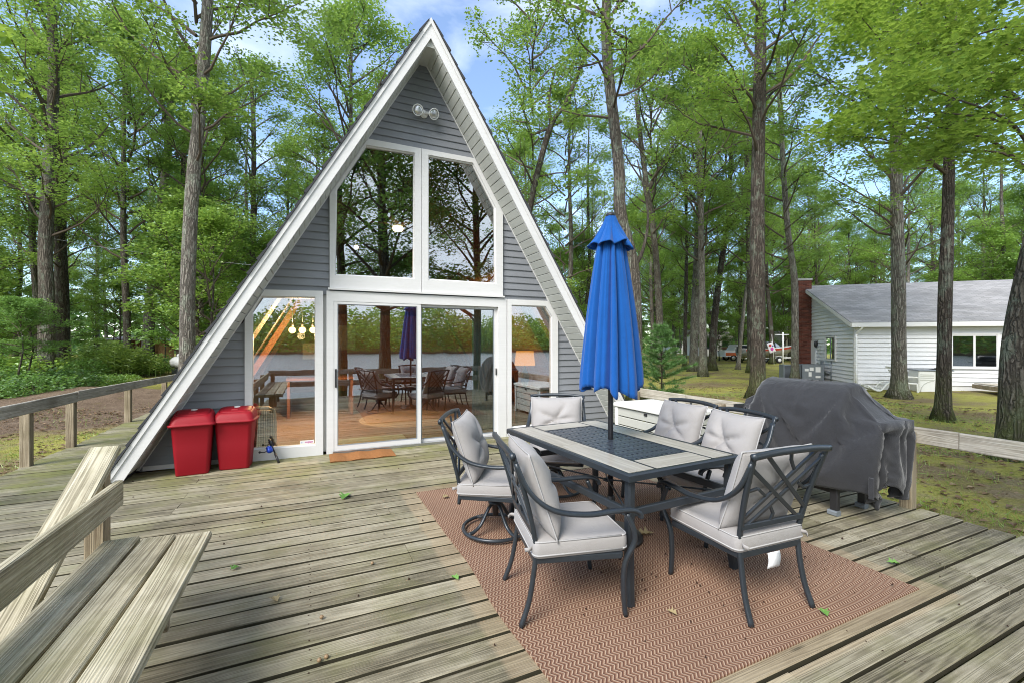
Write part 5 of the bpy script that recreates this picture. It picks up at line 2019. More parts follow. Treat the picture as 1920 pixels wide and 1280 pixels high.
MB().lathe((-0.36, -0.23, 0.085), [(0.085, 0), (0.085, 0.04)], 16, True, (0, 1, 0)).build('wheel', M['tyre'], g2, local=True)

# storage chest with two arched doors under a dark cover sheet
ht = thing('storage_cabinet', 'cream cabinet with two arch-panelled doors against the white house', 'cabinet', nloc(2.25, -0.50, ZG), NBR)
MB().box((0, 0.02, 0.42), (1.04, 0.62, 0.84)).build('cabinet_body', M['offwhite'], ht, local=True)
for s in (-1, 1):
    dp = MB().box((s * 0.26, -0.305, 0.42), (0.49, 0.03, 0.80), None, 0.008).build('door', M['offwhite'], ht, local=True)
    b = MB()
    arc = [(s * (0.06 + 0.40 * math.sin(a)), -0.324, 0.06 + 0.40 * math.cos(a)) for a in [math.pi / 2 * i / 10 for i in range(11)]]
    b.sweep(arc, rsq(0.03, 0.014), up=(0, 1, 0))
    b.box((s * 0.26, -0.323, 0.50), (0.46, 0.014, 0.03))
    for q in range(3):
        b.box((s * 0.26, -0.321, 0.58 + 0.06 * q), (0.42, 0.008, 0.03))
    b.build('door_moulding', M['resin'], dp, local=True)
MB().box((0, 0.0, 0.865), (1.12, 0.70, 0.045), None, 0.01).build('cabinet_top', M['grey'], ht, local=True)
b = MB()
cv = []
for j in range(5):
    cv.append([Vector((0.05 + 0.5 * i / 10, -0.3 + 0.5 * j / 4, 0.90 + 0.05 * math.sin(i * 0.9 + j) * math.sin(math.pi * i / 10) + 0.03 * math.sin(math.pi * j / 4))) for i in range(11)])
b.loft(cv, True, False, False)
me = b.mesh('folded_tarp', M['black'])
so_ = put('folded_tarp', me, None, nloc(2.25, -0.50, ZG), (0, 0, NBR))
md = so_.modifiers.new('thick', 'SOLIDIFY')
md.thickness = 0.04
tag(so_, 'dark sheet lying crumpled on top of the cream cabinet', 'tarp')

# white chaise lounge
ca = thing('lounge_chair', 'white slatted lounge chair with raised back beside the white house', 'lounge chair', nloc(0.85, -0.75, ZG), NBR)
for s in (-1, 1):
    y = s * 0.28
    MB().sweep(bez([(-0.85, y, 0.26), (-0.62, y, 0.10), (-0.42, y, 0.08), (-0.18, y, 0.36), (0.1, y, 0.37), (0.72, y, 0.36)], 4), rsq(0.055, 0.055), up=(0, 1, 0)).build('side_frame', M['offwhite'], ca, local=True)
    MB().sweep(bez([(0.28, y, 0.40), (0.45, y, 0.60), (0.75, y, 0.60)], 4), rsq(0.055, 0.05), up=(0, 1, 0)).build('arm', M['offwhite'], ca, local=True)
    MB().sweep(bez([(0.30, y, 0.36), (0.27, y, 0.2), (0.24, y, 0.0)], 4), rsq(0.055, 0.055), up=(0, 1, 0)).build('leg', M['offwhite'], ca, local=True)
    MB().sweep(bez([(0.72, y, 0.36), (0.73, y, 0.2), (0.75, y, 0.0)], 4), rsq(0.055, 0.055), up=(0, 1, 0)).build('leg', M['offwhite'], ca, local=True)
for i in range(7):
    MB().box((-0.80 + i * 0.15, 0, [0.24, 0.14, 0.10, 0.16, 0.30, 0.38, 0.385][i]), (0.11, 0.55, 0.03)).build('slat', M['offwhite'], ca, local=True)
for i in range(5):
    k = i / 4
    MB().box((0.32 + (-0.36) * k * 0.9, 0, 0.45 + 0.50 * k), (0.03, 0.54, 0.10), Matrix.Rotation(R(-32), 3, 'Y')).build('slat', M['offwhite'], ca, local=True)

# air conditioning units
p = at(1500, 700, 21.0)
ac = thing('condenser_unit', 'grey air conditioning unit beside the brick chimney', 'air conditioner', (p.x, p.y, gz(p.x, p.y)), NBR)
MB().box((-0.42, 0, 0.43), (0.74, 0.74, 0.82), None, 0.02).build('fan_housing', M['grey'], ac, local=True)
b = MB()
for i in range(14):
    b.box((-0.42, -0.378, 0.10 + i * 0.052), (0.66, 0.012, 0.02))
o = b.build('louvres', M['black'], ac, local=True)
o['kind'] = 'stuff'
MB().box((0.42, 0, 0.44), (0.88, 0.74, 0.86), None, 0.015).build('service_cabinet', M['grey'], ac, local=True)
for x, z, w, h in ((0.16, 0.62, 0.16, 0.12), (0.36, 0.66, 0.16, 0.16), (0.62, 0.64, 0.20, 0.24), (0.30, 0.42, 0.12, 0.2), (0.62, 0.3, 0.2, 0.1)):
    MB().box((x, -0.374, z), (w, 0.008, h)).build('notice_plate', M['white'], ac, local=True)
MB().box((0, 0, -0.03), (1.9, 0.95, 0.07)).build('concrete_pad', M['concrete'], ac, local=True)


# ------------------------------------------------------------------ things deeper in the lot
def cabin_far(name, label, loc, rz, w, d, h, rise, wall, roof, windows=2):
    t = thing(name, label, 'cabin' if 'shed' not in name else 'shed', loc, rz)
    MB().prism([(-w / 2, 0, 0), (w / 2, 0, 0), (w / 2, 0, h), (-w / 2, 0, h)], (0, d, 0)).build('wall', M[wall], t, local=True)
    for s in (0, 1):
        y0, y1 = (-0.35, d / 2) if s == 0 else (d + 0.35, d / 2)
        b = MB()
        b.add([(-w / 2 - 0.3, y0, h - 0.05), (w / 2 + 0.3, y0, h - 0.05), (w / 2 + 0.3, y1, h + rise), (-w / 2 - 0.3, y1, h + rise), (-w / 2 - 0.3, y0, h + 0.05), (w / 2 + 0.3, y0, h + 0.05), (w / 2 + 0.3, y1, h + rise + 0.1), (-w / 2 - 0.3, y1, h + rise + 0.1)],
              [(0, 1, 2, 3), (7, 6, 5, 4), (0, 4, 5, 1), (1, 5, 6, 2), (2, 6, 7, 3), (3, 7, 4, 0)], False)
        b.build('roof', M[roof], t, local=True)
    b = MB()
    b.prism([(-w / 2, 0.02, h), (-w / 2, d - 0.02, h), (-w / 2, d / 2, h + rise)], (w, 0, 0))
    b.build('gable', M[wall], t, local=True)
    for i in range(windows):
        x = -w / 2 + w * (i + 0.5) / max(windows, 1)
        f = MB().frame([(x - 0.5, -0.03, 0.9), (x - 0.5, -0.03, h - 0.3), (x + 0.5, -0.03, h - 0.3), (x + 0.5, -0.03, 0.9)], [(x - 0.43, -0.03, 0.97), (x - 0.43, -0.03, h - 0.37), (x + 0.43, -0.03, h - 0.37), (x + 0.43, -0.03, 0.97)], (0, 0.05, 0)).build('window', M['trim'], t, local=True)
        MB().box((x, -0.008, (h + 0.6) / 2), (0.86, 0.01, h - 1.3)).build('pane', M['carglass'], f, local=True)
    return t


def ground_at(px, t):
    p = at(px, 642, t)
    return Vector((p.x, p.y, gz(p.x, p.y)))


# shed on the left: open front, low roof, plank end wall
sp = ground_at(238, 46)
sh = thing('open_shed', 'low shed with faded roof and tan plank end wall among the left trees', 'shed', sp, R(-24.7))
MB().prism([(-2.6, 0, 1.95), (2.6, 0, 1.95), (2.6, 2.6, 2.35), (-2.6, 2.6, 2.35)], (0, 0, 0.10)).build('roof', M['roofgrey'], sh, local=True)
for x in (-2.5, -0.8, 0.9, 2.4):
    MB().box((x, 0.1, 0.98), (0.12, 0.12, 1.95)).build('post', M['post'], sh, local=True)
MB().box((0, 2.5, 1.1), (5.1, 0.06, 2.2)).build('back_wall', M['beam'], sh, local=True)
for i in range(12):
    MB().box((2.62 + 0.19 * i, 0.15 + 0.004 * (i % 3), 0.95 + 0.0), (0.182, 0.03, 1.9 - 0.035 * i + 0.12), None, 0.004).build('plank', M['tan'], sh, local=True)
MB().box((3.7, 1.3, 2.02), (2.5, 2.6, 0.08), Matrix.Rotation(R(9), 3, 'Y')).build('end_roof', M['roofgrey'], sh, local=True)

# propane tank behind the rail
pt = ground_at(336, 25)
tk = thing('propane_tank', 'white rounded gas tank behind the left walkway rail', 'gas tank', pt, R(-60))
b = MB()
b.lathe((0, 0, 0.62), [(0.02, -0.75), (0.20, -0.70), (0.30, -0.58), (0.33, -0.4), (0.33, 0.4), (0.30, 0.58), (0.20, 0.70), (0.02, 0.75)], 22, True, (1, 0, 0))
b.build('tank_shell', M['white'], tk, local=True)
MB().lathe((0, 0, 0.93), [(0.11, 0), (0.11, 0.12), (0.06, 0.18), (0.01, 0.19)], 14).build('valve_dome', M['white'], tk, local=True)
for x in (-0.4, 0.4):
    MB().box((x, 0, 0.15), (0.08, 0.45, 0.32)).build('foot', M['grey'], tk, local=True)

# boat on its trailer
bp = ground_at(1437, 41)
bt = thing('motorboat', 'aluminium motorboat with a red stripe parked on a trailer', 'boat', bp, R(-24.7 + 4))
secs = []
LB = 5.0
for i in range(13):
    k = i / 12
    x = -LB / 2 + LB * k
    w = 0.95 * (1 - max(0, (k - 0.45) / 0.55) ** 2.0) * (0.92 + 0.08 * min(1, k * 4)) + 0.02
    top = 1.28 + 0.45 * max(0, k - 0.3) ** 1.6
    keel = 0.52 + 0.62 * max(0, (k - 0.55) / 0.45) ** 2.2
    secs.append([Vector((x, y * w, z)) for y, z in ((-1, top), (-0.96, top - 0.22), (-0.80, keel + 0.20), (0, keel), (0.80, keel + 0.20), (0.96, top - 0.22), (1, top), (0.86, top - 0.02), (0, top - 0.16), (-0.86, top - 0.02))])
MB().loft(secs).build('hull', M['alu'], bt, local=True)
for s in (-1, 1):
    sp_ = []
    for sec in secs:
        a = sec[0] if s < 0 else sec[6]
        c = sec[1] if s < 0 else sec[5]
        sp_.append([a + Vector((0, s * 0.015, 0.02)), a + (c - a) * 0.72 + Vector((0, s * 0.018, 0)), a + (c - a) * 0.72 + Vector((0, s * 0.008, 0)), a + Vector((0, 0, 0.02))])
    MB().loft(sp_, False).build('stripe', M['redpaint'], bt, local=True)
    gw = [sec[0 if s < 0 else 6] + Vector((0, s * 0.01, 0.03)) for sec in secs]
    MB().tube(gw, 0.03, 6).build('gunwale', M['white'], bt, local=True)
b = MB()
b.prism([(0.35, -0.8, 1.42), (0.95, -0.75, 1.44), (0.25, -0.72, 1.95)], (0, 0.03, 0))
b.prism([(0.35, 0.77, 1.42), (0.95, 0.72, 1.44), (0.25, 0.69, 1.95)], (0, 0.03, 0))
b.prism([(0.95, -0.74, 1.44), (0.95, 0.74, 1.44), (0.27, 0.70, 1.95), (0.27, -0.70, 1.95)], (0.02, 0, 0.01))
b.build('windshield', M['farglass'], bt, local=True)
MB().box((-2.68, 0, 1.25), (0.35, 0.30, 0.55), None, 0.06).build('outboard_motor', M['black'], bt, local=True)
tr = thing('boat_trailer', 'white trailer with one wheel showing under the motorboat', 'trailer', bp, R(-24.7 + 4))
for s in (-1, 1):
    MB().bar((-2.4, s * 0.62, 0.46), (2.3, s * 0.25, 0.50), 0.07, 0.09).build('frame_rail', M['white'], tr, local=True)
    w = MB().lathe((0.55, s * 0.98, 0.30), [(0.17, -0.085), (0.29, -0.08), (0.30, 0.0), (0.29, 0.08), (0.17, 0.085)], 22, True, (0, 1, 0)).build('wheel', M['tyre'], tr, local=True)
    MB().lathe((0.55, s * 0.98, 0.30), [(0.03, -0.09), (0.16, -0.092), (0.17, 0.0), (0.16, 0.092), (0.03, 0.09)], 18, True, (0, 1, 0)).build('rim', M['white'], w, local=True)
    MB().box((0.55, s * 0.98, 0.66), (0.8, 0.24, 0.03), None, 0.008).build('mudguard', M['white'], tr, local=True)
MB().bar((2.2, 0, 0.50), (3.4, 0, 0.47), 0.08, 0.09).build('drawbar', M['white'], tr, local=True)
MB().bar((0.55, -0.95, 0.32), (0.55, 0.95, 0.32), 0.06, 0.06).build('axle', M['grey'], tr, local=True)
MB().tube([(3.3, 0, 0.45), (3.3, 0, 0.02)], 0.03, 8).build('jockey_leg', M['grey'], tr, local=True)

# vehicle beyond the boat
vp = ground_at(1392, 46)
ve = thing('white_truck', 'white vehicle with dark windows and orange side parked by the boat', 'truck', vp, R(-24.7))
b = MB()
prof_ = [(-2.2, 0.45), (2.2, 0.45), (2.25, 0.95), (1.1, 1.08), (0.6, 1.65), (-0.9, 1.70), (-1.3, 1.1), (-2.25, 1.08)]
b.prism([(x, -0.85, z) for x, z in prof_], (0, 1.7, 0))
b.build('body', M['white'], ve, local=True)
MB().prism([(-0.95, -0.858, 1.16), (0.85, -0.858, 1.16), (0.50, -0.858, 1.56), (-0.78, -0.858, 1.60)], (0, 0.008, 0)).build('window', M['carglass'], ve, local=True)
MB().box((0, -0.862, 0.72), (4.3, 0.02, 0.30)).build('side_panel', M['orange'], ve, local=True)
for x in (-1.35, 1.4):
    for s in (-1, 1):
        w = MB().lathe((x, s * 0.78, 0.33), [(0.2, -0.1), (0.32, -0.09), (0.33, 0), (0.32, 0.09), (0.2, 0.1)], 20, True, (0, 1, 0)).build('wheel', M['tyre'], ve, local=True)
        MB().lathe((x, s * 0.78, 0.33), [(0.03, -0.105), (0.19, -0.105), (0.19, 0.105), (0.03, 0.105)], 16, True, (0, 1, 0)).build('rim', M['chrome'], w, local=True)

# flag, woodpile, washing line post, far cabins
fp = ground_at(1446, 37)
fg = thing('garden_flag', 'white printed flag slanting on a pole above the boat', 'flag', fp, R(-24.7))
MB().tube([(0.25, 0, 0), (0.05, 0, 2.55)], 0.018, 8).build('flagpole', M['white'], fg, local=True)
rows = []
for j in range(8):
    rows.append([Vector((-0.36 + 0.50 * i / 8 + 0.26 * j / 7, 0.02 + 0.03 * math.sin(i * 0.9 + j * 0.5), 1.55 + 0.16 * i / 8 - 0.82 * j / 7 + 0.25)) for i in range(9)])
fm = MB().loft(rows, True, False, False).mesh('flag_cloth', M['flagcloth'])
fo_ = put('flag_cloth', fm, fg, local=True)
md = fo_.modifiers.new('thick', 'SOLIDIFY')
md.thickness = 0.006
for nm, mt, (cx, cz), (a, b_) in (('red_print', 'redpaint', (-0.10, 1.66), (0.10, 0.09)), ('blue_print', 'blue', (0.12, 1.62), (0.06, 0.09)), ('dark_print', 'pink', (0.06, 1.36), (0.13, 0.03))):
    MB().lathe((cx, -0.035, cz), [(0.001, 0), (a, 0.004), (a, 0.008)], 14, False, (0, 1, 0)).build(nm, M[mt], fo_, local=True)

wp = ground_at(1372, 50)
wd = thing('woodpile', 'stack of split firewood beside the drive near the boat', 'woodpile', wp, R(-24.7))
lm = MB().lathe((0, 0, 0), [(0.11, -0.25), (0.12, 0), (0.11, 0.25)], 9, True, (0, 1, 0)).mesh('log', M['log'])
for r_ in range(7):
    for c in range(9 - (r_ % 2)):
        s = rng.uniform(0.75, 1.15)
        o = put('log', lm, wd, (-1.0 + 0.235 * c + 0.11 * (r_ % 2), rng.uniform(-0.05, 0.05), 0.11 + r_ * 0.195), (0, rng.uniform(0, 6), rng.uniform(-0.1, 0.1)), local=True)
        o.scale = (s, 1, s)
cpz = ground_at(1468, 38)
cp = thing('washing_line_post', 'white T-shaped washing line post left of the chimney', 'post', cpz, R(-24.7))
MB().tube([(0, 0, 0), (0, 0, 2.75)], 0.06, 8).build('upright', M['white'], cp, local=True)
MB().tube([(-0.7, 0, 2.55), (0.5, 0, 2.55)], 0.04, 8).build('crossbar', M['white'], cp, local=True)
cabin_far('far_cabin', 'pale cabin glimpsed through the trunks behind the woodpile', ground_at(1345, 62), R(-20), 4.5, 5, 2.4, 1.3, 'wsiding', 'roofgrey', 2)
cabin_far('far_cabin', 'tan garage glimpsed between the washing line post and chimney', ground_at(1500, 50), R(-30), 3.4, 4, 2.5, 1.2, 'plaster', 'roofgrey', 1)
cabin_far('far_cabin', 'white cabin deep in the woods left of the firewood stack', ground_at(1290, 75), R(-24), 6, 5, 2.4, 1.5, 'wsiding', 'darkshingle', 2)
# overhead cable on the left
A, B = at(60, 440, 26), at(470, 497, 17)
tag(MB().tube([A + (B - A) * t + Vector((0, 0, -0.5 * 4 * t * (1 - t) * 0.3)) for t in [i / 14 for i in range(15)]], 0.008, 6).build('overhead_cable', M['rope']), 'thin grey cable hanging between the left trees and the cabin', 'cable')

# ------------------------------------------------------------------ foliage
SIMPLE = (np.array([(-0.5, 0.0), (0.0, 0.34), (0.5, 0.0), (0.0, -0.34)]), np.array([(0, 2, 1), (0, 3, 2)]), np.array([0.0, 1.0, 0.0, 1.0]))
LOBED = (np.array([(0, 0), (-0.5, 0), (-0.16, 0.36), (-0.03, 0.17), (0.14, 0.46), (0.2, 0.18), (0.52, 0), (0.2, -0.18), (0.14, -0.46), (-0.03, -0.17), (-0.16, -0.36)], dtype=float),
         np.array([(0, i, i % 10 + 1) for i in range(1, 11)]), np.array([0, 0, 1, .4, 1.2, .4, 0.3, .4, 1.2, .4, 1]))
NEEDLE = (np.array([(-0.5, 0.03), (-0.5, -0.03), (0.5, 0.0)]), np.array([(0, 1, 2)]), np.array([0.0, 0.0, 0.2]))


def leaves(C, size, g, tmpl=SIMPLE, up=0.75, fold=0.18, dirs=None, droop=(-0.55, 0.25)):
    """leaf faces at centres C: vertex and face arrays"""
    N = len(C)
    T, TF, fo = tmpl
    if dirs is None:
        a = g.uniform(0, 2 * np.pi, N)
        e = g.uniform(droop[0], droop[1], N)
        D = np.stack([np.cos(a) * np.cos(e), np.sin(a) * np.cos(e), np.sin(e)], 1)
    else:
        D = dirs / np.linalg.norm(dirs, axis=1, keepdims=True)
    Nn = g.normal(0, 1, (N, 3)) * (1 - up) + np.array([0, 0, 1.0]) * up
    S = np.cross(Nn, D)
    S /= np.linalg.norm(S, axis=1, keepdims=True) + 1e-9
    Nn = np.cross(D, S)
    sz = size * g.uniform(0.5, 1.4, N)
    V = C[:, None, :] + sz[:, None, None] * (T[None, :, 0, None] * D[:, None, :] + T[None, :, 1, None] * S[:, None, :] + fold * fo[None, :, None] * Nn[:, None, :])
    k = len(T)
    F = (TF[None, :, :] + (np.arange(N) * k)[:, None, None]).reshape(-1, 3)
    tone = np.repeat(np.clip(g.normal(0.5, 0.2, N), 0, 1), len(TF))
    return V.reshape(-1, 3), F, tone


def crown_mesh(name, seed, z0, z1, rad, nl, per, lsize, mat, tmpl=SIMPLE, sub=5, top=0.75, spread=0.75, shape='oak', trunk=None):
    """limbs with sprays of leaves; local origin on the ground below"""
    g = np.random.default_rng(seed)
    rg = random.Random(seed)
    b = MB()
    cl = []
    for i in range(nl):
        k = (i + rg.random() * 0.8) / nl
        zb = z0 + (z1 - z0) * 0.86 * k
        az = i * 2.39996 + rg.uniform(-0.5, 0.5)
        if shape == 'oak':
            prof = math.sin(math.pi * min(1, 0.18 + 0.82 * k) ** 0.9) ** 0.6 if k < 1 else 0.3
        else:
            prof = 1.05 - 0.85 * k
        L = rad * max(0.25, prof) * rg.uniform(0.75, 1.1)
        el = rg.uniform(0.15, 0.55) + 0.7 * k * (shape == 'oak')
        if shape == 'layer':
            el = rg.uniform(-0.05, 0.2)
        p = Vector((0, 0, zb))
        if trunk:
            p = trunk(zb)
        d = Vector((math.cos(az) * math.cos(el), math.sin(az) * math.cos(el), math.sin(el)))
        pts = [p]
        for q in range(5):
            d = (d + Vector((rg.uniform(-0.28, 0.28), rg.uniform(-0.28, 0.28), rg.uniform(-0.12, 0.22)))).normalized()
            pts.append(pts[-1] + d * L / 5)
        r0 = 0.018 + 0.022 * L / 2
        b.tube(pts, [r0 * (1 - 0.8 * q / 5) for q in range(6)], 5)
        for s in range(sub):
            t = rg.uniform(0.3, 1.0)
            f = t * 5
            q = min(4, int(f))
            a = pts[q] + (pts[q + 1] - pts[q]) * (f - q)
            dd = (d + Vector((rg.uniform(-1, 1), rg.uniform(-1, 1), rg.uniform(-0.4, 0.5)))).normalized()
            e = a + dd * L * rg.uniform(0.22, 0.42)
            b.tube([a, (a + e) / 2 + Vector((0, 0, rg.uniform(-0.06, 0.06))), e], [r0 * 0.35, r0 * 0.25, r0 * 0.1], 4)
            cl.append((a + (e - a) * 0.75, rg.uniform(0.7, 1.25)))
        cl.append((pts[-1], 1.1))
    cs = []
    for c, sc in cl:
        n = max(4, int(per * sc))
        r = spread * sc * g.uniform(0.7, 1.2)
        q = g.normal(0, 1, (n, 3))
        q /= np.linalg.norm(q, axis=1, keepdims=True)
        q *= (g.uniform(0.15, 1, (n, 1)) ** 0.6) * np.array([r, r, r * 0.42])
        cs.append(np.array(c)[None, :] + q)
    C = np.concatenate(cs)
    LV, LF, tone = leaves(C, lsize, g, tmpl)
    bv = np.array(b.v)
    tri = []
    for f in b.f:
        for i in range(1, len(f) - 1):
            tri.append((f[0], f[i], f[i + 1]))
    tri = np.array(tri)
    V = np.concatenate([bv, LV])
    F = np.concatenate([tri, LF + len(bv)])
    tn = np.concatenate([np.full(len(tri), 0.5), tone])
    mi = np.concatenate([np.zeros(len(tri), int), np.ones(len(LF), int)])
    return np_mesh(name, V, F, [M['twig'], M[mat]], False, tn, mi)


CROWNS = [crown_mesh('crown', 100 + i, 5.5, 19.0, 4.4, 32, 118, 0.132, 'leaf', spread=0.9) for i in range(5)]
MID = [crown_mesh('crown', 150 + i, 2.6, 11.0, 3.0, 26, 90, 0.122, 'leaf', spread=0.8) for i in range(2)]
LAKE = [crown_mesh('crown', 170 + i, 2.7, 13.0, 4.3, 30, 190, 0.12, 'leaf_dark', spread=1.0) for i in range(2)]
THIN = [crown_mesh('crown', 200 + i, 4.5, 18.0, 3.4, 30, 76, 0.122, 'leaf', spread=0.72) for i in range(3)]
UNDER = [crown_mesh('crown', 300 + i, 0.9, 6.2, 2.3, 18, 95, 0.12, ['leaf', 'leaf_dark', 'leaf'][i], spread=0.62, sub=5) for i in range(3)]
LAYER = [crown_mesh('crown', 400 + i, 2.0, 14.0, 3.0, 34, 70, 0.15, 'leaf_dark', spread=0.8, shape='layer') for i in range(2)]


def trunk_mesh(name, pts, radii, seed, n=14, flare=True):
    """bent, slightly uneven trunk through pts"""
    rg = random.Random(seed)
    P = bez(pts, 5)
    m = len(P)
    rr_ = np.interp(np.linspace(0, 1, m), np.linspace(0, 1, len(radii)), radii)
    ph = [rg.uniform(0, 6.28) for _ in range(5)]
    rings = []
    for i, p in enumerate(P):
        t = i / (m - 1)
        z = p.z - P[0].z
        fl_ = 1 + (0.55 * math.exp(-z / 0.22) + 0.15 * math.exp(-z / 0.8) if flare else 0)
        ring = []
        for j in range(n):
            a = 2 * math.pi * j / n
            bu = 1 + 0.05 * math.sin(3 * a + ph[0] + 1.5 * t) + 0.035 * math.sin(5 * a + ph[1] - 4 * t) + 0.03 * math.sin(2 * a + 17 * t + ph[2])
            if flare:
                bu += 0.22 * math.exp(-z / 0.3) * max(0, math.sin(5 * a + ph[3]))
            r = rr_[i] * fl_ * bu
            ring.append(Vector((p.x + r * math.cos(a), p.y + r * math.sin(a), p.z)))
        rings.append(ring)
    return MB().loft(rings), P


def leafy_tree(name, label, base, pts, radii, mat, crown, cz=0.0, crz=0.0, cs=1.0, group=None, seed=1, cat='tree', n=14, cshift=None):
    t = thing(name, label, cat, base, 0, group)
    b, P = trunk_mesh('trunk', pts, radii, seed, n)
    b.build('trunk', M[mat], t)
    if crown is not None:
        # stand the crown over the place where the trunk passes mid height
        k = min(P, key=lambda p: abs(p.z - 8.5))
        off = cshift or Vector((k.x, k.y, 0))
        c = put('crown', crown, t, (off[0], off[1], cz), (0, 0, crz))
        c.scale = (cs, cs, cs)
    return t


def photo_trunk(px_list, t, w, ztop=15.0, taper=0.55):
    """trunk path from the photograph's outline at forward distance t; w = width in pixels low down"""
    pts = [at(px, py, t) for px, py in px_list]
    g0 = gz(pts[0].x, pts[0].y)
    pts[0].z = g0 - 0.05
    top = pts[-1]
    if top.z < ztop:
        d = pts[-1] - pts[-2]
        d = d / max(d.z, 0.2)
        pts.append(Vector((top.x + d.x * (ztop - top.z) * 0.4, top.y + 0.2, ztop)))
    r = w / FPX * t / 2
    return pts, [r, r * 0.97, r * 0.86, r * 0.72, r * taper]


TREES = [
    # label, pixel path, distance, width, bark, crown, cz, scale
    ('oak_tree', 'furrowed trunk standing alone at the far left behind the weeds', [(87, 722), (88, 560), (86, 470), (92, 330), (101, 150), (96, 0)], 18.0, 26, 'bark', CROWNS[0], 0.5, 0.95),
    ('oak_tree', 'dark trunk just right of and behind the far left trunk', [(117, 690), (116, 560), (113, 400), (121, 200), (126, 60)], 27.0, 23, 'bark3', CROWNS[1], 0, 1.0),
    ('oak_tree', 'grey trunk leaning right and forking in the left woods, above the shed', [(273, 690), (283, 560), (300, 420), (318, 250), (322, 150)], 28.0, 20, 'bark2', THIN[0], 1.0, 1.1),
    ('oak_tree', 'thick pale lichened trunk beside the left slope of the cabin', [(351, 735), (351, 600), (353, 500), (362, 330), (378, 180), (390, 0)], 15.5, 29, 'bark2', CROWNS[2], 2.2, 1.0),
    ('oak_tree', 'slim dark trunk showing above the left roof edge of the cabin', [(474, 660), (474, 500), (475, 400), (476, 250), (470, 120)], 26.0, 12, 'bark3', THIN[1], 0, 1.1),
    ('oak_tree', 'tall bent trunk rising behind the closed blue umbrella', [(1192, 745), (1192, 600), (1186, 500), (1163, 400), (1160, 310), (1143, 160), (1136, 60), (1137, -40)], 13.6, 27, 'bark', THIN[2], 3.6, 1.0),
    ('oak_tree', 'straight dark trunk between the umbrella and the brick chimney', [(1421, 738), (1421, 600), (1420, 400), (1423, 200), (1425, 100), (1425, -40)], 14.6, 29, 'bark3', CROWNS[3], 2.4, 0.9),
    ('oak_tree', 'trunk hidden just left of and behind the straight dark trunk', [(1407, 692), (1407, 600), (1404, 450), (1400, 300)], 27.0, 13, 'bark', THIN[0], 0, 1.0),
    ('oak_tree', 'mossy grey trunk in front of the white house, beside the white lounge chair', [(1687, 742), (1686, 640), (1685, 540), (1682, 400), (1680, 250), (1678, 60)], 15.2, 26, 'bark2', CROWNS[4], 0.2, 0.85),
    ('oak_tree', 'dark lichen-spotted trunk with a mossy flared foot before the porch deck', [(1768, 785), (1771, 640), (1773, 540), (1777, 420), (1781, 250), (1786, 60)], 10.6, 24, 'bark3', None, 0, 1.0),
    ('oak_tree', 'massive furrowed trunk leaning in at the right edge', [(1897, 868), (1900, 760), (1906, 650), (1922, 540), (1946, 430), (1971, 300)], 6.6, 47, 'bark', None, 0, 1.0),
    ('oak_tree', 'slim mossy trunk in front of the brick chimney', [(1491, 715), (1491, 600), (1489, 520), (1478, 440), (1470, 340)], 20.0, 14, 'bark2', THIN[1], 1.0, 0.85),
    ('oak_tree', 'grey trunk on the right lawn, foremost of the row by the young pine', [(1318, 700), (1317, 600), (1315, 480), (1313, 330), (1310, 150)], 25.0, 15, 'bark2', CROWNS[0], 0.5, 1.0),
    ('oak_tree', 'grey trunk just left of the foremost lawn trunk, leaning slightly', [(1301, 690), (1303, 600), (1308, 480), (1312, 350)], 29.0, 17, 'bark2', THIN[2], 1.5, 1.1),
    ('oak_tree', 'dark thin trunk left of the paired grey lawn trunks', [(1284, 686), (1285, 600), (1287, 480), (1285, 320)], 31.0, 8, 'bark3', THIN[0], 0.5, 1.1),
    ('oak_tree', 'green-footed dark trunk leaning right beside the firewood stack', [(1334, 688), (1340, 600), (1352, 500), (1366, 400), (1372, 250)], 30.0, 14, 'bark3', CROWNS[1], 1.0, 1.0),
    ('birch_tree', 'pale leaning young trunk in front of the white vehicle', [(1384, 690), (1391, 620), (1397, 560), (1408, 470)], 31.0, 7, 'birch', UNDER[0], 5.0, 1.2),
    ('oak_tree', 'trunk forking high above the young pine', [(1237, 665), (1236, 580), (1226, 440), (1214, 360), (1200, 250)], 24.0, 14, 'bark', CROWNS[2], 1.0, 0.95),
    ('oak_tree', 'dark leaning limb-like trunk crossing behind the cabin peak at right', [(960, 640), (985, 450), (1003, 345), (1033, 236), (1060, 195), (1100, 100)], 21.0, 15, 'bark3', THIN[1], 3.0, 1.1),
]
R(0)
for i, (nm, lab, pl, t, w, bk, cr, cz, cs) in enumerate(TREES):
    pts, rad = photo_trunk(pl, t, w * 0.88)
    leafy_tree(nm, lab, (pts[0].x, pts[0].y, pts[0].z), pts, rad, bk, cr, cz, i * 1.7, cs, seed=i + 5)

# forks and bare limbs that read in the photograph
def limb(parent_label, px_list, t, w, mat='bark'):
    for o in COL.objects:
        if o.get('label') == parent_label:
            pts = [at(px, py, t) for px, py in px_list]
            r = w / FPX * t / 2
            P = bez(pts, 4)
            MB().tube(P, [r * (1 - 0.75 * k / (len(P) - 1)) for k in range(len(P))], 7).build('limb', M[mat], o)
            return


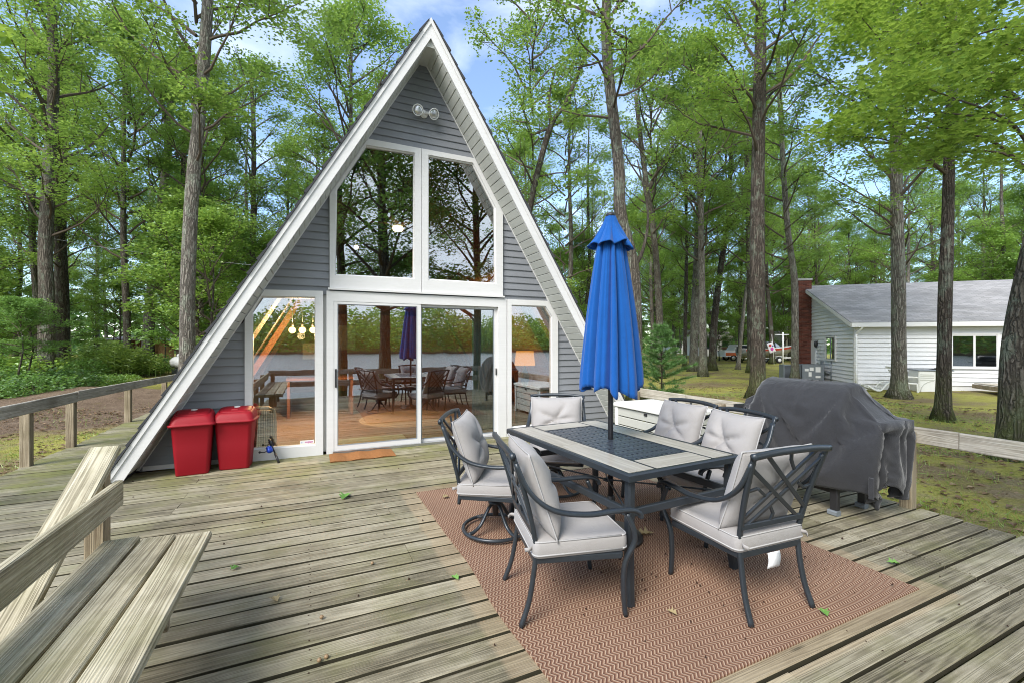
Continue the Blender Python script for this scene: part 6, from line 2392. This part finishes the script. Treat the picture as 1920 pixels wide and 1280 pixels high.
limb(TREES[2][1], [(318, 250), (335, 232), (352, 222)], 28.0, 9, 'bark2')
limb(TREES[2][1], [(318, 262), (305, 200), (300, 165), (270, 110), (245, 40)], 28.0, 9, 'bark2')
limb(TREES[2][1], [(300, 180), (270, 172), (240, 168)], 28.0, 5, 'bark2')
limb(TREES[18][1], [(1033, 236), (1030, 180), (1045, 120)], 21.0, 8, 'bark3')
limb(TREES[17][1], [(1214, 360), (1245, 300), (1275, 255)], 24.0, 9)
limb(TREES[6][1], [(1425, 200), (1460, 165), (1500, 160)], 14.6, 6, 'bark3')
limb(TREES[8][1], [(1683, 420), (1655, 432), (1640, 440)], 15.2, 5, 'bark2')
limb(TREES[5][1], [(1186, 505), (1205, 470), (1215, 400), (1195, 300)], 13.6, 9, 'bark3')

# ------------------------------------------------------------------ near boughs at the upper right and left
def bough_mesh(seed, clumps, per, lsize, mat, tmpl=LOBED, spread=0.6):
    g = np.random.default_rng(seed)
    cs = []
    for (c, r) in clumps:
        n = int(per * r)
        q = g.normal(0, 1, (n, 3))
        q /= np.linalg.norm(q, axis=1, keepdims=True)
        q *= (g.uniform(0.05, 1, (n, 1)) ** 0.5) * np.array([r, r, r * 0.33]) * spread / 0.6
        cs.append(np.array(c)[None, :] + q)
    C = np.concatenate(cs)
    return leaves(C, lsize, g, tmpl, up=0.80, droop=(-0.5, 0.15))


def near_crown(tree_i, seed, region, t0, t1, ncl, per, lsize, mat, rz=(0.5, 0.95), limbs_from=None):
    """a crown of layered sprays filling the space that a picture region covers between two distances"""
    rg = random.Random(seed)
    lab = TREES[tree_i][1]
    o = [x for x in COL.objects if x.get('label') == lab][0]
    tr_o = [x for x in o.children if x.name.startswith('trunk')][0]
    (x0, y0, x1, y1) = region
    clumps = []
    b = MB()
    P0 = limbs_from
    for i in range(ncl):
        t = rg.uniform(t0, t1)
        px, py = rg.uniform(x0, x1), rg.uniform(y0, y1)
        c = at(px, py, t)
        clumps.append((c, rg.uniform(*rz)))
    # limbs: from the trunk towards groups of sprays
    anchors = [v for v in P0]
    ends = [c for c, _ in clumps]
    for i, e in enumerate(ends):
        if i % 3 == 0:
            a = min(anchors, key=lambda q: (q - e).length + abs(q.z - (e.z - 1.0)) * 0.6)
            d = e - a
            mid = a + d * 0.5 + Vector((rg.uniform(-0.3, 0.3), rg.uniform(-0.3, 0.3), 0.25))
            b.tube(bez([a, mid, e], 4), [0.035 * (1 - 0.85 * k / 8) for k in range(9)], 5)
    V, F, tone = bough_mesh(seed, clumps, per, lsize, mat)
    bv = np.array(b.v)
    tri = np.array([(f[0], f[i], f[i + 1]) for f in b.f for i in range(1, len(f) - 1)])
    me = np_mesh('crown', np.concatenate([bv, V]), np.concatenate([tri, F + len(bv)]), [M['twig'], M[mat]], False, np.concatenate([np.full(len(tri), 0.5), tone]), np.concatenate([np.zeros(len(tri), int), np.ones(len(F), int)]))
    put('crown', me, o)


tp9 = [at(px, py, 10.6) for px, py in ((1777, 420), (1779, 330), (1781, 250), (1784, 150), (1786, 60), (1788, -60))]
near_crown(9, 61, (1560, -120, 1990, 330), 8.5, 12.5, 58, 440, 0.105, 'leaf_bright', (0.6, 1.05), tp9)
tp10 = [at(px, py, 6.6) for px, py in ((1940, 430), (1955, 350), (1970, 260), (1990, 100), (2010, -80))]
near_crown(10, 62, (1690, -160, 2080, 300), 5.2, 7.6, 38, 300, 0.098, 'leaf_bright', (0.45, 0.8), tp10)
# a maple spray that hangs from the left, its tree out of the picture
lt = leafy_tree('maple_tree', 'broad-leaved branch tips reaching in at the left edge', (-6.3, 4.2, -0.3), [(-6.3, 4.2, -0.35), (-6.25, 4.25, 2.5), (-6.1, 4.3, 5.0), (-6.2, 4.1, 9.0)], [0.16, 0.15, 0.12, 0.06], 'bark2', None, seed=77)
g = np.random.default_rng(9)
V, F, tone = bough_mesh(9, [(at(-25, 150, 4.6), 0.34), (at(-60, 60, 4.8), 0.5), (at(-40, 270, 4.7), 0.25), (at(-150, 120, 4.6), 0.6)], 130, 0.13, 'leaf_bright')
put('crown', np_mesh('crown', V, F, M['leaf_bright'], False, tone), lt)

# ------------------------------------------------------------------ the woods
taken = []


def free(px, t, mind):
    p = rt((px - 960) / FPX * t, t)
    for q in taken:
        if (q - p).length < mind:
            return None
    if -3.5 < p.x < 6.5 and p.y < 17.0:
        return None
    loc = Matrix.Rotation(-NBR, 3, 'Z') @ (p - NB0)
    if -3.5 < loc.x < 14 and -9 < loc.y < 12:
        return None
    if p.y < 13 and -9 < p.x < 0:
        return None
    taken.append(p)
    return p


rg = random.Random(21)
ZONES = [
    # px range, t range, count, min spacing, label, group
    ((-160, 420), (22, 46), 17, 3.0, 'tree trunk among others in the woods left of the cabin', 'trees in the woods left of the cabin'),
    ((-200, 440), (46, 80), 10, 4.5, 'slender tree far back in the woods left of the cabin', 'far trees in the woods left of the cabin'),
    ((400, 1120), (22, 50), 20, 2.8, 'leafy tree rising behind the grey A-frame cabin', 'trees behind the cabin'),
    ((1180, 1540), (38, 80), 32, 2.8, 'tree in the woods beyond the lawn and the boat', 'trees beyond the lawn'),
    ((1500, 2100), (34, 80), 34, 2.8, 'tree standing in the woods behind the white house', 'trees behind the white house'),
]
TR_MESH = []
for s in range(6):
    q = random.Random(50 + s)
    bx_, by_ = q.uniform(-0.4, 0.4), q.uniform(-0.4, 0.4)
    b, _ = trunk_mesh('trunk', [(0, 0, -0.1), (bx_ * 0.3, by_ * 0.3, 3), (bx_, by_, 7), (bx_ * 1.2, by_ * 0.6, 12), (bx_ * 0.9, by_, 17.5)], [0.165, 0.15, 0.125, 0.085, 0.025], s, 10)
    TR_MESH.append(b.mesh('trunk', M[['bark', 'bark2', 'bark3'][s % 3]]))
ST_MESH = []
for s in range(3):
    q = random.Random(80 + s)
    b, _ = trunk_mesh('trunk', [(0, 0, -0.1), (q.uniform(-0.15, 0.15), 0, 1.8), (q.uniform(-0.3, 0.3), 0.1, 3.8), (0, 0.1, 6.0)], [0.06, 0.05, 0.035, 0.012], s, 8)
    ST_MESH.append(b.mesh('trunk', M['bark3']))


PLACES = [(60, 'left of the furrowed far left trunk'), (180, 'just right of the furrowed far left trunk'), (300, 'round the open shed'), (425, 'beside the thick pale trunk'),
          (600, 'above the left roof slope'), (805, "left of the cabin's peak"), (980, "right of the cabin's peak"), (1130, 'between the cabin peak and the umbrella'), (1265, 'behind the young pine'),
          (1375, 'behind the lawn trunks'), (1480, 'beyond the boat'), (1600, 'above the brick chimney'), (1735, "above the white house's roof, left part"), (1850, "above the white house's vent pipe"), (9999, 'at the far right edge')]


def woods_label(p, tm, cm, young):
    r, t = p.x * CT - p.y * ST, p.x * ST + p.y * CT
    px = 960 + FPX * r / t
    where = next(w for lim, w in PLACES if px < lim)
    how = 'airy' if cm in THIN else 'layered' if cm in LAYER else 'bushy' if cm in MID or cm in UNDER else 'leafy'
    far = 'tall' if t < 32 else 'distant' if t < 52 else 'far-off'
    if young:
        return f"{far.replace('tall', 'low')} {'dark green' if cm is UNDER[1] else 'light green'} young tree {where}"
    bark = ['brown', 'grey', 'dark'][TR_MESH.index(tm) % 3]
    return f'{far} {bark}-trunked {how} tree {where}'


def woods_tree(p, tm, cm, s, cs, label, group, name='forest_tree', cat='tree'):
    label = woods_label(p, tm, cm, name == 'young_tree')
    rz = rg.uniform(0, 6.28)
    t = thing(name, label, cat, (p.x, p.y, gz(p.x, p.y)), rz, group)
    a = put('trunk', tm, t, local=True)
    a.scale = (s, s, s)
    c = put('crown', cm, t, local=True)
    c.scale = (cs[0], cs[0], cs[1])
    return t


for (pa, pb), (ta, tb), cnt, md_, lab, grp in ZONES:
    n_ = 0
    for _ in range(1500):
        if n_ >= cnt:
            break
        t = ta + (tb - ta) * rg.random() ** 1.3
        p = free(rg.uniform(pa, pb), t, md_)
        if p is None:
            continue
        if 815 < 960 + FPX * (p.x * CT - p.y * ST) / (p.x * ST + p.y * CT) < 975:
            continue
        s = rg.uniform(0.85, 1.25)
        thin = rg.random() < (0.6 if 'behind the grey' in lab else 0.45)
        cm = rg.choice(THIN if thin else CROWNS + MID)
        if 'left' in lab and rg.random() < 0.10:
            cm = rg.choice(LAYER)
        woods_tree(p, rg.choice(TR_MESH), cm, s, (s * rg.uniform(0.8, 1.1), s * rg.uniform(0.9, 1.08)), lab, grp)
        n_ += 1
# understorey
UZ = [((-160, 400), (17, 45), 32, 1.8, 'bushy young tree in the woods left of the cabin', 'young trees left of the cabin'),
      ((400, 1130), (20, 45), 26, 2.0, 'bushy young tree behind the grey cabin', 'young trees behind the cabin'),
      ((1190, 1530), (40, 75), 30, 1.8, 'bushy young tree beyond the lawn', 'young trees beyond the lawn'),
      ((1500, 2050), (34, 70), 34, 1.8, 'bushy young tree behind the white house', 'young trees behind the white house')]
for (pa, pb), (ta, tb), cnt, md_, lab, grp in UZ:
    n_ = 0
    for _ in range(1500):
        if n_ >= cnt:
            break
        t = ta + (tb - ta) * rg.random()
        px = rg.uniform(pa, pb)
        if -20 < px < 345 and t < 40:
            continue
        p = free(px, t, md_)
        if p is None:
            continue
        s = rg.uniform(0.75, 1.5)
        woods_tree(p, rg.choice(ST_MESH), rg.choice(UNDER + UNDER + MID), s, (s * 0.9, s * rg.uniform(0.9, 1.2)), lab, grp, 'young_tree')
        n_ += 1

# far woods that read as one mass, all round the lot
g = np.random.default_rng(5)
Cs = []
n = 36000
a = g.uniform(-1.25, 1.55, n)
d = g.uniform(84, 125, n)
h = g.uniform(0, 1, n) ** 1.5
hh_ = 9 + 3 * np.sin(a * 9) + 3 * np.sin(a * 23 + 1)
C = np.stack([np.sin(a + YAW) * d, np.cos(a + YAW) * d, -0.4 + h * hh_], 1)
V, F, tone = leaves(C, 1.15, g, SIMPLE, up=0.5)
tag(put('distant_woods', np_mesh('distant_woods', V, F, M['leaf_dark'], False, tone)), kind='stuff')
# far shore of the lake (mirrored in the windows)
n = 110000
x = g.uniform(-260, 260, n)
y = -106.5 - g.uniform(0, 1, n) ** 0.8 * 34
h = g.uniform(0, 1, n) ** 0.8
hh_ = (9 + 3.0 * np.sin(x * 0.06) + 2.4 * np.sin(x * 0.17 + 2) + 2.0 * np.abs(np.sin(x * 0.4))) * g.uniform(0.75, 1.1, n)
kk = np.clip((-112 - y) / 40, 0, 1)
C = np.stack([x, y, -0.9 + 8.0 * kk * kk * (3 - 2 * kk) + h * 0.75 * hh_ * (0.45 + 0.55 * np.minimum(1, (-106 - y) / 8))], 1)
V, F, tone = leaves(C, 0.95, g, SIMPLE, up=0.5)
tone = np.clip(tone + np.repeat(0.30 * np.sin(x * 0.11) + 0.22 * np.sin(x * 0.31 + 1.7) + 0.15 * np.sin(x * 0.83), 2), 0, 1)
tag(put('far_shore_woods', np_mesh('far_shore_woods', V, F, M['leaf'], False, tone)), kind='stuff')

# trees on the lake side, mirrored in the glass
for lab, base, rad, cm, cs, rz in (
        ('dark trunk by the lake, mirrored in the sliding door', (2.35, -3.4), 0.24, LAKE[0], 1.0, 0.4),
        ('lakeside oak mirrored in the upper right window', (6.6, -5.6), 0.22, LAKE[1], 0.95, 2.0),
        ('lakeside oak whose boughs are mirrored in the upper left window', (1.2, -7.2), 0.25, LAKE[1], 1.05, 4.0)):
    z = gz(*base)
    pts = [(base[0], base[1], z - 0.1), (base[0] + 0.05, base[1], 3), (base[0] - 0.1, base[1] + 0.1, 7), (base[0], base[1], 14)]
    leafy_tree('lakeside_tree', lab, (*base, z), pts, [rad * 0.8, rad * 0.7, rad * 0.6, rad * 0.25], 'bark', cm, -0.4, rz, cs, seed=int(rad * 1000))

# ------------------------------------------------------------------ young pine on the right
pb_ = at(1240, 735, 12.6)
pz_ = gz(pb_.x, pb_.y)
pn = thing('young_pine', 'small bright green pine sapling beyond the rail, right of the umbrella', 'pine tree', (pb_.x, pb_.y, pz_))
HT = 2.25
MB().tube([(pb_.x, pb_.y, pz_), (pb_.x + 0.02, pb_.y, pz_ + 1.0), (pb_.x, pb_.y, pz_ + HT)], [0.028, 0.02, 0.006], 8).build('trunk', M['bark3'], pn)
b = MB()
Cn, Dn = [], []
q = random.Random(4)
for k, z in enumerate([0.22, 0.34, 0.62, 0.80, 0.98, 1.15, 1.32, 1.5, 1.66, 1.82, 1.98, 2.1, 2.2]):
    L = (0.60 if z < 0.4 else 0.85 * (1 - (z / HT) ** 1.5) + 0.14)
    for i in range(8):
        a = i * math.pi / 4 + k * 0.7 + q.uniform(-0.3, 0.3)
        if 0.4 < z < 0.7 and i % 2:
            continue
        dv = Vector((math.cos(a), math.sin(a), q.uniform(0.1, 0.45)))
        l_ = L * q.uniform(0.7, 1.1)
        s = Vector((pb_.x, pb_.y, pz_ + z))
        e = s + dv * l_
        b.tube([s, (s + e) / 2, e + Vector((0, 0, 0.06))], [0.008, 0.006, 0.003], 4)
        for w in range(int(14 * l_ / 0.5) + 5):
            u = q.uniform(0.2, 1.05)
            c = s + (e - s) * u
            for _ in range(16):
                dd = (dv * 0.8 + Vector((q.gauss(0, 0.7), q.gauss(0, 0.7), q.gauss(0.15, 0.6)))).normalized()
                Cn.append(c + dd * 0.055)
                Dn.append(dd)
V, F, tone = leaves(np.array([tuple(c) for c in Cn]), 0.12, np.random.default_rng(3), (np.array([(-0.5, 0.045), (-0.5, -0.045), (0.5, 0.0)]), np.array([(0, 1, 2)]), np.array([0.0, 0.0, 0.2])), up=0.4, dirs=np.array([tuple(d) for d in Dn]))
bv = np.array(b.v)
tri = np.array([(f[0], f[i], f[i + 1]) for f in b.f for i in range(1, len(f) - 1)])
put('needles', np_mesh('needles', np.concatenate([bv, V]), np.concatenate([tri, F + len(bv)]), [M['twig'], M['needle']], False, np.concatenate([np.full(len(tri), 0.5), tone]), np.concatenate([np.zeros(len(tri), int), np.ones(len(F), int)])), pn)

# ------------------------------------------------------------------ bushes and tall weeds on the left
def bush_mesh(seed, r, h, n, ls, mat, stems=18, tmpl=SIMPLE):
    g = np.random.default_rng(seed)
    q = g.normal(0, 1, (n, 3))
    q /= np.linalg.norm(q, axis=1, keepdims=True)
    q *= g.uniform(0.2, 1, (n, 1)) ** 0.5
    lump = 1 + 0.25 * np.sin(q[:, :1] * 5 + seed) * np.cos(q[:, 1:2] * 4)
    C = q * np.array([r, r, h / 2]) * lump + np.array([0, 0, h * 0.48])
    C = C[C[:, 2] > 0.02]
    V, F, tone = leaves(C, ls, g, tmpl, up=0.55)
    b = MB()
    rg_ = random.Random(seed)
    for i in range(stems):
        a = rg_.uniform(0, 6.28)
        e = Vector((math.cos(a) * r * 0.6, math.sin(a) * r * 0.6, h * rg_.uniform(0.5, 0.9)))
        b.tube([(0.1 * math.cos(a), 0.1 * math.sin(a), 0), e * 0.5 + Vector((0, 0, 0.05)), e], [0.012, 0.008, 0.003], 4)
    bv = np.array(b.v)
    tri = np.array([(f[0], f[i], f[i + 1]) for f in b.f for i in range(1, len(f) - 1)])
    return np_mesh('foliage', np.concatenate([bv, V]), np.concatenate([tri, F + len(bv)]), [M['twig'], M[mat]], False, np.concatenate([np.full(len(tri), 0.5), tone]), np.concatenate([np.zeros(len(tri), int), np.ones(len(F), int)]))


BUSH = [bush_mesh(31, 0.9, 0.85, 1500, 0.10, 'leaf_dark'), bush_mesh(32, 1.0, 0.7, 1500, 0.09, 'leaf'), bush_mesh(33, 0.8, 1.0, 1300, 0.11, 'leaf')]


def weed_mesh(seed, n, h):
    g = np.random.default_rng(seed)
    C, D = [], []
    b = MB()
    for i in range(n):
        x, y = g.normal(0, 0.45), g.normal(0, 0.45)
        hh = h * g.uniform(0.6, 1.1)
        lx, ly = g.normal(0, 0.08), g.normal(0, 0.08)
        b.tube([(x, y, 0), (x + lx * 0.4, y + ly * 0.4, hh * 0.5), (x + lx, y + ly, hh)], [0.008, 0.006, 0.003], 4)
        for k in range(16):
            u = 0.25 + 0.75 * k / 16
            a = k * 2.4 + i
            d = np.array([math.cos(a), math.sin(a), 0.35])
            C.append(np.array([x + lx * u, y + ly * u, hh * u]) + d * 0.07)
            D.append(d)
    V, F, tone = leaves(np.array(C), 0.16, g, (np.array([(-0.5, 0.0), (0.0, 0.16), (0.5, 0.0), (0.0, -0.16)]), SIMPLE[1], SIMPLE[2]), up=0.7, dirs=np.array(D))
    bv = np.array(b.v)
    tri = np.array([(f[0], f[i], f[i + 1]) for f in b.f for i in range(1, len(f) - 1)])
    return np_mesh('foliage', np.concatenate([bv, V]), np.concatenate([tri, F + len(bv)]), [M['weed'], M['weed']], False, np.concatenate([np.full(len(tri), 0.3), tone]))


WEED = [weed_mesh(41, 40, 1.1), weed_mesh(42, 46, 0.8)]
BP = [(-40, 13.5, 0, 1.25, 'leaf bush'), (20, 14.2, 1, 1.15, ''), (70, 13.2, 0, 1.0, ''), (118, 15.0, 0, 1.05, ''), (165, 16.2, 1, 0.85, ''), (205, 17.5, 0, 0.6, ''), (240, 19.0, 1, 0.55, ''), (55, 17.5, 2, 1.3, ''), (-20, 17.0, 2, 1.4, ''), (150, 20.0, 0, 1.2, ''), (285, 24.0, 1, 1.0, ''), (305, 27.0, 0, 1.1, '')]
SHRUB_AT = ['low dark shrub cut by the left picture edge', 'low shrub at the foot of the first thin sapling', 'dark low shrub before the furrowed far left trunk', 'rounded dark shrub right of the furrowed far left trunk',
            'low shrub left of the tall weed clumps', 'dark low shrub in front of the tall weeds', 'low shrub at the right end of the thicket', 'taller shrub behind the two thin saplings', 'taller shrub behind the thicket at the left edge',
            'dark shrub behind the middle of the thicket', 'small shrub left of the white gas tank', 'small far shrub just left of the thick pale trunk']
WEED_AT = ['tall light green weeds left of the leaning forked trunk', 'tall weeds in front of the shed posts', 'shorter weeds before the plank end of the shed', 'weed clump below the plank end of the shed', 'tall weeds behind the others before the shed',
           'weed clump at the left end of the shed', 'weed clump between the two thin saplings', 'weed clump at the left picture edge', 'weed clump behind the furrowed far left trunk', 'weed clump between the two left trunks and the shed']
for i, (px, t, k, s, _) in enumerate(BP):
    p = ground_at(px, t)
    sb_ = thing('shrub', SHRUB_AT[i], 'shrub', p, i * 1.3, 'low shrubs beyond the left rail')
    f = put('foliage', BUSH[k], sb_, local=True)
    f.scale = (s, s, s)
for i, (px, t, k, s) in enumerate([(198, 22, 0, 1.6), (222, 23, 1, 1.7), (240, 22.5, 0, 1.4), (258, 24, 1, 1.5), (210, 25, 0, 1.6), (180, 24, 1, 1.4), (30, 22, 1, 1.2), (-10, 24, 1, 1.2), (60, 26, 0, 0.9), (120, 24, 1, 1.1)]):
    p = ground_at(px, t)
    sb_ = thing('tall_weeds', WEED_AT[i], 'weeds', p, i * 0.9, 'clumps of tall weeds on the left')
    f = put('foliage', WEED[k], sb_, local=True)
    f.scale = (s, s, s)
# thin saplings at the far left
for i, (px, t, hh, lab) in enumerate([(38, 13.8, 1.0, 'thin dark stemmed sapling at the far left edge, in front of the weeds'), (57, 14.4, 1.05, 'second thin sapling beside the furrowed far left trunk')]):
    p = ground_at(px, t)
    sp_ = thing('sapling', lab, 'sapling', p)
    MB().tube(bez([(p.x, p.y, p.z - 0.05), (p.x - 0.05, p.y, p.z + 0.7), (p.x + 0.06, p.y, p.z + 1.5), (p.x, p.y, p.z + 2.3)], 4), [0.035, 0.033, 0.03, 0.03, 0.028, 0.026, 0.024, 0.022, 0.02, 0.018, 0.014, 0.01, 0.008], 7).build('trunk', M['bark3'], sp_)
    c = put('crown', UNDER[1], sp_, (p.x, p.y, p.z + 0.8), (0, 0, i * 2.0))
    c.scale = (0.42, 0.42, 0.40)

# ------------------------------------------------------------------ grass, leaf litter
g = np.random.default_rng(8)


def scatter(n, x0, x1, y0, y1, zoff=0.0):
    x, y = g.uniform(x0, x1, n), g.uniform(y0, y1, n)
    m = ~((x > -3.15) & (x < 4.95) & (y > -0.6) & (y < 14.3))
    x, y = x[m], y[m]
    z = np.array([gz(a, b_) + 0.05 * math.sin(a * 0.7 + 1.3) * math.sin(b_ * 0.6) + 0.03 * math.sin(a * 1.9 + b_ * 1.3) for a, b_ in zip(x, y)])
    return np.stack([x, y, z + zoff], 1)


C = np.concatenate([scatter(60000, 4.9, 17, -2, 12), scatter(22000, -9, -3.1, 3, 11), scatter(12000, 8, 30, 10, 26), scatter(9000, -14, -4, 12, 26)])
dens = np.sin(C[:, 0] * 1.1 + 2) * np.sin(C[:, 1] * 0.9) + 0.6 * np.sin(C[:, 0] * 2.7 + C[:, 1] * 2.1)
C = C[dens > g.uniform(-0.9, 0.5, len(C))]
D = g.normal(0, 0.45, C.shape) + np.array([0, 0, 1.0])
V, F, tone = leaves(C + np.array([0, 0, 0.025]), 0.075, g, (np.array([(-0.5, 0.05), (-0.5, -0.05), (0.5, 0.0)]), np.array([(0, 1, 2)]), np.array([0.0, 0.0, 0.3])), up=0.1, dirs=D)
tag(put('grass', np_mesh('grass', V, F, M['weed'], False, tone)), kind='stuff')
C = np.concatenate([scatter(9000, 5, 18, -2, 14, 0.012), scatter(3800, -9, -3.1, 3, 16, 0.012), scatter(2500, 12, 32, 8, 28, 0.012), scatter(1800, -9, -4, 14, 20, 0.02)])
V, F, tone = leaves(C, 0.075, g, SIMPLE, up=0.9, droop=(-0.2, 0.2))
tag(put('leaf_litter', np_mesh('leaf_litter', V, F, M['litter'], False, tone)), kind='stuff')
# crumbs of bark and seed on deck and rug, and in the gaps
C = []
for _ in range(260):
    if g.random() < 0.45:
        C.append((g.uniform(1.2, 3.2), g.uniform(1.4, 3.0), 0.018))
    else:
        C.append((g.uniform(-2.6, 4.7), g.uniform(0.8, 6.0), 0.006))
V, F, tone = leaves(np.array(C), 0.013, g, (np.array([(-0.5, 0.0), (0.0, 0.4), (0.5, 0.0), (0.0, -0.4), (0.0, 0.0)]), np.array([(0, 4, 1), (1, 4, 2), (2, 4, 3), (3, 4, 0)]), np.array([0.0, 0, 0, 0, 1.8])), up=0.97, fold=0.4, droop=(-0.1, 0.1))
tag(put('bark_crumbs', np_mesh('bark_crumbs', V, F, M['debris'], False, tone)), kind='stuff')


def fallen(px, py, z, size, mat, label, name='fallen_leaf', seed=0):
    r = random.Random(seed)
    k = (EYE - z) * FPX / (py - 642)
    p = at(px, py, k)
    g_ = np.random.default_rng(seed)
    V, F, tone = leaves(np.zeros((1, 3)), size, g_, LOBED, up=0.97, fold=0.25, droop=(-0.05, 0.1))
    o = put(name, np_mesh(name, V, F, M[mat], False), None, (p.x, p.y, z + 0.008), (0, 0, r.uniform(0, 6)))
    md = o.modifiers.new('thick', 'SOLIDIFY')
    md.thickness = 0.0015
    tag(o, label, 'leaf')


fallen(440, 1067, 0, 0.075, 'greenleaf', 'small green leaf on the boards right of the bench', seed=1)
fallen(648, 932, 0, 0.13, 'greenleaf', 'pale green oak leaf on the boards below the door mat', seed=2)
fallen(853, 1085, 0, 0.07, 'greenleaf', 'small green leaf at the left edge of the rug', seed=3)
fallen(1545, 1150, 0.012, 0.075, 'greenleaf', 'green leaf on the rug behind the chair with the white label', seed=4)
fallen(1675, 1057, 0, 0.09, 'greenleaf', 'green leaf on the boards between rug and grill', seed=5)
fallen(1260, 1150, 0.012, 0.07, 'dryleaf', 'dull brown leaf on the rug between the two nearest chairs', seed=6)
fallen(1210, 1003, 0.012, 0.10, 'dryleaf', 'dry leaf on the rug under the table corner', seed=7)
fallen(835, 933, 0.012, 0.09, 'dryleaf', 'dry leaf on the rug beside the swivel chair ring', seed=8)
fallen(516, 1125, 0, 0.05, 'dryleaf', 'small brown leaf on the boards near the bench end', seed=9)
for px, py, lab in ((612, 1235, 'pair of acorn caps on the boards right of the bench'), (603, 1160, 'acorn on the boards midway between bench and rug'), (698, 1058, 'acorn on the boards left of the rug')):
    k = EYE * FPX / (py - 642)
    p = at(px, py, k)
    ac_ = MB().lathe((p.x, p.y, 0.004), [(0.003, 0), (0.009, 0.003), (0.0105, 0.009), (0.008, 0.015), (0.002, 0.018)], 12)
    if 'pair' in lab:
        ac_.lathe((p.x - 0.03, p.y - 0.01, 0.004), [(0.003, 0), (0.009, 0.003), (0.0105, 0.009), (0.008, 0.015), (0.002, 0.018)], 12)
    tag(ac_.build('acorn', M['acorn']), lab, 'acorn')
